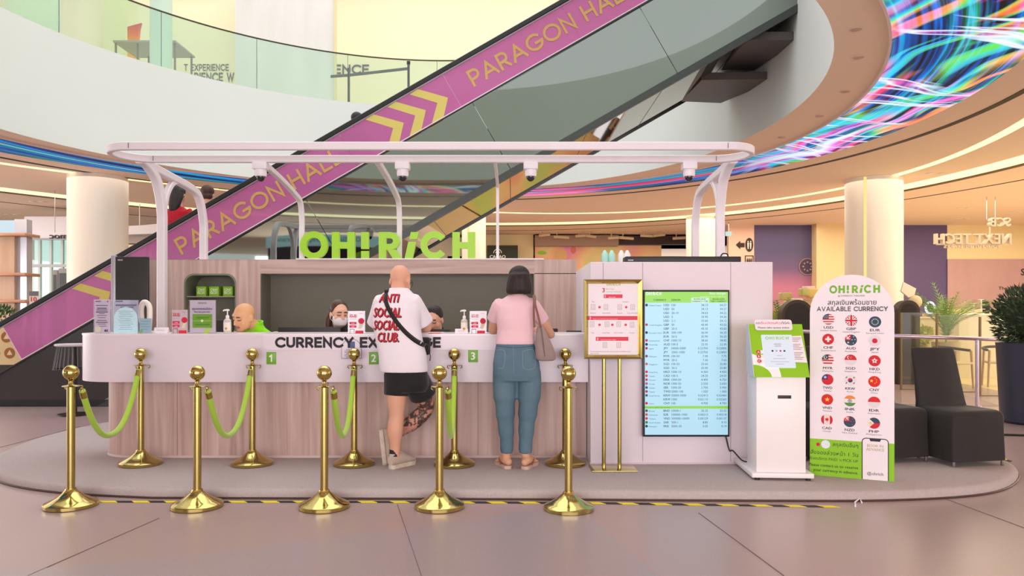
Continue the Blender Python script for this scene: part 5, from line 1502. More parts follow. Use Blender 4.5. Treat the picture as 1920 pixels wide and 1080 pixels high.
# dark stepped landing soffits between escalator and fascia
for i, (pts_, z, nm) in enumerate([([(2.98, 13.2), (3.72, 13.3), (4.0, 12.6), (4.08, 11.95), (3.05, 12.0)], 5.1, 'lower'), ([(3.4, 12.3), (4.0, 12.3), (4.12, 11.6), (4.14, 10.95), (3.4, 10.95)], 5.36, 'upper')]):
    m = MB(); m.prism([Vector((x, y, z)) for x, y in pts_], (0, 0, .12))
    tag(m.build('landing_soffit', mat('dark_soffit', (84, 78, 76), .45)), 'dark flat soffit plate under the escalator top by the curved fascia, %s of two' % nm, 'soffit', 'dark soffit plates')

# ------------------------------------------------------------------ upper level
ub = thing('glass_balustrade', 'curved frameless glass balustrade with thin dark rail on the upper floor edge', 'balustrade', tuple(loop(EDGE, ZU, .06)[60]))
M_ug = glass('green_tint_glass', (234, 247, 239), .05, .02, .06)
lo_, hi_ = loop(EDGE, ZU + .0, .06), loop(EDGE, ZU + 1.12, .06)
lo2, hi2 = loop(EDGE, ZU + .0, .075), loop(EDGE, ZU + 1.12, .075)
for i in range(32, 96, 8):
    a = list(range(i, i + 9)); m = MB()
    vs = [lo_[q] for q in a] + [hi_[q] for q in a] + [hi2[q] for q in a] + [lo2[q] for q in a]
    # open a hair-wide joint between panes
    for g_ in range(4):
        vs[g_ * 9 + 8] = vs[g_ * 9 + 8].lerp(vs[g_ * 9 + 7], .06)
    fs = [[w_ * 9 + q, w_ * 9 + q + 1, ((w_ + 1) % 4) * 9 + q + 1, ((w_ + 1) % 4) * 9 + q] for w_ in range(4) for q in range(8)] + [[0, 9, 18, 27], [8, 35, 26, 17]]
    m.add(vs, fs); m.build('glass_pane', M_ug, ub)
    m = MB(); m.tube([lo_[i], hi_[i]], .007, 6); m.build('pane_edge', mat('glass_edge', (96, 116, 104), .3), ub)
m = MB(); m.tube([p + UZ * .01 for p in hi_[32:97]], .018, 8); m.build('top_rail', mat('bronze_rail', (92, 88, 74), .3, .6), ub)
m = MB(); m.tube([p + UZ * .004 for p in lo_[32:97]], .012, 6); m.build('base_channel', flat((100, 100, 92)), ub)

def slab(name, label, cat, x0, x1, y0, y1, D, m_, th_=.1, group=None, kind=None, z0=None, z1=None, bev=0.0):
    a, b = W(x0, y1, D), W(x1, y0, D)
    q = MB(); q.box(a.x, b.x, D, D + th_, a.z if z0 is None else z0, b.z if z1 is None else z1, bev)
    return tag(q.build(name, m_), label, cat, group, kind)
M_creamw = mat('cream_wall', (242, 234, 204), .8, vary=((.5, .5, .5), (238, 228, 196), 2, .3))
M_mint = mat('mint_wall', (204, 226, 208), .6, vary=((.6, .6, .6), (198, 222, 204), 2, .3))
q = MB(); q.box(-24, 8, 25, 25.2, ZU, 15); q.box(7.5, 7.7, 14, 25, ZU, 15); struct('wall_upper', q, M_creamw, label='cream wall of the upper floor')
q = MB(); q.box(W(-80, 0, 22).x, W(119, 0, 22).x, 22, 22.2, ZU, 14); struct('wall_upper_left', q, M_mint, label='pale mint wall at the left of the upper floor')
q = MB(); q.box(W(190, 0, 21).x, W(232, 0, 21).x, 21, 21.2, ZU, 14); struct('wall_upper_pier', q, mat('lime_white_wall', (222, 226, 190), .7), label='pale lime pier on the upper floor')
q = MB(); c = W(154, 0, 19); q.lathe([(.47, ZU), (.47, 14)], (c.x, 19, 0), 40); struct('column', q, MATS['column_plaster'], label='white round column on the upper floor')
q = MB(); c = W(302, 0, 18); q.lathe([(.25, ZU), (.25, 14)], (c.x, 18, 0), 32); struct('column', q, mat('mint_column', (190, 214, 200), .5), label='mint column on the upper floor')
q = MB(); q.box(W(321, 0, 21.5).x, W(441, 0, 21.5).x, 21.5, 21.7, ZU, W(0, 8, 21.5).z); o = struct('wall_upper_text', q, M_creamw, label='cream hoarding with lettering on the upper floor')
t_ = MB(); D_ = 21.49; caps(t_, 'T EXPERIENCE', W(345, 133, D_), 13 * D_ / F, 84 * D_ / F, .18, .32); caps(t_, 'RIENCE W', W(364, 153, D_), 17 * D_ / F, 75 * D_ / F, .2, .32); t_.build('wall_lettering', flat((88, 92, 84)), o, world=False)
t_ = MB(); D_ = 24.98; caps(t_, 'EXPERIENCE', W(692, 139, D_), 18 * D_ / F, 150 * D_ / F, .19, .32, align='r')
tag(t_.build('wall_lettering', flat((62, 60, 54))), 'dark capital letters on the cream upper wall beside the stone panel', 'lettering')
M_stone = mat('veined_stone', (206, 208, 206), .5, vary=((2.5, 2.5, .5), (222, 222, 222), 6, .3))
slab('stone_panel', 'tall grey veined stone panel standing on the upper floor', 'panel', 441, 626, 0, 200, 20.5, M_stone, .15, z0=ZU, z1=14)
slab('panel_edge', 'slim warm vertical edge strip right of the stone panel', 'strip', 626.5, 630, 0, 200, 20.4, flat((222, 206, 160)), .1, z0=ZU, z1=14)
# curved gradient banner
ab = MB(); D_ = 21.8
def grad(name, stops):
    m = bpy.data.materials.new(name); m.use_nodes = True; nt = m.node_tree; N = nt.nodes; L = nt.links
    tc = N.new('ShaderNodeTexCoord'); sp = N.new('ShaderNodeSeparateXYZ'); r = N.new('ShaderNodeValToRGB'); e = r.color_ramp.elements
    while len(e) < len(stops): e.new(.5)
    for i, (p, c) in enumerate(stops): e[i].position = p; e[i].color = (*lin(c), 1)
    L.new(tc.outputs['Generated'], sp.inputs[0]); L.new(sp.outputs[2], r.inputs[0]); L.new(r.outputs[0], N['Principled BSDF'].inputs['Base Color'])
    N['Principled BSDF'].inputs['Roughness'].default_value = .6
    return m
pts_ = [W(232, 112, D_), W(261, 112, D_), W(260, 80, D_), W(262, 55, D_), W(265, 43, D_), W(232, 52, D_)]
ab.prism(pts_, (0, .06, 0)); tag(ab.build('gradient_banner', grad('sunset_print', [(0, (250, 180, 50)), (.45, (246, 160, 50)), (.7, (238, 96, 40)), (.95, (206, 40, 60))])), 'orange to red gradient banner behind the upper balustrade', 'banner')
# table on the upper floor
tb = thing('display_stand', 'tall grey open display stand with flat top and thin legs on the upper floor', 'stand', (W(290, 0, 19.8).x, 19.8, ZU))
zt_ = ZU + 2.09
q = MB(); q.box(W(234, 0, 19.8).x, W(348, 0, 19.8).x, 19.2, 20.4, zt_ - .05, zt_, .006); q.build('stand_top', flat((150, 156, 150)), tb)
for x_, y_ in ((236, 19.3), (262, 20.3), (276, 19.3), (344, 19.3), (344, 20.3)):
    q = MB(); c = W(x_, 0, 19.8); q.box(c.x - .02, c.x + .02, y_ - .02, y_ + .02, ZU, zt_ - .05); q.build('leg', flat((110, 112, 106)), tb)
rb = thing('rope_barrier', 'black belt barrier with two posts on the upper floor against the cream wall', 'barrier', tuple(W(710, 0, 18.2)[:2]) + (ZU,))
pp_ = [Vector((W(x_, 0, d_).x, d_, ZU)) for x_, d_ in ((654, 18.4), (766, 17.9), (620, 18.5))]
for p in pp_[:2]:
    q = MB(); q.lathe([(.16, 0), (.16, .02), (.03, .04), (.03, 1.02), (.045, 1.03), (.045, 1.1)], p, 16); q.build('post', M_black, rb)
for a, b in ((0, 1), (2, 0)):
    q = MB(); A_, B_ = pp_[a] + UZ * .93, pp_[b] + UZ * .93; q.tube([A_, B_], 1, square=(.006, .035), up=UZ); q.build('belt', M_black, rb)

# ------------------------------------------------------------------ ground floor beyond: left side
q = MB(); q.box(-30, -13.8, 25, 25.2, 0, ZC); q.box(-20, -19.8, 8, 25, 0, ZC); struct('wall_left', q, mat('bright_wall', (244, 244, 240), .7), label='bright white shop wall at the left')
q = MB(); q.box(-14, 4.0, 29, 29.2, 0, ZC); struct('wall_far_left', q, M_creamw, label='cream wall far behind the escalator')
def glazing(x0, x1, y0, y1, D, n):
    t = thing('shop_window', 'tall bright shop window wall at the left beyond the escalator', 'window', tuple(W((x0 + x1) / 2, 0, D)[:2]) + (0,))
    a, b = W(x0, y1, D), W(x1, y0, D)
    q = MB(); q.box(a.x, b.x, D + .3, D + .34, 0, b.z); q.build('light_screen', mat('daylit_screen', (240, 250, 246), .5, emit=(222, 244, 240), estr=.85), t)
    for i in range(n + 1):
        x = a.x + (b.x - a.x) * i / n; q = MB(); q.box(x - .03, x + .03, D, D + .08, 0, b.z); q.build('mullion', flat((214, 224, 220)), t)
    q = MB(); q.box(a.x, b.x, D + .04, D + .05, 0, b.z); q.build('pane', glass('pale_glass', (226, 240, 238), .15), t)
    q = MB(); z_ = W(0, 498, D).z; q.box(a.x, b.x, D - .01, D + .09, z_ - .04, z_ + .04); q.build('transom', flat((196, 206, 204)), t)
glazing(52, 137, 447, 640, 21, 4)
slab('bulkhead', 'white curved bulkhead above the left shop window', 'bulkhead', 44, 160, 405, 447, 20.6, flat((240, 236, 240)), .6, bev=.04)
fn = thing('copper_fin_wall', 'copper wood fin display wall with ledges at the left edge of the view', 'display', tuple(W(12, 0, 17)[:2]) + (0,))
q = MB(); a, b = W(-60, 0, 17), W(27, 0, 17); q.box(a.x, b.x, 17, 17.3, 0, W(0, 442, 17).z); q.build('fin_panel', mat('copper_wood', (176, 140, 112), .35, .2, vary=((6, 6, .5), (198, 164, 136), 3, .3)), fn)
q = MB(); a, b = W(27, 0, 17.1), W(50, 0, 17.1); q.box(a.x, b.x, 17.1, 17.3, 0, W(0, 410, 17).z); q.build('grey_panel', mat('silver_panel', (206, 210, 222), .2, .6), fn)
q = MB(); a, b = W(-60, 0, 17.1), W(27, 0, 17.1); q.box(a.x, b.x, 17.1, 17.3, W(0, 440, 17).z, W(0, 412, 17).z); q.build('lightbox', glow((214, 236, 248), .9), fn)
for y_ in (441, 515, 565):
    q = MB(); a, b = W(-60, 0, 16.9), W(52, 0, 16.9); z_ = W(0, y_, 17).z; q.box(a.x, b.x, 16.8, 17.35, z_ - .035, z_ + .035, .01); q.build('copper_ledge', mat('copper_edge', (196, 148, 120), .3, .5), fn)
hs = thing('hanging_sign', 'dark grey letters hanging from a rod, reading backwards, in front of the left shop window', 'sign', tuple(W(115, 440, 18)))
t_ = MB(); t_.text('ammoc', W(92, 447, 18) + Vector((.0, 0, 0)), 10 * 18 / F, 58 * 18 / F, u=-UX, align='r', bold=.03, depth=.05, res=3); t_.build('sign_lettering', flat((92, 90, 98)), hs)
q = MB(); p = W(103, 436, 18); q.tube([p, Vector((p.x, p.y, ZC))], .008, 6); q.build('rod', M_steel, hs)
vm = thing('vending_kiosk', 'two grey upright machines standing behind the escalator handrail, by the left shop window', 'machine', tuple(W(113, 0, 18.4)[:2]) + (0,))
for x0, x1, yt in ((98, 108, 506), (109, 128, 503)):
    q = MB(); a, b = W(x0, 0, 18.4), W(x1, yt, 18.4); q.box(a.x, b.x, 18.4, 18.75, 0, b.z, .02); c = q.build('cabinet', flat((168, 166, 166)), vm)
    q = MB(); q.box(a.x + .03, b.x - .03, 18.39, 18.41, b.z - .9, b.z - .12); q.build('screen', flat((108, 114, 116)), c)
sp_ = thing('sale_poster', 'small sale poster with red number ten behind the escalator handrail', 'poster', tuple(W(63, 0, 14.5)[:2]) + (0,))
q = MB(); a, b = W(55, 578, 14.5), W(72, 546, 14.5); q.box(a.x, b.x, 14.5, 14.52, a.z, b.z); o = q.build('card', flat((214, 210, 204)), sp_)
q = MB(); q.box(a.x, b.x, 14.495, 14.5, b.z - .09, b.z); q.build('card_header', flat((112, 104, 104)), o)
t_ = MB(); c = (a.x + b.x) / 2; t_.text('10', Vector((c, 14.497, b.z - .2)), .09, .12, align='c', bold=.05); t_.text('-97', Vector((c, 14.497, a.z + .02)), .09, .14, align='c', bold=.05); t_.build('card_lettering', flat((206, 70, 50)), o)
q = MB(); q.lathe([(.15, 0), (.15, .02), (.015, .03), (.015, a.z)], (c, 14.52, 0), 14); q.build('stand', M_steel, sp_)
bp = thing('potted_bush', 'dark green low bush behind the escalator end at the left edge', 'plant', tuple(W(4, 0, 13.9)[:2]) + (0,))
q = MB(); c = W(4, 0, 13.9); q.lathe([(.34, 0), (.4, 1.0), (.36, 1.0), (.3, .95)], (c.x, c.y, 0), 24); q.build('planter', flat((60, 56, 58)), bp)
q = MB(); q.tube([(c.x, c.y, .9), (c.x, c.y, 1.2)], .02, 6); q.build('stem', flat((50, 50, 36)), bp)
leaf_ball('foliage', (c.x, c.y, 1.2), .32, 700, .016, .08, mat('mid_leaf', (58, 84, 48), .5, vary=((9, 9, 9), (86, 116, 62), 2, .25)), bp, 5)
ad = thing('advert_board', 'beige board with round brown icons at the escalator foot, left edge', 'board', tuple(W(10, 0, 11.6)[:2]) + (0,))
q = MB(); a, b = W(-60, 684, 11.6), W(48, 612, 11.6); q.box(a.x, b.x, 11.6, 11.66, 0.02, b.z); q.build('carcass', flat((70, 62, 58)), ad)
q = MB(); q.box(a.x, b.x, 11.595, 11.6, a.z, b.z); o = q.build('board_face', flat((226, 200, 150)), ad)
for x_, y_ in ((-12, 632), (12, 632), (-10, 663), (18, 662), (-36, 663)):
    q = MB(); c = W(x_, y_, 11.592); q.add([c + Vector((x2 * .085, 0, z2 * .085)) for x2, z2 in disc(0, 0, 1, 20)], [list(range(20))]); o2 = q.build('round_icon', flat((160, 104, 62)), o)
    q = MB(); q.poly([c + Vector((-.045, -.001, -.03)), c + Vector((.045, -.001, -.03)), c + Vector((0, -.001, .05))]); q.build('boat_mark', flat((230, 206, 160)), o2)
# wire table in front of the dark cladding
wt = thing('wire_table', 'round white-topped side table with black wire skirt between escalator and counter end', 'table', tuple(W(140, 0, 9.9)[:2]) + (ZP * 0,))
c = W(140, 0, 9.9); zc_ = W(0, 645, 9.9).z
q = MB(); q.lathe([(.22, zc_ - .03), (.235, zc_ - .02), (.235, zc_), (.22, zc_ + .004)], (c.x, c.y, 0), 36); q.build('table_top', flat((206, 200, 202)), wt)
for k in range(28):
    a = 2 * pi * k / 28; q = MB(); q.tube([(c.x + .2 * math.cos(a), c.y + .2 * math.sin(a), zc_ - .03), (c.x + .25 * math.cos(a), c.y + .25 * math.sin(a), zc_ - .33)], .005, 5); q.build('wire', flat((120, 118, 122)), wt)
q = MB(); q.tube([(c.x + .25 * math.cos(2 * pi * k / 28), c.y + .25 * math.sin(2 * pi * k / 28), zc_ - .33) for k in range(28)], .007, 6, closed=True); q.build('hoop', M_black, wt)
q = MB(); q.lathe([(.2, .0), (.2, .02), (.03, .04), (.03, zc_ - .03)], (c.x, c.y, 0), 20); q.build('pedestal', M_black, wt)
t = thing('wing_display', 'pale grey wing-shaped display hung from the ceiling right of the left column', 'display', tuple(W(267, 430, 20)))
q = MB(); a, b = W(234, 440, 20), W(300, 421, 20); q.prism([W(234, 424, 20), W(270, 422, 20), W(300, 419, 20), W(300, 428, 20), W(290, 438, 20), W(234, 440, 20)], (0, .5, 0)); q.build('wing', flat((224, 216, 216)), t)
q = MB(); q.tube([W(262, 423, 20.2), Vector((W(262, 0, 20.2).x, 20.2, ZC))], .015, 6); q.build('rod', M_steel, t)
lb_ = thing('light_box', 'small framed amber light box above the escalator handrail, right of the left column', 'light box', tuple(W(256, 470, 20)))
q = MB(); a, b = W(238, 490, 20), W(276, 456, 20); q.box(a.x, b.x, 20, 20.1, a.z, b.z, .01); q.build('frame', flat((84, 74, 66)), lb_)
q = MB(); q.box(a.x + .04, b.x - .04, 19.99, 20.0, a.z + .04, b.z - .04); q.build('panel', glow((246, 206, 150), .9), lb_)
q = MB(); q.box((a.x + b.x) / 2 - .04, (a.x + b.x) / 2 + .04, 20.02, 20.1, 0, a.z); q.build('post', flat((84, 74, 66)), lb_)

# ------------------------------------------------------------------ ground floor beyond: middle
q = MB(); q.box(-2.5, 9.3, 29.0, 29.2, 0, 3.6); struct('wall_shopfront', q, mat('sand_wall', (238, 212, 160), .7), label='sand coloured shopfronts beyond the booth')
q = MB(); q.box(-2.5, 9.3, 28.0, 34, W(0, 437, 28).z, ZC); struct('ceiling_shop', q, mat('header_plaster', (226, 196, 148), .7), label='plain header over the far shops')
D_ = 27.4
slab('cream_partition', 'cream framed partition left of the rosy shop, behind the cacao sign', 'partition', 905, 1000, 440, 640, D_ + .6, mat('cream_panel', (238, 216, 160), .6), .1, z0=0)
cs = thing('shop_sign', 'dark square sign lettered CACAO with an arch emblem beyond the cabinet', 'sign', tuple(W(942, 475, D_)))
q = MB(); a, b = W(913, 500, D_), W(971, 460, D_); q.box(a.x, b.x, D_, D_ + .6, 0.0 + a.z, b.z, .01); o = q.build('sign_panel', flat((56, 58, 46)), cs)
t_ = MB(); t_.text('CACAO', W(933, 484.6, D_ - .005), 6.2 * D_ / F, 30 * D_ / F, align='c', bold=.05); t_.build('sign_lettering', flat((246, 244, 236)), o)
q = MB(); c = W(933, 474.5, D_ - .006); k_ = D_ / F
for r0, r1 in ((8, 6.6), (4.2, 3)):
    q.add([c + Vector((math.cos(R(a)) * r0 * k_, 0, math.sin(R(a)) * r0 * k_)) for a in range(0, 181, 12)] + [c + Vector((math.cos(R(a)) * r1 * k_, 0, math.sin(R(a)) * r1 * k_)) for a in range(180, -1, -12)], [list(range(32))])
q.build('arch_emblem', flat((246, 244, 236)), o)
slab('shop_header', 'brown grey header band over the rosy shop wall', 'header', 1003, 1160, 441, 461, D_ + .3, flat((166, 138, 116)), .3)
slab('dark_shop_opening', 'dark opening with ductwork right of the header band', 'opening', 1160, 1290, 442, 458, D_ + .5, flat((62, 50, 44)), .3)
rs = thing('mural_wall', 'peach, pink and green gradient mural wall in the far shop', 'mural', tuple(W(1130, 0, D_ + .5)[:2]) + (0,))
q = MB(); a, b = W(1003, 640, D_ + .7), W(1240, 460, D_ + .7); q.box(a.x, b.x, D_ + .7, D_ + .8, 0, b.z); 
mm = mat('mural_print', (246, 206, 150), .5); nt = mm.node_tree; N = nt.nodes; L = nt.links
tc = N.new('ShaderNodeTexCoord'); nz = N.new('ShaderNodeTexNoise'); nz.inputs['Scale'].default_value = .55; nz.inputs['Detail'].default_value = 1; rp = N.new('ShaderNodeValToRGB'); e = rp.color_ramp.elements
e[0].position = .36; e[0].color = (*lin((206, 226, 120)), 1); e[1].position = .66; e[1].color = (*lin((246, 150, 190)), 1); x_ = e.new(.46); x_.color = (*lin((250, 214, 150)), 1); x_ = e.new(.56); x_.color = (*lin((250, 180, 140)), 1)
L.new(tc.outputs['Object'], nz.inputs[0]); L.new(nz.outputs[0], rp.inputs[0]); L.new(rp.outputs[0], N['Principled BSDF'].inputs['Base Color'])
o = q.build('printed_wall', mm, rs)
for x_, y_, r_, c_, st_ in ((1016, 474, 9, (160, 216, 60), .4), (1075, 468, 5, (236, 130, 110), 1.6), (1052, 478, 12, (240, 190, 130), 1)):
    q = MB(); c = W(x_, y_, D_ + .69); q.add([c + Vector((x2 * r_ * D_ / F, 0, z2 * r_ * st_ * D_ / F * (1 if st_ > .5 else 1))) for x2, z2 in disc(0, 0, 1, 20)], [list(range(20))]); q.build('petal_print', flat(c_), o)
rnd = random.Random(4)
for i in range(9):
    x_ = 1015 + i * 30 + rnd.uniform(-8, 8); y_ = 444 + rnd.uniform(-3, 4)
    q = MB(); q.tube([W(x_, y_, 27.0), W(x_ + rnd.uniform(14, 30), y_ + rnd.uniform(-3, 3), 27.1)], .05, 8); q.tube([W(x_ + 6, y_, 27.05), Vector((W(x_ + 6, 0, 27.05).x, 27.05, ZC))], .015, 6)
    tag(q.build('ceiling_duct', flat((216, 194, 156))), 'short pale duct hanging under the far shop ceiling, %s from the left of nine' % ['first', 'second', 'third', 'fourth', 'fifth', 'sixth', 'seventh', 'eighth', 'ninth'][i], 'duct', 'ducts over the far shops')
for i, (x_, w_) in enumerate([(1134, 'leftmost of four'), (1147, 'second from left of four'), (1165, 'third from left of four'), (1176, 'rightmost of four, at the black bar')]):
    c = W(x_, 0, 9.6); z0_ = W(0, 494, 9.6).z; q = MB()
    q.lathe([(.034, 0), (.04, z0_ * .6), (.046, z0_ - .02), (.04, z0_ + .05), (.022, z0_ + .085), (.012, z0_ + .1)], (c.x, c.y, ZP), 16)
    tag(q.build('slim_vase', mat('white_glaze' if i > 1 else 'aqua_glaze', (244, 240, 240) if i > 1 else (180, 232, 220), .25)), 'slim pale tapered vase peeping over the white tower, ' + w_, 'vase', 'pale vases behind the tower')

# ------------------------------------------------------------------ ground floor beyond: right side
DW = 25.0
M_purple = mat('purple_mural', (96, 78, 116), .6, vary=((.35, .35, .35), (128, 92, 122), 3, .25))
q = MB(); q.box(W(1366, 0, DW).x, W(1414, 0, DW).x, DW, DW + .2, 0, ZC); wr = struct('wall_right_sign', q, mat('rose_wall', (226, 188, 164), .7), label='pinkish wall with toilet signs')
q = MB(); q.box(W(1414, 0, DW).x, W(1531, 0, DW).x, DW, DW + .2, 0, ZC); struct('wall_right_mural', q, grad('dusk_mural', [(0, (196, 120, 140)), (.52, (176, 106, 134)), (.66, (104, 80, 116)), (.8, (78, 72, 106)), (1, (88, 76, 112))]), label='dark purple mural wall')
q = MB(); q.box(W(1531, 0, DW - .4).x, W(1590, 0, DW - .4).x, DW - .4, DW + .2, 0, ZC); struct('wall_right_pier', q, mat('ochre_wall', (222, 196, 146), .7), label='ochre wall pier')
q = MB(); q.box(W(1640, 0, DW).x, W(1776, 0, DW).x, DW, DW + .2, 0, ZC); struct('wall_right_purple', q, mat('violet_wall', (94, 76, 116), .6, vary=((.4, .4, .2), (84, 70, 114), 2, .3)), label='violet wall right of the big column')
q = MB(); q.box(W(1776, 0, DW).x, 19.5, DW, DW + .2, 0, ZC); q.box(19.4, 19.6, 6, DW, 0, ZC); struct('wall_right', q, mat('warm_cream_wall', (232, 212, 162), .7), label='warm cream wall at the right')
sgn = lambda n, l, c: thing(n, l, c, tuple(W(1400, 460, DW)))
k_ = DW / F
t = thing('toilet_sign', 'black left arrow and oval toilet sign with two white figures on the pinkish wall', 'sign', tuple(W(1398, 459, DW)))
q = MB(); c = W(1405, 459, DW - .02); q.prism([c + Vector((x2 * 7.2 * k_, 0, z2 * 13 * k_)) for x2, z2 in disc(0, 0, 1, 28)], (0, .015, 0)); o = q.build('oval_plate', flat((52, 38, 34)), t)
for dx in (-2.4, 2.4):
    q = MB(); b_ = c + Vector((dx * k_, -.004, 0)); q.add([b_ + Vector((x2 * 1.2 * k_, 0, (6 + z2 * 1.4) * k_)) for x2, z2 in disc(0, 0, 1, 10)], [list(range(10))]); q.poly([b_ + Vector((x2 * k_, 0, z2 * k_)) for x2, z2 in ((-.8, -8), (.8, -8), (1.6, 4), (-1.6, 4))]); q.build('figure', flat((240, 226, 214)), o)
q = MB(); P = [(1380, 459), (1388, 451.5), (1388, 455.5), (1396, 455.5), (1396, 463.5), (1388, 463.5), (1388, 467)]; q.prism([W(x_, y_, DW - .02) for x_, y_ in P], (0, .015, 0)); q.build('arrow', flat((52, 38, 34)), t)
t = thing('lift_sign', 'square outlined lift sign with three figures below the toilet sign', 'sign', tuple(W(1405, 487, DW)))
q = MB(); sq = lambda r_, y_: [W(1405 - r_, 487 + r_, y_), W(1405 + r_, 487 + r_, y_), W(1405 + r_, 487 - r_, y_), W(1405 - r_, 487 - r_, y_)]
q.ringpoly(sq(8, DW - .02), sq(6.6, DW - .02), (0, .015, 0)); q.build('outline', flat((52, 38, 34)), t)
for dx in (-3.5, 0, 3.5):
    q = MB(); b_ = W(1405 + dx, 487, DW - .015); q.add([b_ + Vector((x2 * .9 * k_, 0, (2.2 + z2 * 1.0) * k_)) for x2, z2 in disc(0, 0, 1, 10)], [list(range(10))]); q.poly([b_ + Vector((x2 * k_, 0, z2 * k_)) for x2, z2 in ((-1.3, -6), (1.3, -6), (1.3, 1), (-1.3, 1))]); q.build('figure', flat((60, 44, 40)), t)
t = thing('exit_lamp', 'small illuminated exit lamp hung under the ceiling left of the toilet sign', 'lamp', tuple(W(1367, 438, 24)))
q = MB(); a, b = W(1362, 442, 24), W(1372, 434, 24); q.box(a.x, b.x, 24, 24.12, a.z, b.z); q.build('lamp_box', glow((206, 236, 226), .9), t)
q = MB(); q.tube([((a.x + b.x) / 2, 24.06, b.z), ((a.x + b.x) / 2, 24.06, ZC)], .012, 6); q.build('rod', M_steel, t)
t = thing('round_emblem', 'round dark wall emblem with raised studs on the purple mural', 'emblem', tuple(W(1521, 500, DW)))
q = MB(); c = W(1514, 500, DW - .03); rg = lambda r_: [c + Vector((x2 * r_ * k_, 0, z2 * r_ * k_)) for x2, z2 in disc(0, 0, 1, 40)]
q.ringpoly(rg(16), rg(14.5), (0, .03, 0)); q.build('ring', flat((150, 120, 120)), t)
q = MB(); q.prism([p + Vector((0, .012, 0)) for p in rg(14.5)], (0, .015, 0)); q.build('disc', flat((74, 58, 78)), t)
for a in range(0, 360, 45):
    q = MB(); q.ball(c + Vector((math.cos(R(a)) * 8 * k_, 0, math.sin(R(a)) * 8 * k_)), 2.0 * k_, 8); q.build('stud', flat((150, 132, 140)), t)
t = thing('wall_banner', 'dusty pink fabric banner with dark lettering on the right wall', 'banner', tuple(W(1860, 530, DW)))
q = MB(); a, b = W(1777, 577, DW - .05), W(1990, 486, DW - .05); q.box(a.x, b.x, DW - .05, DW - .02, a.z, b.z); o = q.build('cloth', mat('dusty_pink_cloth', (190, 154, 152), .8, vary=((3, 3, 1), (180, 144, 142), 3, .3), bump=(3, .3)), t)
q = MB(); q.text('The Global Legend', W(1872, 543, DW - .056), 5.6 * k_, 80 * k_, bold=.02); q.text('SCB', W(1914, 516, DW - .056), 12 * k_, bold=.04); q.build('banner_lettering', flat((64, 44, 44)), o)
# hanging letters, seen from behind
t = thing('hanging_letters', 'cream raised letters hung from the ceiling, reading backwards, before the violet wall', 'sign', tuple(W(1830, 440, 19)))
D_ = 19.0; k_ = D_ / F
M_let = mat('cream_letters', (198, 180, 152), .45)
for s_, xr_, y_, h_, w_ in (('SCB', 1896, 424, 16, 40), ('NEXT TECH', 1897, 457, 19, 142), ('YOUR FUTURE STARTS', 1876, 465, 5.5, 105)):
    q = MB(); q.text(s_, W(xr_, y_, D_), h_ * k_, w_ * k_, u=-UX, bold=.03 if h_ > 6 else .02, depth=.12 if h_ > 6 else .05); q.build('lettering', M_let, t)
for x_ in (1850, 1866):
    q = MB(); p = W(x_, 412, D_); q.tube([p, Vector((p.x, p.y, ZC))], .008, 6); q.build('rod', M_steel, t)
q = MB(); q.tube([W(1755, 458, D_ + .05), W(1897, 458, D_ + .05)], .02, 6); q.tube([W(1856, 425, D_ + .05), W(1856, 458, D_ + .05)], .02, 6); q.build('support_bar', M_let, t)
# railing with steel pipe
t = thing('pipe_railing', 'low railing of one steel pipe on a slim post behind the black chairs', 'railing', tuple(onfloor(1832, 762)))
pD = onfloor(1832, 762).y
q = MB(); q.tube([W(1500, 621, pD + 1.0), W(1679, 630, pD + .35), W(1832, 635, pD), W(1990, 642, pD - .3)], .028, 14); q.build('pipe', mat('satin_pipe', (206, 186, 200), .25, .9), t)
q = MB(); p = onfloor(1832, 762); q.lathe([(.06, 0), (.06, .012), (.026, .015), (.026, W(0, 637, pD).z)], p, 16); q.build('post', MATS['satin_pipe'], t)
q = MB(); p = W(1500, 0, pD + 1.0); q.lathe([(.06, 0), (.06, .012), (.026, .015), (.026, W(0, 622, p.y).z)], (p.x, p.y, 0), 16); q.build('post', MATS['satin_pipe'], t)
# pale floor and grey stripe of the shop beyond
q = MB(); q.prism([onfloor(*p_) + UZ * .001 for p_ in ((1690, 700), (1760, 712), (1900, 738), (2100, 780), (2200, 690), (1690, 660))], (0, 0, .002)); struct('trim_3', q, mat('pale_shop_floor', (238, 222, 172), .35), label='pale shop floor beyond the railing')
q = MB(); q.prism([onfloor(*p_) + UZ * .001 for p_ in ((1690, 716), (1790, 735), (1880, 762), (1690, 758))], (0, 0, .002)); struct('trim_4', q, flat((170, 146, 140)), label='grey floor stripe beyond the railing')
# shop glass screens
for i, (x0, x1, D_, w_) in enumerate([(1690, 1755, 13.2, 'left of the palm'), (1757, 1835, 12.8, 'in front of the palm'), (1838, 1900, 12.2, 'right of the palm, by the big bush')]):
    t = thing('glass_screen', 'low clear glass screen panel of the shop, ' + w_, 'screen', tuple(W((x0 + x1) / 2, 0, D_)[:2]) + (0,), group='low glass screens')
    a, b = W(x0, 0, D_), W(x1, 0, D_); zt_ = W(0, 586 + 4 * i, D_).z
    q = MB(); q.box(a.x, b.x, D_, D_ + .015, .01, zt_); q.build('pane', glass('shop_glass', (246, 246, 236), .03, .02, .06), t)
    q = MB(); q.box(a.x - .012, a.x + .012, D_ - .01, D_ + .025, 0, zt_); q.build('upright', mat('warm_metal', (150, 130, 96), .3, .7), t)
    q = MB(); q.box(a.x, b.x, D_ - .006, D_ + .021, 0, .012); q.build('floor_channel', MATS['warm_metal'], t)
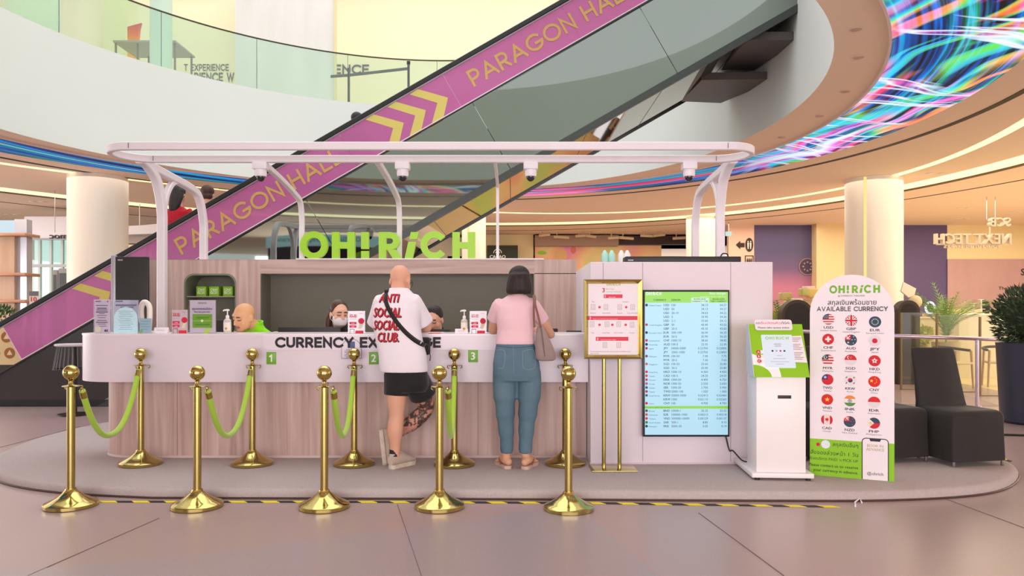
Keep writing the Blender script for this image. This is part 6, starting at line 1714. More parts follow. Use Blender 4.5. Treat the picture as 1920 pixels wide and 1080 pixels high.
for x0, x1, yt, D_, lab in ((1727, 1768, 594, 16.5, 'white shop counter left of the palm with a ring light on it'), (1798, 1884, 588, 15.6, 'long white shop counter right of the palm with two people behind')):
    t = thing('shop_counter', lab, 'counter', tuple(W((x0 + x1) / 2, 0, D_)[:2]) + (0,), group='white shop counters')
    a, b = W(x0, 0, D_), W(x1, yt, D_); q = MB(); q.box(a.x, b.x, D_, D_ + .7, 0, b.z - .04, .01); q.build('body', mat('shop_white', (240, 228, 200), .5), t)
    q = MB(); q.box(a.x - .03, b.x + .03, D_ - .03, D_ + .73, b.z - .04, b.z, .008); q.build('top', flat((246, 238, 216)), t)
t = thing('ring_light', 'small round ring light glowing on the left white shop counter', 'lamp', tuple(W(1744, 594, 16.6)))
c = W(1744, 577, 16.6); q = MB(); q.tube([c + Vector((math.cos(2 * pi * k / 24) * .1, 0, math.sin(2 * pi * k / 24) * .12)) for k in range(24)], .024, 8, closed=True); q.build('tube_light', glow((236, 248, 255), 1.3), t)
q = MB(); z_ = W(0, 594, 16.5).z; q.lathe([(.07, z_), (.07, z_ + .01), (.012, z_ + .015), (.012, c.z - .11)], (c.x, c.y, 0), 10); q.build('stand', M_black, t)
for i, (x_, w_, h_) in enumerate([(1735, .1, .07), (1753, .09, .12), (1760, .08, .1)]):
    c = W(x_, 594, 16.75); q = MB(); z_ = W(0, 594, 16.5).z; q.box(c.x - w_ / 2, c.x + w_ / 2, c.y - .04, c.y + .04, z_, z_ + h_, .01); tag(q.build('craft_box', flat((206, 164, 110))), 'small tan craft box on the left white shop counter, ' + ['left of the ring light', 'just right of the ring light', 'nearest the palm'][i], 'box', 'craft boxes')
def palm(label, x_, D_, zb, n, L, seed, pot=None):
    c = W(x_, 0, D_); t = thing('potted_palm', label, 'plant', (c.x, c.y, 0)); rnd = random.Random(seed)
    q = MB(); q.lathe([(.2, 0), (.26, zb), (.22, zb), (.2, zb - .04)], (c.x, c.y, 0), 20); q.build('planter', flat(pot or (206, 190, 160)), t)
    m_ = mat('palm_leaf', (96, 140, 52), .5, vary=((4, 4, 4), (150, 186, 76), 2, .3))
    for i in range(n):
        a = rnd.uniform(0, 2 * pi); lean = rnd.uniform(.25, 1.0); l = L * rnd.uniform(.75, 1.1); q = MB()
        d = Vector((math.cos(a), math.sin(a), 0)); P = [Vector((c.x, c.y, zb - .05)) + d * lean * l * s * s * .8 + UZ * (l * s * (1 - .42 * lean * s)) for s in np.linspace(0, 1, 9)]
        q.tube(P, [.012 - .001 * j for j in range(9)], 5)
        for j in range(2, 9):
            T = (P[j] - P[j - 1]).normalized(); sd = T.cross(UZ)
            if sd.length < .05: sd = Vector((-d.y, d.x, 0))
            sd.normalize()
            for sg in (-1, 1):
                for f in (0, .5):
                    b_ = P[j - 1].lerp(P[j], f); w = .16 * L * (1.15 - abs(j - 5) / 6)
                    tip = b_ + (sd * sg * .8 + T * .75).normalized() * w * 1.3 - UZ * .03
                    q.add([b_ - T * .014, b_.lerp(tip, .5) + UZ * .012, tip, b_ + T * .014], [[0, 1, 2, 3]])
        q.build('frond', m_, t, smooth=False)
palm('feathery green palm in a planter between the white shop counters', 1774, 14.6, .8, 20, 1.4, 11)
palm('dark feathery plant standing just behind the right edge of the white tower', 1462, 15.3, .75, 14, 1.15, 14, (120, 104, 84))
t = thing('flower_pot', 'bunch of yellow green flowers in a pot beside the dark arch', 'plant', tuple(W(1729, 0, 15.2)[:2]) + (0,))
c = W(1729, 0, 15.2); q = MB(); q.lathe([(.1, 0), (.13, .72), (.1, .72)], (c.x, c.y, 0), 16); q.build('pot', flat((200, 184, 150)), t)
leaf_ball('blooms', (c.x, c.y, .92), .19, 260, .03, .09, flat((206, 214, 120)), t, 8)
for i, (x0, x1, yt, D_, w_) in enumerate([(1466, 1526, 562, 14.0, 'beside the goods heap, left of the flag board'), (1684, 1725, 563, 14.2, 'right of the big cream column')]):
    a, b = W(x0, 0, D_), W(x1, yt, D_); t = thing('dark_arch', 'dark arch-topped display niche ' + w_, 'display', ((a.x + b.x) / 2, D_, 0), group='dark arch displays')
    q = MB(); q.prism(arch_pts(a.x, b.x, 0, b.z, D_, 20), (0, .22, 0)); q.build('arch_body', flat((70, 56, 44)), t)
    q = MB(); q.prism(arch_pts(a.x + .06, b.x - .06, 0.05, b.z - .06, D_ - .004, 20), (0, .006, 0)); q.build('arch_face', flat((44, 38, 32)), t)
a, b = W(1686, 562, 14.25), W(1714, 540, 14.25)
t = thing('folded_card', 'tilted cream card standing on top of the dark arch right of the big column', 'card', tuple(W(1704, 564, 14.4)))
q = MB(); q.prism([W(x_, y_, 14.45) for x_, y_ in ((1690, 546), (1695, 529), (1718, 541), (1715, 553), (1704, 558))], (0, .05, 0)); q.build('card', flat((244, 236, 204)), t)
q = MB(); q.ball(W(1716, 566, 14.45), (.13, .1, .13), 14); q.build('round_back', flat((226, 206, 160)), t)
# heap of goods by the mural
gs = [(1458, 590, .17, .10, (206, 160, 60)), (1476, 578, .2, .09, (226, 206, 150)), (1466, 601, .22, .16, (196, 150, 52)), (1494, 566, .1, .08, (226, 214, 190)), (1507, 548, .09, .09, (200, 190, 110)), (1522, 550, .12, .1, (236, 200, 110)), (1516, 541, .11, .05, (240, 214, 204)), (1472, 556, .13, .09, (206, 190, 120)), (1530, 571, .12, .1, (232, 220, 190))]
for i, (x_, y_, w_, h_, c_) in enumerate(gs):
    p = W(x_, y_, 16 + .12 * i); q = MB(); q.box(p.x - w_, p.x + w_, p.y - .12, p.y + .12, p.z - h_, p.z + h_, min(w_, h_) * .4, seg=3)
    tag(q.build('gift_bag', mat('goods_%d' % i, c_, .5)), ['yellow bag low in the goods pile, left', 'long cream roll on the goods pile', 'broad yellow sack at the foot of the goods pile', 'small pale parcel mid-way up the goods pile', 'olive round bag high on the goods pile', 'orange and cream parcel high on the goods pile', 'rosy flat lid topping the goods pile', 'khaki parcel at the upper left of the goods pile', 'white box at the right of the goods pile'][i], 'parcel', 'goods piled by the mural')
tb = thing('goods_table', 'tiered cream table under the goods pile by the purple mural', 'table', tuple(W(1490, 0, 16.8)[:2]) + (0,))
a, b = W(1440, 612, 16.4), W(1545, 600, 16.4); q = MB(); q.box(a.x, b.x, 15.9, 17.4, 0, W(0, 616, 16.4).z, .02); q.build('lower_tier', flat((206, 180, 130)), tb)
a = W(1468, 0, 16.6); q = MB(); q.box(a.x, b.x, 16.5, 17.4, W(0, 616, 16.4).z, W(0, 588, 16.4).z, .02); q.build('middle_tier', flat((216, 192, 140)), tb)
a = W(1486, 0, 16.8); q = MB(); q.box(a.x, b.x, 16.7, 17.4, W(0, 588, 16.4).z, W(0, 560, 16.4).z, .02); q.build('upper_tier', flat((216, 192, 140)), tb)
# wooden shop chairs
def shop_chair():
    t = thing('wooden_chair', 'x', 'chair', group='wooden shop chairs')
    q = MB(); q.box(-.24, .24, -.24, .22, .43, .47, .015); q.build('seat', flat((226, 206, 170)), t)
    q = MB(); q.tube(smooth_path([(-.25, -.16, .68), (-.26, .1, .70), (-.18, .24, .72), (0, .27, .73), (.18, .24, .72), (.26, .1, .70), (.25, -.16, .68)], 4), .025, 8); q.build('backrest', flat((54, 46, 44)), t)
    for sx in (-1, 1):
        for y, zt_ in ((-.2, .68), (.2, .7)):
            q = MB(); q.tube([(sx * .25, y * 1.1, 0), (sx * .22, y, zt_)], [.016, .022], 8); q.build('leg', mat('oak_leg', (196, 158, 110), .5), t)
    return t
sc_ = shop_chair(); sc_.location = tuple(W(1786, 0, 13.6)[:2]) + (0,); sc_.rotation_euler = (0, 0, R(25)); sc_['label'] = 'pale wooden armchair in front of the palm beyond the railing'
dup(sc_, tuple(W(1876, 0, 13.8)[:2]) + (0,), R(-20), 'pale wooden armchair partly hidden by the big bush at the right')
for i, (x_, h_) in enumerate([(1826, .22), (1840, .3), (1818, .14)]):
    c = W(x_, 588, 15.7); z_ = W(0, 588, 15.6).z; t = thing('cake_stand', 'white tiered display stand on the right white shop counter, ' + ['middle height', 'the tallest', 'the shortest'][i], 'stand', (c.x, c.y, z_), group='tiered stands')
    q = MB(); q.lathe([(.06, 0), (.06, .01), (.012, .015), (.012, h_)], (c.x, c.y, z_), 12); q.build('stem', flat((244, 240, 232)), t)
    for j in range(3):
        q = MB(); q.lathe([(.05 + .01 * (2 - j), 0), (.055 + .01 * (2 - j), .01)], (c.x, c.y, z_ + h_ * (j + 1) / 3 - .01), 16); q.build('tray', flat((250, 248, 244)), t)

# ------------------------------------------------------------------ hall behind the viewer (it shows in the mirrored cladding)
hk = thing('information_kiosk', 'curved dark kiosk with a lit pale blue header behind the viewpoint', 'kiosk', (-5.8, -1.2, 0))
arcp = lambda r_, z: [Vector((-5.8 + r_ * math.cos(R(a)), -3.0 + r_ * math.sin(R(a)), z)) for a in range(40, 141, 5)]
for nm, r_, z0_, z1_, m_ in (('screen_wall', 2.3, 2.3, 3.38, flat((66, 50, 76))), ('header_band', 2.36, 3.4, 3.72, glow((190, 228, 238), .8)), ('base_wall', 2.2, 0, 2.28, flat((120, 104, 104)))):
    q = MB(); a = arcp(r_, z0_); b = arcp(r_, z1_); n_ = len(a); q.add(a + b + [p - Vector((0, .15, 0)) for p in a] + [p - Vector((0, .15, 0)) for p in b], [[i, i + 1, n_ + i + 1, n_ + i] for i in range(n_ - 1)] + [[2 * n_ + i, 3 * n_ + i, 3 * n_ + i + 1, 2 * n_ + i + 1] for i in range(n_ - 1)] + [[n_ + i, n_ + i + 1, 3 * n_ + i + 1, 3 * n_ + i] for i in range(n_ - 1)]); q.build(nm, m_, hk)
q = MB(); q.text('ONESIAM SuperApp Experience', Vector((-5.8, -.60, 3.5)), .14, 2.6, u=-UX, align='c'); q.build('header_lettering', flat((60, 90, 110)), hk)

# ------------------------------------------------------------------ people
from mathutils import noise as mnoise
SKIN_A, SKIN_B, SKIN_C = (236, 176, 148), (226, 172, 138), (240, 190, 164)


def fuse(mb, name, m_, parent, voxel=.009, smooth=4, colour=None, label=None):
    """melt overlapping solids into one continuous skin; colour(p) gives a per-point base colour"""
    inv = rootmat(parent).inverted()
    me = bpy.data.meshes.new('tmp'); me.from_pydata([tuple(v) for v in mb.v], [], mb.f); me.update()
    o = bpy.data.objects.new('tmp', me); COL.objects.link(o)
    r = o.modifiers.new('r', 'REMESH'); r.mode = 'VOXEL'; r.voxel_size = voxel; r.use_smooth_shade = True
    s = o.modifiers.new('s', 'SMOOTH'); s.iterations = smooth; s.factor = .5
    dg = bpy.context.evaluated_depsgraph_get()
    out = bpy.data.meshes.new_from_object(o.evaluated_get(dg))
    bpy.data.objects.remove(o); bpy.data.meshes.remove(me)
    out.name = name
    if colour:
        at = out.color_attributes.new('Col', 'FLOAT_COLOR', 'POINT')
        buf = []
        for v in out.vertices: buf += [*lin(colour(v.co)), 1]
        at.data.foreach_set('color', buf)
    out.materials.clear(); out.materials.append(m_)
    tree = BVHTree.FromPolygons([v.co.copy() for v in out.vertices], [tuple(p.vertices) for p in out.polygons])
    out.transform(inv)
    out.polygons.foreach_set('use_smooth', [True] * len(out.polygons))
    ob = bpy.data.objects.new(name, out); COL.objects.link(ob); ob.parent = parent
    if label: ob['label'] = label
    return ob, tree


def limb(mb, P, rad, n=14, flatx=1.0):
    P = [Vector(p) for p in P]
    k = 4; Q = smooth_path(P, k); rr = []
    for i in range(len(P) - 1):
        for j in range(k):
            t = j / k; t = t * t * (3 - 2 * t); rr.append(rad[i] + (rad[i + 1] - rad[i]) * t)
    rr.append(rad[-1])
    mb.tube(Q, rr, n)
    mb.ball(P[0], rad[0], 12); mb.ball(P[-1], rad[-1], 12)


def loft(mb, rings, n=28, e=2.3):
    """rings: (cx, cy, cz, rx, ry[, tiltx])"""
    vs = []
    for r in rings:
        cx, cy, cz, rx, ry = r[:5]; tl = r[5] if len(r) > 5 else 0
        for k in range(n):
            a = 2 * pi * k / n; c, s = math.cos(a), math.sin(a)
            x = rx * math.copysign(abs(c) ** (2 / e), c); y = ry * math.copysign(abs(s) ** (2 / e), s)
            vs.append(Vector((cx + x, cy + y, cz + tl * y)))
    m = len(rings)
    fs = [[i * n + k, i * n + (k + 1) % n, (i + 1) * n + (k + 1) % n, (i + 1) * n + k] for i in range(m - 1) for k in range(n)]
    fs += [list(range(n - 1, -1, -1)), list(range((m - 1) * n, m * n))]
    mb.add(vs, fs)


def head(mb, M, neck=None, jaw=1.0, nr=.054):
    s = M.to_scale()[0]
    Rm = M.to_3x3()
    def b(c, r, n=14): mb.ball(M @ Vector(c), r, n, M=Rm.to_4x4())
    b((0, .014, .038), (.076, .094, .086), 20)
    b((0, -.020, -.03), (.062 * jaw, .070, .078), 18)
    b((0, -.055, -.088), (.030 * jaw, .028, .020))
    b((0, -.066, .040), (.056, .024, .03))
    b((0, -.078, .026), (.05, .012, .010))
    for sx in (-1, 1):
        b((sx * .040, -.052, -.026), (.026, .026, .028))
        b((sx * .030, -.076, .006), (.016, .010, .011))
        b((sx * .077, .016, -.006), (.010, .020, .031))
        b((sx * .012, -.096, -.028), (.009, .012, .009))
    limb(mb, [M @ Vector((0, -.084, .016)), M @ Vector((0, -.098, -.006)), M @ Vector((0, -.107, -.024))], [.008 * s, .010 * s, .012 * s], 10)
    b((0, -.080, -.051), (.024, .013, .007)); b((0, -.078, -.063), (.021, .013, .008))
    if neck is not None:
        limb(mb, [M @ Vector((0, .03, -.05)), neck], [nr * s, nr * s * 1.08], 16)


def face_colour(M, skin, brow=(58, 42, 38), lip=(190, 104, 100), hairline=None, closed=True):
    I = M.inverted()
    def f(p):
        q = I @ p
        if q.y < -.045 and abs(q.x) < .07 and -.12 < q.z < .13:
            ax = abs(q.x)
            if .012 < ax < .047 and .026 + .10 * (ax - .012) * (1 if ax < .035 else 0) < q.z < .036 + .003: return brow
            if .015 < ax < .044 and -.001 < q.z < .006: return (52, 36, 34)
            if .013 < ax < .046 and .006 <= q.z < .012: return tuple(v * .84 for v in skin)
            if ax < .023 and -.068 < q.z < -.047 and q.y < -.072: return (150, 70, 72) if -.0585 < q.z < -.0555 else lip
            if ax < .016 and -.037 < q.z < -.032 and q.y < -.092: return tuple(v * .72 for v in skin)
            if .02 < ax < .05 and -.045 < q.z < -.01: return (skin[0], skin[1] * .95, skin[2] * .94)
        return skin
    return f


def hand(mb, wrist, fwd, up, side=1, s=1.0, curl=.5):
    """open hand lying forward: palm, four unequal fingers and a thumb from the side of the palm"""
    w = Vector(wrist); f = Vector(fwd).normalized(); u = Vector(up).normalized(); x = f.cross(u).normalized() * side
    T = Matrix((x, f, u)).transposed().to_4x4()
    mb.ball(w + f * .05 * s, (.036 * s, .048 * s, .015 * s), 14, M=T)
    mb.ball(w + f * .015 * s, (.028 * s, .03 * s, .018 * s), 12, M=T)
    for k, (o, L) in enumerate([(-.028, .066), (-.010, .078), (.009, .073), (.027, .056)]):
        b = w + f * .088 * s + x * o * s; d = (f + x * o * 2.5).normalized()
        limb(mb, [b, b + d * L * .45 * s + u * .006 * s, b + d * L * .8 * s - u * .012 * curl * s, b + d * L * s - u * .028 * curl * s], [.0095 * s, .009 * s, .0082 * s, .0072 * s], 8)
    b = w + f * .03 * s - x * .03 * s; d = (f * .7 - x * .75).normalized()
    limb(mb, [b, b + d * .035 * s - u * .006 * s, b + (d + f * .5).normalized() * .062 * s - u * .014 * s], [.012 * s, .0105 * s, .0088 * s], 8)


def hM(c, yaw, tilt, s=1.0, roll=0):
    return Matrix.Translation(Vector(c)) @ Matrix.Rotation(R(yaw), 4, 'Z') @ Matrix.Rotation(R(roll), 4, 'Y') @ Matrix.Rotation(R(tilt), 4, 'X') @ Matrix.Scale(s, 4)


def skin_mat(n): return mat(n, (230, 180, 150), .5, spec=.35, attr='Col')
M_skin = skin_mat('skin')
def cloth(name, rgb, rgb2=None, bump=(60, .25)): return mat(name, rgb, .85, spec=.15, sheen=.2, bump=bump, vary=((7, 7, 7), rgb2 or tuple(min(255, v + 6) for v in rgb), 3, .3))


def drape(tree, org_dir, pts, lift=.003):
    """lay points on a body surface by casting along a direction"""
    d = Vector(org_dir).normalized(); out = []; last = None
    for p in pts:
        h = tree.ray_cast(Vector(p) - d * 2, d)
        if h[0]: last = h[0] - d * lift; out.append(last)
        else: out.append(Vector((p[0], last.y + .012, p[2])) if last else Vector(p))
    return out


def drape_text(tree, body, org, h, w, y, m_, parent, name, bold=.02, lift=.003, slant=0.0):
    t = MB(); t.text(body, Vector((0, 0, 0)), h, w, bold=bold, res=2)
    b = bmesh.new(); vv = [b.verts.new((v.x + slant * v.z, 0, v.z)) for v in t.v]
    for f in t.f:
        try: b.faces.new([vv[i] for i in f])
        except ValueError: pass
    bmesh.ops.triangulate(b, faces=list(b.faces))
    bmesh.ops.subdivide_edges(b, edges=[e for e in b.edges if e.calc_length() > .02], cuts=1)
    q = MB(); q.bm(b)
    q.v = drape(tree, UY, [Vector((org[0] + v.x, y, org[1] + v.z)) for v in q.v], lift)
    return q.build(name, m_, parent, smooth=False)


def shoe(parent, M, m_up, m_sole):
    """heel at the origin, toe along +y, sole at z = 0"""
    ol = [(-.028, .0), (-.034, .05), (-.034, .12), (-.045, .19), (-.044, .24), (-.028, .285), (.0, .298), (.03, .285), (.046, .24), (.046, .19), (.036, .12), (.034, .05), (.028, .0), (0, -.012)]
    q = MB(); P = [p for p in smooth_path([Vector((x, y, 0)) for x, y in ol + ol[:1]], 3)][:-1]
    q.prism([M @ (p * 1.0) for p in P], M.to_3x3() @ Vector((0, 0, .034))); q.build('sole', m_sole, parent, sharp=50)
    q = MB(); S_ = [(-.008, .028, .075, .115), (.03, .036, .09, .128), (.07, .039, .09, .135), (.11, .040, .08, .125), (.15, .044, .06, .108), (.2, .048, .04, .09), (.25, .043, .034, .074), (.288, .024, .03, .058)]
    n = 16; vs = []
    for y, hw, zc, zt in S_:
        for k in range(n):
            a = 2 * pi * k / n
            vs.append(M @ Vector((hw * math.cos(a), y, max(.026, .026 + (zt - .026) * (.5 + .5 * math.sin(a))))))
    fs = [[i * n + k, i * n + (k + 1) % n, (i + 1) * n + (k + 1) % n, (i + 1) * n + k] for i in range(len(S_) - 1) for k in range(n)] + [list(range(n)), list(range((len(S_) - 1) * n, len(S_) * n))]
    q.add(vs, fs); up_ = q.build('upper', m_up, parent, sharp=60)
    q = MB()
    for j in range(4):
        y = .115 + j * .022; z = .122 - j * .011
        q.tube([M @ Vector((-.02, y, z - .006)), M @ Vector((0, y + .004, z + .004)), M @ Vector((.02, y, z - .006))], .0035, 6)
    q.build('laces', flat((226, 214, 200)), up_)


# ---- the man in white, leaning on the counter
man = thing('person', 'bald man in white printed shirt and black shorts leaning on the counter, one leg crossed', 'person', (-.9, 6.15, ZP))
Mh = hM((-.945, 6.33, 1.612), 165, 16, 1.09)
b_ = MB()
loft(b_, [(-.865, 6.13, .74, .15, .11), (-.868, 6.13, .82, .165, .12), (-.87, 6.13, .90, .16, .115), (-.905, 6.15, 1.05, .155, .11), (-.94, 6.18, 1.2, .165, .115), (-.955, 6.22, 1.35, .175, .115), (-.955, 6.25, 1.43, .15, .09), (-.953, 6.275, 1.48, .08, .06)])
head(b_, Mh, Vector((-.953, 6.27, 1.46)), nr=.058)
limb(b_, [(-.935, 6.13, .82), (-.945, 6.11, .66), (-.945, 6.11, .50), (-.955, 6.10, .39), (-.958, 6.12, .24), (-.964, 6.125, .13)], [.095, .086, .064, .068, .045, .036])
limb(b_, [(-.80, 6.15, .82), (-.75, 6.23, .67), (-.725, 6.29, .54), (-.83, 6.285, .43), (-.95, 6.30, .345), (-1.045, 6.30, .27)], [.095, .088, .066, .070, .05, .037])
for sx, sh, el, wr in ((-1, (-1.095, 6.25, 1.40), (-1.135, 6.375, 1.218), (-1.05, 6.60, 1.205)), (1, (-.80, 6.25, 1.40), (-.728, 6.37, 1.220), (-.86, 6.60, 1.205))):
    limb(b_, [sh, (Vector(sh) + Vector(el)) / 2, el], [.062, .052, .044])
    limb(b_, [el, (Vector(el) * .6 + Vector(wr) * .4), wr], [.044, .043, .029])
    hand(b_, wr, (.25 * -sx, 1, -.05), UZ, sx)
fc = face_colour(Mh, (226, 170, 144), brow=(120, 90, 74))
def man_col(p):
    c = fc(p)
    tat = False
    if p.z < .70 and p.x > -.86 + .0 and p.z > .3: tat = True
    if p.z < .70 and p.y > 6.22 and p.z > .22 and p.x > -1.03: tat = True
    if 1.17 < p.z < 1.30 and (p.x > -.79 and p.x > -.745 - .3 * (p.y - 6.3) * 0 and p.y < 6.36 and p.x < -.755): tat = True
    if 1.17 < p.z < 1.33 and p.x < -1.10: tat = True
    if tat:
        a = mnoise.noise(p * 22); b = mnoise.noise(p * 60 + Vector((5, 2, 1)))
        if a + .5 * b > .16: return (206, 148, 128)
        if b > .1: return (120, 92, 84)
        return (76, 60, 58)
    k = mnoise.noise(p * 6) * .5
    return (c[0], c[1] * (1 + .05 * k), c[2] * (1 + .06 * k))
mb_body, t_body = fuse(b_, 'body', M_skin, man, .0075, 4, man_col)
s_ = MB()
loft(s_, [(-.884, 6.125, .862, .196, .142), (-.888, 6.13, .90, .198, .144), (-.90, 6.145, 1.0, .197, .142), (-.93, 6.165, 1.12, .194, .138), (-.957, 6.19, 1.25, .196, .134), (-.958, 6.225, 1.38, .20, .132), (-.957, 6.25, 1.47, .175, .112), (-.955, 6.265, 1.515, .12, .092), (-.953, 6.278, 1.555, .08, .078)])
for sx, sh, el in ((-1, (-1.075, 6.24, 1.425), (-1.142, 6.335, 1.245)), (1, (-.835, 6.24, 1.425), (-.748, 6.33, 1.250))):
    sh, el = Vector(sh), Vector(el); q = sh.lerp(el, 1.0)
    s_.tube([sh - (el - sh) * .2, sh, sh.lerp(el, .5), el], [.08, .088, .088, .092], 18)
shirt, t_shirt = fuse(s_, 'shirt', cloth('white_cotton', (240, 232, 240), (234, 226, 236), (9, .55)), man, .009, 5)
# print on the back
M_pr, M_pk = flat((206, 34, 48)), flat((60, 46, 50))
for s__, px, py, h, w in (('ANTI', 706, 566, .068, .165), ('SOCIAL', 696, 594, .075, .24), ('SOCIAL', 697, 618, .075, .22), ('CLUB.', 706, 640, .072, .185)):
    D_ = 6.06; X, Z = (px - 960) * D_ / F, H + (YH - py) * D_ / F
    drape_text(t_shirt, s__, (X + .006, Z - .006), h, w, 6.05, M_pk, shirt, 'print_shadow', .05, .0025, .12)
    drape_text(t_shirt, s__, (X, Z), h, w, 6.05, M_pr, shirt, 'print_lettering', .03, .0045, .12)
h_ = MB()
loft(h_, [(-.872, 6.13, .885, .165, .122), (-.870, 6.13, .845, .18, .134), (-.865, 6.135, .75, .185, .142), (-.862, 6.14, .70, .16, .13)])
h_.tube([(-.925, 6.13, .84), (-.94, 6.12, .74), (-.945, 6.115, .668)], [.112, .11, .104], 20); h_.tube([(-.815, 6.15, .84), (-.775, 6.20, .74), (-.742, 6.245, .655)], [.112, .115, .115], 20)
fuse(h_, 'shorts', cloth('black_jersey', (38, 36, 38)), man, .009, 4)
M_sh, M_so = cloth('oatmeal_mesh', (206, 188, 172), (188, 170, 156), (120, .5)), mat('cream_sole', (222, 208, 192), .6, vary=((30, 30, 30), (200, 184, 168), 3, .2))
def frame(org, toe, up):
    y = (Vector(toe) - Vector(org)).normalized(); z = Vector(up); z = (z - y * z.dot(y)).normalized(); x = y.cross(z)
    M = Matrix((x, y, z)).transposed().to_4x4(); M.translation = Vector(org); return M
for nm, org, toe, up in (('sneaker', (-.985, 6.085, ZP + .001), (-.83, 6.335, ZP + .001), UZ), ('sneaker', (-1.12, 6.29, .352), (-1.085, 6.27, .075), Vector((1, .15, .15)))):
    e = MB(); e.v = []
    sh = bpy.data.objects.new(nm, bpy.data.meshes.new(nm)); 
    shoe_root = man
    Mx = frame(org, toe, up)
    # tongue collar is the shoe's main mesh, sole, upper and laces hang on it
    q = MB(); q.tube([Mx @ Vector((.026 * math.cos(a), .035 + .034 * math.sin(a), .122 + .008 * math.sin(a))) for a in np.linspace(0, 2 * pi, 17)[:-1]], .010, 8, closed=True)
    bpy.data.objects.remove(sh)
    so = q.build(nm, M_sh, man)
    shoe(so, Mx, M_sh, M_so)
    q = MB(); q.tube([Mx @ Vector((0, .035, .10)), Mx @ Vector((0, .038, .155))], [.038, .039], 16); q.build('sock', flat((40, 38, 42)), man)
q = MB()   # glasses: temples only are seen from behind
for sx in (-1, 1): q.tube([Mh @ Vector((sx * .078, .03, .008)), Mh @ Vector((sx * .08, -.02, .016)), Mh @ Vector((sx * .07, -.085, .012))], .0025, 6)
for sx in (-1, 1): q.tube([Mh @ Vector((sx * .036 + .026 * math.cos(a), -.098, .004 + .02 * math.sin(a))) for a in np.linspace(0, 2 * pi, 17)[:-1]], .0022, 6, closed=True)
q.build('glasses', flat((50, 46, 50)), man)
# sling bag
bag = thing('sling_bag', 'black sling bag worn across the back of the man in white', 'bag', (-.74, 6.22, 1.06))
q = MB(); c = Vector((-.735, 6.215, 1.068))
q.box(c.x - .055, c.x + .055, c.y - .04, c.y + .04, c.z - .075, c.z + .075, .028, seg=3); q.build('pouch', cloth('black_nylon', (34, 33, 35)), bag)
q = MB(); q.box(c.x - .04, c.x + .045, c.y - .052, c.y - .035, c.z - .055, c.z + .02, .008); q.build('front_pocket', cloth('black_nylon', (34, 33, 35)), bag)
q = MB(); q.tube(smooth_path([c + Vector((.045, -.03, -.04)), c + Vector((.06, -.04, -.08)), c + Vector((.055, -.04, -.12))], 4), .004, 6); q.build('zip_cord', M_black, bag)
ctrl = [(719, 543), (719, 553), (722, 568), (731, 585), (744, 604), (760, 622), (776, 636), (788, 644), (796, 649)]
cen = smooth_path([Vector(((x - 960) * 6.06 / F, 6.0, H + (YH - y) * 6.06 / F)) for x, y in ctrl], 4)
vs = []; n_ = len(cen); yl = 6.17
cen = cen[::-1]
for i, p in enumerate(cen):
    t_ = (cen[min(i + 1, n_ - 1)] - cen[max(i - 1, 0)]).normalized(); sd = Vector((t_.z, 0, -t_.x)) * .017
    two = [p - sd, p + sd]; h2 = [t_shirt.ray_cast(q_ - UY * 2, UY)[0] for q_ in two]; ys = [h_.y for h_ in h2 if h_]
    yl = min(ys) if ys else yl + .02
    vs += [Vector((q_.x, (h_.y if h_ else yl) - .006, q_.z)) for q_, h_ in zip(two, h2)]
# over the shoulder and down the chest
tl, tr_ = vs[-2], vs[-1]; xs_ = sorted((tl.x, tr_.x)); sgn_ = (0, 1) if tl.x < tr_.x else (1, 0)
for y_ in (6.19, 6.22, 6.25, 6.28, 6.31, 6.33):
    row = []
    for x_ in (tl.x + .02 * (y_ - 6.15), tr_.x + .02 * (y_ - 6.15)):
        h_ = t_shirt.ray_cast(Vector((x_, y_, 2.2)), -UZ)[0]; row.append(Vector((x_, y_, (h_.z if h_ and h_.z > 1.2 else 1.40) + .006)))
    vs += row
n_ = len(vs) // 2
q = MB(); q.add(vs, [[2 * i, 2 * i + 1, 2 * i + 3, 2 * i + 2] for i in range(n_ - 1)])
o = q.build('strap', cloth('black_webbing', (40, 38, 38)), bag); sm = o.modifiers.new('thick', 'SOLIDIFY'); sm.thickness = .004

# ---- the woman in pink
wom = thing('person', 'dark-haired woman in pink short-sleeved top and blue jeans standing at the counter', 'person', (.05, 6.15, ZP))
Wh = hM((.062, 6.22, 1.60), 172, 14, 1.0)
wx = lambda px, D_=6.12: (px - 960) * D_ / F
b_ = MB()
loft(b_, [(.04, 6.14, .80, .16, .11), (.036, 6.14, .90, .17, .12), (.025, 6.145, 1.05, .145, .105), (.025, 6.15, 1.2, .145, .10), (.03, 6.165, 1.34, .155, .10), (.035, 6.18, 1.42, .15, .08), (.045, 6.19, 1.47, .07, .055)])
head(b_, Wh, Vector((.045, 6.185, 1.45)), nr=.047)
feet = []
for hx, kx, ax in ((-.06, -.052, -.048), (.135, .118, .112)):
    limb(b_, [(hx, 6.14, .82), (kx, 6.13, .50), (ax, 6.14, .28), (ax, 6.15, .125)], [.085, .05, .042, .034])
for ax, heel, toe in ((-.048, (-.03, 6.10), (-.11, 6.31)), (.112, (.105, 6.08), (.19, 6.30))):
    hv, tv_ = Vector((*heel, 0)), Vector((*toe, 0)); d = (tv_ - hv).normalized(); sd = Vector((d.y, -d.x, 0))
    limb(b_, [hv + Vector((0, .02, .125)), hv + d * .06 + UZ * .135, hv + d * .14 + UZ * .122, hv + d * .20 + UZ * .11], [.032, .036, .032, .026])
    limb(b_, [Vector((ax, 6.15, .15)), hv + d * .045 + UZ * .135], [.036, .036])
    for k in range(5):
        o_ = (k - 2) * .017; b0 = hv + d * (.205 - abs(o_) * .3) + sd * o_ + UZ * .105
        limb(b_, [b0, b0 + d * .025 - UZ * .002], [.0105, .009], 8)
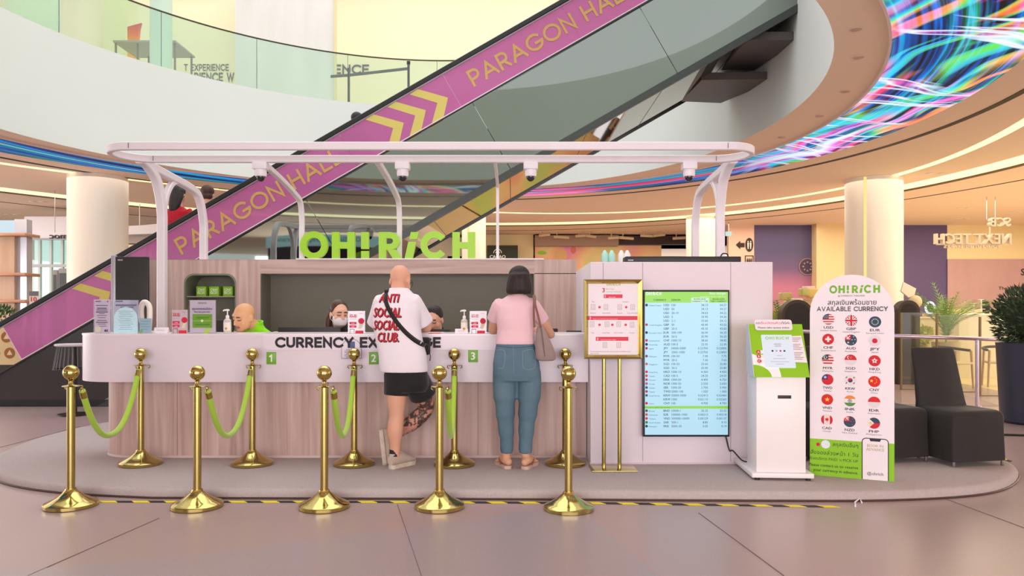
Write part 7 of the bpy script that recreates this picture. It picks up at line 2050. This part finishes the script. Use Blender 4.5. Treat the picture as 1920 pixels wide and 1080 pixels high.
for sx, sh, el, wr in ((-1, (-.115, 6.17, 1.38), (-.165, 6.31, 1.20), (-.10, 6.56, 1.205)), (1, (.185, 6.17, 1.38), (.325, 6.29, 1.165), (.20, 6.58, 1.2))):
    limb(b_, [sh, (Vector(sh) + Vector(el)) / 2, el], [.052, .047, .038]); limb(b_, [el, Vector(el).lerp(Vector(wr), .35), wr], [.038, .040, .025]); hand(b_, wr, (-.2 * sx, 1, -.05), UZ, sx, .92)
fuse(b_, 'body', M_skin, wom, .0075, 4, face_colour(Wh, (218, 166, 136)))
s_ = MB()
loft(s_, [(wx(966), 6.14, 1.088, wx(1004) - wx(966), .125), (wx(966), 6.14, 1.12, .158, .122), (wx(967), 6.15, 1.2, .152, .115), (wx(966), 6.15, 1.3, .155, .112), (.032, 6.165, 1.39, .165, .108), (.035, 6.18, 1.45, .13, .085), (.045, 6.19, 1.495, .072, .062)])
for sh, el in (((-.105, 6.165, 1.395), (-.158, 6.24, 1.285)), ((.17, 6.165, 1.395), (.262, 6.235, 1.275))):
    sh, el = Vector(sh), Vector(el); s_.tube([sh - (el - sh) * .35, sh, sh.lerp(el, .6), el], [.055, .066, .062, .056], 18)
top, t_top = fuse(s_, 'top', cloth('pink_rib_knit', (240, 202, 210), (232, 192, 202), (11, .5)), wom, .009, 4)
j_ = MB()
loft(j_, [(wx(966), 6.14, 1.10, .155, .115), (wx(967), 6.14, 1.03, .172, .128), (wx(968), 6.135, .93, .192, .142), (wx(969), 6.135, .84, .196, .142), (wx(969), 6.14, .79, .19, .13)])
j_.tube(smooth_path([(wx(946), 6.14, .86), (wx(946), 6.135, .74), (wx(947), 6.13, .60), (wx(948), 6.125, .46), (wx(950), 6.13, .32), (wx(950), 6.14, .195)], 3), [.098] * 3 + [.095] * 3 + [.08] * 3 + [.066] * 3 + [.055] * 3 + [.05], 22)
j_.tube(smooth_path([(wx(992), 6.14, .86), (wx(993), 6.135, .74), (wx(991), 6.13, .60), (wx(988), 6.125, .46), (wx(986), 6.13, .32), (wx(985), 6.14, .195)], 3), [.098] * 3 + [.095] * 3 + [.08] * 3 + [.066] * 3 + [.057] * 3 + [.053], 22)
jn_m = mat('blue_denim', (84, 110, 128), .85, spec=.15, vary=((5, 5, 3), (108, 136, 150), 5, .3), bump=(16, .7))
jeans, t_jeans = fuse(j_, 'jeans', jn_m, wom, .009, 3)
st = MB()
def seam(pts_, r_=.0022):
    st.tube(drape(t_jeans, UY, smooth_path([Vector((wx(x, 6.02), 5.9, H + (YH - y) * 6.02 / F)) for x, y in pts_], 6), .001), r_, 5)
seam([(962, 650), (963, 672), (963, 700)])
jp = st.build('back_seam', flat((120, 146, 158)), jeans)
for pts_ in ([(929, 657), (946, 659), (944, 688), (934, 690)], [(980, 659), (1000, 657), (1003, 688), (982, 690), (980, 659)]):
    st = MB(); seam(pts_); st.build('pocket_stitch', flat((134, 158, 168)), jeans)
st = MB(); seam([(930, 649), (966, 652), (1003, 649)]); st.build('waistband_stitch', flat((60, 82, 98)), jeans)
hr = MB()
hr.ball(Wh @ Vector((0, .024, .045)), (.092, .098, .09), 20, M=Wh.to_3x3().to_4x4())
c0 = Wh @ Vector((0, .05, 0))
loft(hr, [(.062, 6.20, 1.70, .06, .06), (.062, 6.185, 1.66, .092, .096), (.061, 6.17, 1.62, .099, .095), (.06, 6.165, 1.58, .104, .09), (.058, 6.16, 1.53, .108, .082), (.057, 6.165, 1.50, .098, .07)])
fuse(hr, 'hair', mat('black_hair', (34, 28, 29), .55, spec=.25, vary=((70, 70, 5), (58, 46, 44), 3, .25), bump=(40, .3)), wom, .008, 3)
M_ff, M_fs = mat('sandal_foam', (206, 176, 160), .7), mat('sandal_strap', (150, 84, 62), .5)
for heel, toe in (((-.03, 6.085), (-.115, 6.325)), ((.102, 6.065), (.196, 6.315))):
    Mx = frame((*heel, ZP + .001), (*toe, ZP + .001), UZ)
    ol = [(-.03, .005), (-.036, .06), (-.034, .13), (-.046, .2), (-.036, .25), (0, .268), (.038, .25), (.046, .2), (.034, .13), (.036, .06), (.03, .005), (0, -.008)]
    q = MB(); q.prism([Mx @ p for p in smooth_path([Vector((x, y, 0)) for x, y in ol + ol[:1]], 3)[:-1]], (0, 0, .026)); fo = q.build('flip_flop', M_ff, wom, sharp=50)
    q = MB()
    for sx in (-1, 1): q.tube(smooth_path([Mx @ Vector((sx * .036, .09, .024)), Mx @ Vector((sx * .03, .14, .062)), Mx @ Vector((sx * .008, .195, .058)), Mx @ Vector((0, .215, .03))], 4), .005, 6)
    q.build('strap', M_fs, fo)
tb_ = thing('tote_bag', 'taupe shoulder tote bag hanging from the right shoulder of the woman in pink', 'bag', (.26, 6.1, .98))
q = MB(); P = [(1002, 636), (1010, 614), (1018, 612), (1026, 630), (1041, 658), (1042, 666), (1029, 676), (1006, 674)]
cx = lambda x, D_=6.02: (x - 960) * D_ / F
cz = lambda y, D_=6.02: H + (YH - y) * D_ / F
loft(q, [(cx(1024), 6.05, cz(677), .055, .05), (cx(1024), 6.05, cz(674), .082, .062), (cx(1023.5), 6.05, cz(666), .085, .066), (cx(1021), 6.055, cz(652), .075, .06), (cx(1017), 6.06, cz(634), .056, .05), (cx(1014), 6.065, cz(618), .034, .036), (cx(1013), 6.07, cz(611), .022, .03)])
fuse(q, 'bag_body', cloth('taupe_leather', (158, 138, 136), (146, 126, 124), (30, .25)), tb_, .008, 3)
q = MB(); q.tube([Vector((cx(1014), 6.018, cz(612))), Vector((cx(1018), 5.993, cz(640))), Vector((cx(1021), 5.985, cz(668)))], .0035, 6); q.build('bag_seam', flat((110, 92, 92)), tb_)
for dx in (0, 8):
    q = MB(); q.tube(smooth_path([Vector((cx(1002 + dx * .2), 6.06, cz(562))), Vector((cx(1001 + dx * .35), 6.03, cz(572))), Vector((cx(1001 + dx), 6.025, cz(592))), Vector((cx(1002 + dx * 1.5), 6.035, cz(614)))], 5), 1.0, square=(.0035, .0085), up=UX); q.build('handle', cloth('brown_strap', (128, 92, 82)), tb_)
    q = MB(); q.tube(smooth_path([Vector((cx(1002 + dx * .2), 6.06, cz(562))), Vector((cx(1001 + dx * .3), 6.16, cz(553))), Vector((cx(1003 + dx * .3), 6.26, cz(565))), Vector((cx(1006 + dx * .4), 6.27, cz(600)))], 5), 1.0, square=(.0035, .0085), up=UX); q.build('handle', cloth('brown_strap', (128, 92, 82)), tb_)

# ---- clerks behind the counter
def clerk(label, Mh, neck, hips, skin, cl, hairfn=None, brow=(58, 42, 38), lip=(190, 110, 104), lean=0.0, hand_y=7.12, shw=.19, jaw=1.0):
    t = thing('person', label, 'person', (hips[0], hips[1], ZP)); nk = Vector(neck); hp = Vector(hips)
    b = MB(); head(b, Mh, nk, jaw)
    mid = nk.lerp(hp, .5)
    loft(b, [(hp.x, hp.y, hp.z - .08, .15, .12), (hp.x, hp.y, hp.z + .05, .155, .12), (mid.x, mid.y, mid.z, .14, .105), (nk.x, nk.y + .03, nk.z - .10, shw * .8, .10), (nk.x, nk.y + .015, nk.z - .05, .08, .06)])
    for sx in (-1, 1):
        sh = nk + Vector((sx * shw, .03, -.10)); el = Vector((nk.x + sx * .27, nk.y + .02, nk.z - .36)); wr = Vector((nk.x + sx * .13, hand_y + .03, ZT - .335))
        limb(b, [sh, sh.lerp(el, .5), el], [.055, .048, .04]); limb(b, [el, el.lerp(wr, .4), wr], [.04, .04, .026]); hand(b, wr, (-sx * .3, -1, 0), UZ, -sx, .95)
        limb(b, [hp + Vector((sx * .09, 0, -.06)), hp + Vector((sx * .11, -.22, -.06)), hp + Vector((sx * .11, -.36, -.06)), hp + Vector((sx * .11, -.36, -.28)), hp + Vector((sx * .11, -.33, .14 - hp.z))], [.09, .075, .06, .055, .04])
    fuse(b, 'body', M_skin, t, .0062, 3, face_colour(Mh, skin, brow, lip))
    s = MB()
    loft(s, [(hp.x, hp.y, hp.z - .02, .185, .15), (hp.x, hp.y, hp.z + .10, .18, .145), (mid.x, mid.y, mid.z, .172, .13), (nk.x, nk.y + .045, nk.z - .14, shw + .03, .125), (nk.x, nk.y + .035, nk.z - .075, shw * .92, .10), (nk.x, nk.y + .02, nk.z - .015, .10, .085), (nk.x, nk.y + .012, nk.z + .03, .074, .074)])
    for sx in (-1, 1):
        sh = nk + Vector((sx * shw * .95, .035, -.10)); el = Vector((nk.x + sx * .27, nk.y + .02, nk.z - .36))
        s.tube([sh - (el - sh) * .15, sh, sh.lerp(el, .5), sh.lerp(el, .72)], [.06, .078, .07, .07], 16)
    so, tr = fuse(s, 'shirt', cl, t, .009, 4)
    q = MB(); q.tube([nk + Vector((.078 * math.cos(a), .010 + .076 * math.sin(a), +.03 + .018 * math.sin(a))) for a in np.linspace(0, 2 * pi, 25)[:-1]], 1.0, square=(.006, .018), up=UZ, closed=True); q.build('collar', cl, so)
    q = MB(); limb(q, [hp + Vector((-.09, 0, -.07)), hp + Vector((-.11, -.36, -.07)), hp + Vector((-.11, -.35, -.3)), hp + Vector((-.11, -.33, .1 - hp.z))], [.105, .08, .07, .06]); limb(q, [hp + Vector((.09, 0, -.07)), hp + Vector((.11, -.36, -.07)), hp + Vector((.11, -.35, -.3)), hp + Vector((.11, -.33, .1 - hp.z))], [.105, .08, .07, .06]); fuse(q, 'trousers', cloth('dark_trousers', (44, 42, 48)), t, .014, 3)
    # office stool
    k = thing('office_stool', 'grey round office stool under the clerk with ' + ('lime polo' if 'lime' in label else 'face mask' if 'mask' in label else 'black tied-back hair'), 'stool', (hp.x, hp.y + .02, ZP), group='office stools behind the counter')
    q = MB(); q.lathe([(.19, hp.z - .215 - ZP), (.2, hp.z - .2 - ZP), (.19, hp.z - .18 - ZP)], (hp.x, hp.y + .02, ZP), 24); q.build('seat', flat((70, 70, 74)), k)
    q = MB(); q.lathe([(.2, 0), (.2, .02), (.03, .04), (.025, hp.z - .215 - ZP)], (hp.x, hp.y + .02, ZP), 20); q.build('pedestal', M_steel, k)
    return t
c = W(459, 596, 7.1)
Gh = hM((c.x, c.y - .02, c.z), -30, 18, 1.10, 4)
clerk('bald clerk in lime green polo shirt bending over the counter', Gh, (c.x + .055, 7.19, 1.215), (c.x + .10, 7.55, .74), (224, 172, 128), cloth('lime_polo', (150, 232, 30), (140, 222, 26), (12, .4)), brow=(96, 70, 56), lip=(180, 104, 92), jaw=1.12, shw=.20)
c = W(636, 590, 7.35)
Kh = hM((c.x, c.y, c.z), 34, 8, 1.06)
t = clerk('clerk with brown tied hair and white face mask behind the wide monitor', Kh, (c.x - .01, 7.44, 1.19), (c.x, 7.70, .68), (232, 182, 156), cloth('charcoal_blazer', (52, 50, 52)), shw=.17)
q = MB(); Mr = Kh.to_3x3().to_4x4()
q.ball(Kh @ Vector((0, .028, .052)), (.086, .092, .088), 20, M=Mr)
limb(q, [Kh @ Vector((-.02, .10, .02)), Kh @ Vector((-.05, .12, -.06)), Kh @ Vector((-.07, .09, -.15)), Kh @ Vector((-.08, .07, -.21))], [.045, .04, .034, .02])
fuse(q, 'hair', mat('brown_hair', (88, 56, 44), .4, spec=.4, vary=((60, 60, 6), (58, 38, 34), 3, .25), bump=(40, .3)), t, .007, 3)
q = MB(); n_ = 13; vs = []
for j, (z, r_, yo) in enumerate([(-.012, .060, -.052), (-.03, .064, -.062), (-.055, .062, -.066), (-.08, .056, -.058), (-.10, .044, -.044)]):
    for i in range(n_):
        a = R(-82 + 164 * i / (n_ - 1)); vs.append(Kh @ Vector((r_ * 1.08 * math.sin(a), yo + .052 - .108 * math.cos(a) * (.72 if j in (0, 4) else .88), z)))
q.add(vs, [[j * n_ + i, j * n_ + i + 1, (j + 1) * n_ + i + 1, (j + 1) * n_ + i] for j in range(4) for i in range(n_ - 1)]); mk = q.build('face_mask', mat('white_mask', (240, 238, 242), .8), t); mo = mk.modifiers.new('thick', 'SOLIDIFY'); mo.thickness = .003
for sx in (-1, 1):
    q = MB(); q.tube([Kh @ Vector((sx * .064, -.03, -.015)), Kh @ Vector((sx * .083, .015, .012))], .0022, 6); q.tube([Kh @ Vector((sx * .05, -.03, -.085)), Kh @ Vector((sx * .083, .02, -.03))], .0022, 6); q.build('ear_loop', flat((240, 238, 240)), mk)
c = W(814, 601, 7.3)
Lh = hM((c.x, c.y, c.z), -14, 20, 1.03)
t = clerk('clerk with black tied-back hair looking down beside the man in white', Lh, (c.x + .01, 7.42, 1.145), (c.x + .02, 7.70, .66), (230, 178, 150), cloth('black_blazer', (46, 44, 46)), lip=(196, 96, 92), shw=.17)
q = MB(); Mr = Lh.to_3x3().to_4x4()
q.ball(Lh @ Vector((0, .026, .055)), (.085, .09, .088), 20, M=Mr); q.ball(Lh @ Vector((0, .11, .02)), (.045, .04, .045), 14)
fuse(q, 'hair', mat('black_hair_tied', (38, 32, 34), .5, spec=.3, vary=((60, 60, 6), (56, 48, 48), 3, .25), bump=(40, .3)), t, .007, 3)

# ---- simple standing figures further off (seen from behind)
def stander(label, x, y, z, h, top_c, low_c, hair_c, hair_long=True, yaw=180, skin=(220, 168, 138), vox=.014, sit=False, wide=1.0):
    t = thing('person', label, 'person', (x, y, z)); k = h / 1.68
    Mp = Matrix.Translation((x, y, z)) @ Matrix.Rotation(R(yaw), 4, 'Z') @ Matrix.Scale(k, 4); T = lambda *p: Mp @ Vector(p)
    Mh = Mp @ Matrix.Translation((0, -.02, 1.565)) @ Matrix.Rotation(R(6), 4, 'X')
    b = MB(); head(b, Mh, T(0, .02, 1.38))
    def lf(mb, rings):
        q = MB(); loft(q, rings, 20); mb.add([Mp @ v for v in q.v], q.f)
    lf(b, [(0, 0, .80, .15, .11), (0, 0, .92, .155, .115), (0, 0, 1.08, .13, .10), (0, .01, 1.28, .16, .10), (0, .015, 1.37, .10, .07)])
    for sx in (-1, 1):
        P = [T(sx * .17, .02, 1.32), T(sx * .21, .03, 1.08), T(sx * .2, -.02, .86)]; limb(b, P, [.05 * k, .042 * k, .028 * k], 10); hand(b, P[-1], Mp.to_3x3() @ Vector((0, -.2, -1)), Mp.to_3x3() @ Vector((sx, 0, 0)), sx, .95 * k)
        limb(b, [T(sx * .085, 0, .82), T(sx * .09, -.01, .47), T(sx * .09, .0, .09)], [.09 * k, .06 * k, .04 * k], 12)
        limb(b, [T(sx * .09, .02, .04), T(sx * .1, -.12, .03)], [.035 * k, .03 * k], 8)
    fuse(b, 'body', M_skin, t, vox * .8, 3, face_colour(Mh, skin))
    s = MB(); lf(s, [(0, 0, .84, .185 * wide, .14), (0, 0, 1.0, .175 * wide, .13), (0, .01, 1.2, .18 * wide, .13), (0, .012, 1.33, .17, .11), (0, .015, 1.405, .075, .07)])
    for sx in (-1, 1): s.tube([T(sx * .12, .015, 1.34), T(sx * .18, .02, 1.28), T(sx * .215, .03, 1.08), T(sx * .21, .0, .95)], [.07 * k, .075 * k, .06 * k, .05 * k], 14)
    fuse(s, 'shirt', cloth('top_%02x%02x%02x' % top_c, top_c), t, vox, 3)
    q = MB(); lf(q, [(0, 0, .78, .165, .125), (0, 0, .90, .172, .13)])
    for sx in (-1, 1): q.tube([T(sx * .085, 0, .86), T(sx * .09, -.01, .47), T(sx * .09, 0, .07)], [.10 * k, .078 * k, .068 * k], 14)
    fuse(q, 'trousers', cloth('low_%02x%02x%02x' % low_c, low_c), t, vox, 3)
    q = MB(); Mr = Mh.to_3x3().to_4x4(); q.ball(Mh @ Vector((0, .026, .05)), (.09, .095, .09), 16, M=Mr)
    if hair_long:
        q2 = [(0, .07, .06, .085, .05), (0, .085, -.06, .09, .045), (.02, .09, -.17, .075, .04), (.035, .09, -.24, .05, .03)]
        w = MB(); loft(w, q2, 16); q.add([Mh @ v for v in w.v], w.f)
    else:
        q.ball(Mh @ Vector((0, .05, -.02)), (.08, .06, .06), 14, M=Mr)
    fuse(q, 'hair', mat('hair_%02x%02x%02x' % hair_c, hair_c, .55, spec=.25, vary=((50, 50, 6), tuple(v + 16 for v in hair_c), 3, .25)), t, vox * .8, 3)
    return t
def on_step(x, y): return 4.49 + SL * x
for lab, px, py, D_, tc_, lc_, hc, lg, hk_ in (('woman in red top with long black hair riding the escalator, seen from behind', 335, 350, 11.75, (176, 26, 40), (150, 24, 38), (44, 38, 38), True, 0),
                                          ('short brown-haired rider on the escalator, ahead of the woman in red', 389, 350, 12.5, (232, 220, 214), (70, 66, 72), (70, 46, 40), False, 0),
                                          ('dark-haired rider high on the escalator, only the head above the handrail', 669, 213, 12.5, (60, 58, 64), (52, 50, 56), (40, 38, 38), False, 0)):
    top_ = W(px, py, D_); zs_ = 4.49 + SL * math.floor((top_.x + 7.2) / .36) * .36 - SL * 7.2 + .002
    stander(lab, top_.x, D_, zs_, top_.z - zs_, tc_, lc_, hc, lg, yaw=-110 if False else 180)
# two people behind the right shop counter
for lab, px, py, D_, tc_, hc in (('person in black with black hair behind the right white shop counter', 1846, 564, 16.9, (40, 38, 42), (34, 32, 36)), ('person in brown with dark hair behind the shop counter, by the big bush', 1902, 560, 17.2, (120, 84, 60), (44, 36, 36))):
    p = W(px, py, D_); stander(lab, p.x, D_, 0, p.z, tc_, (50, 48, 54), hc, True, yaw=180, vox=.018, wide=1.1)
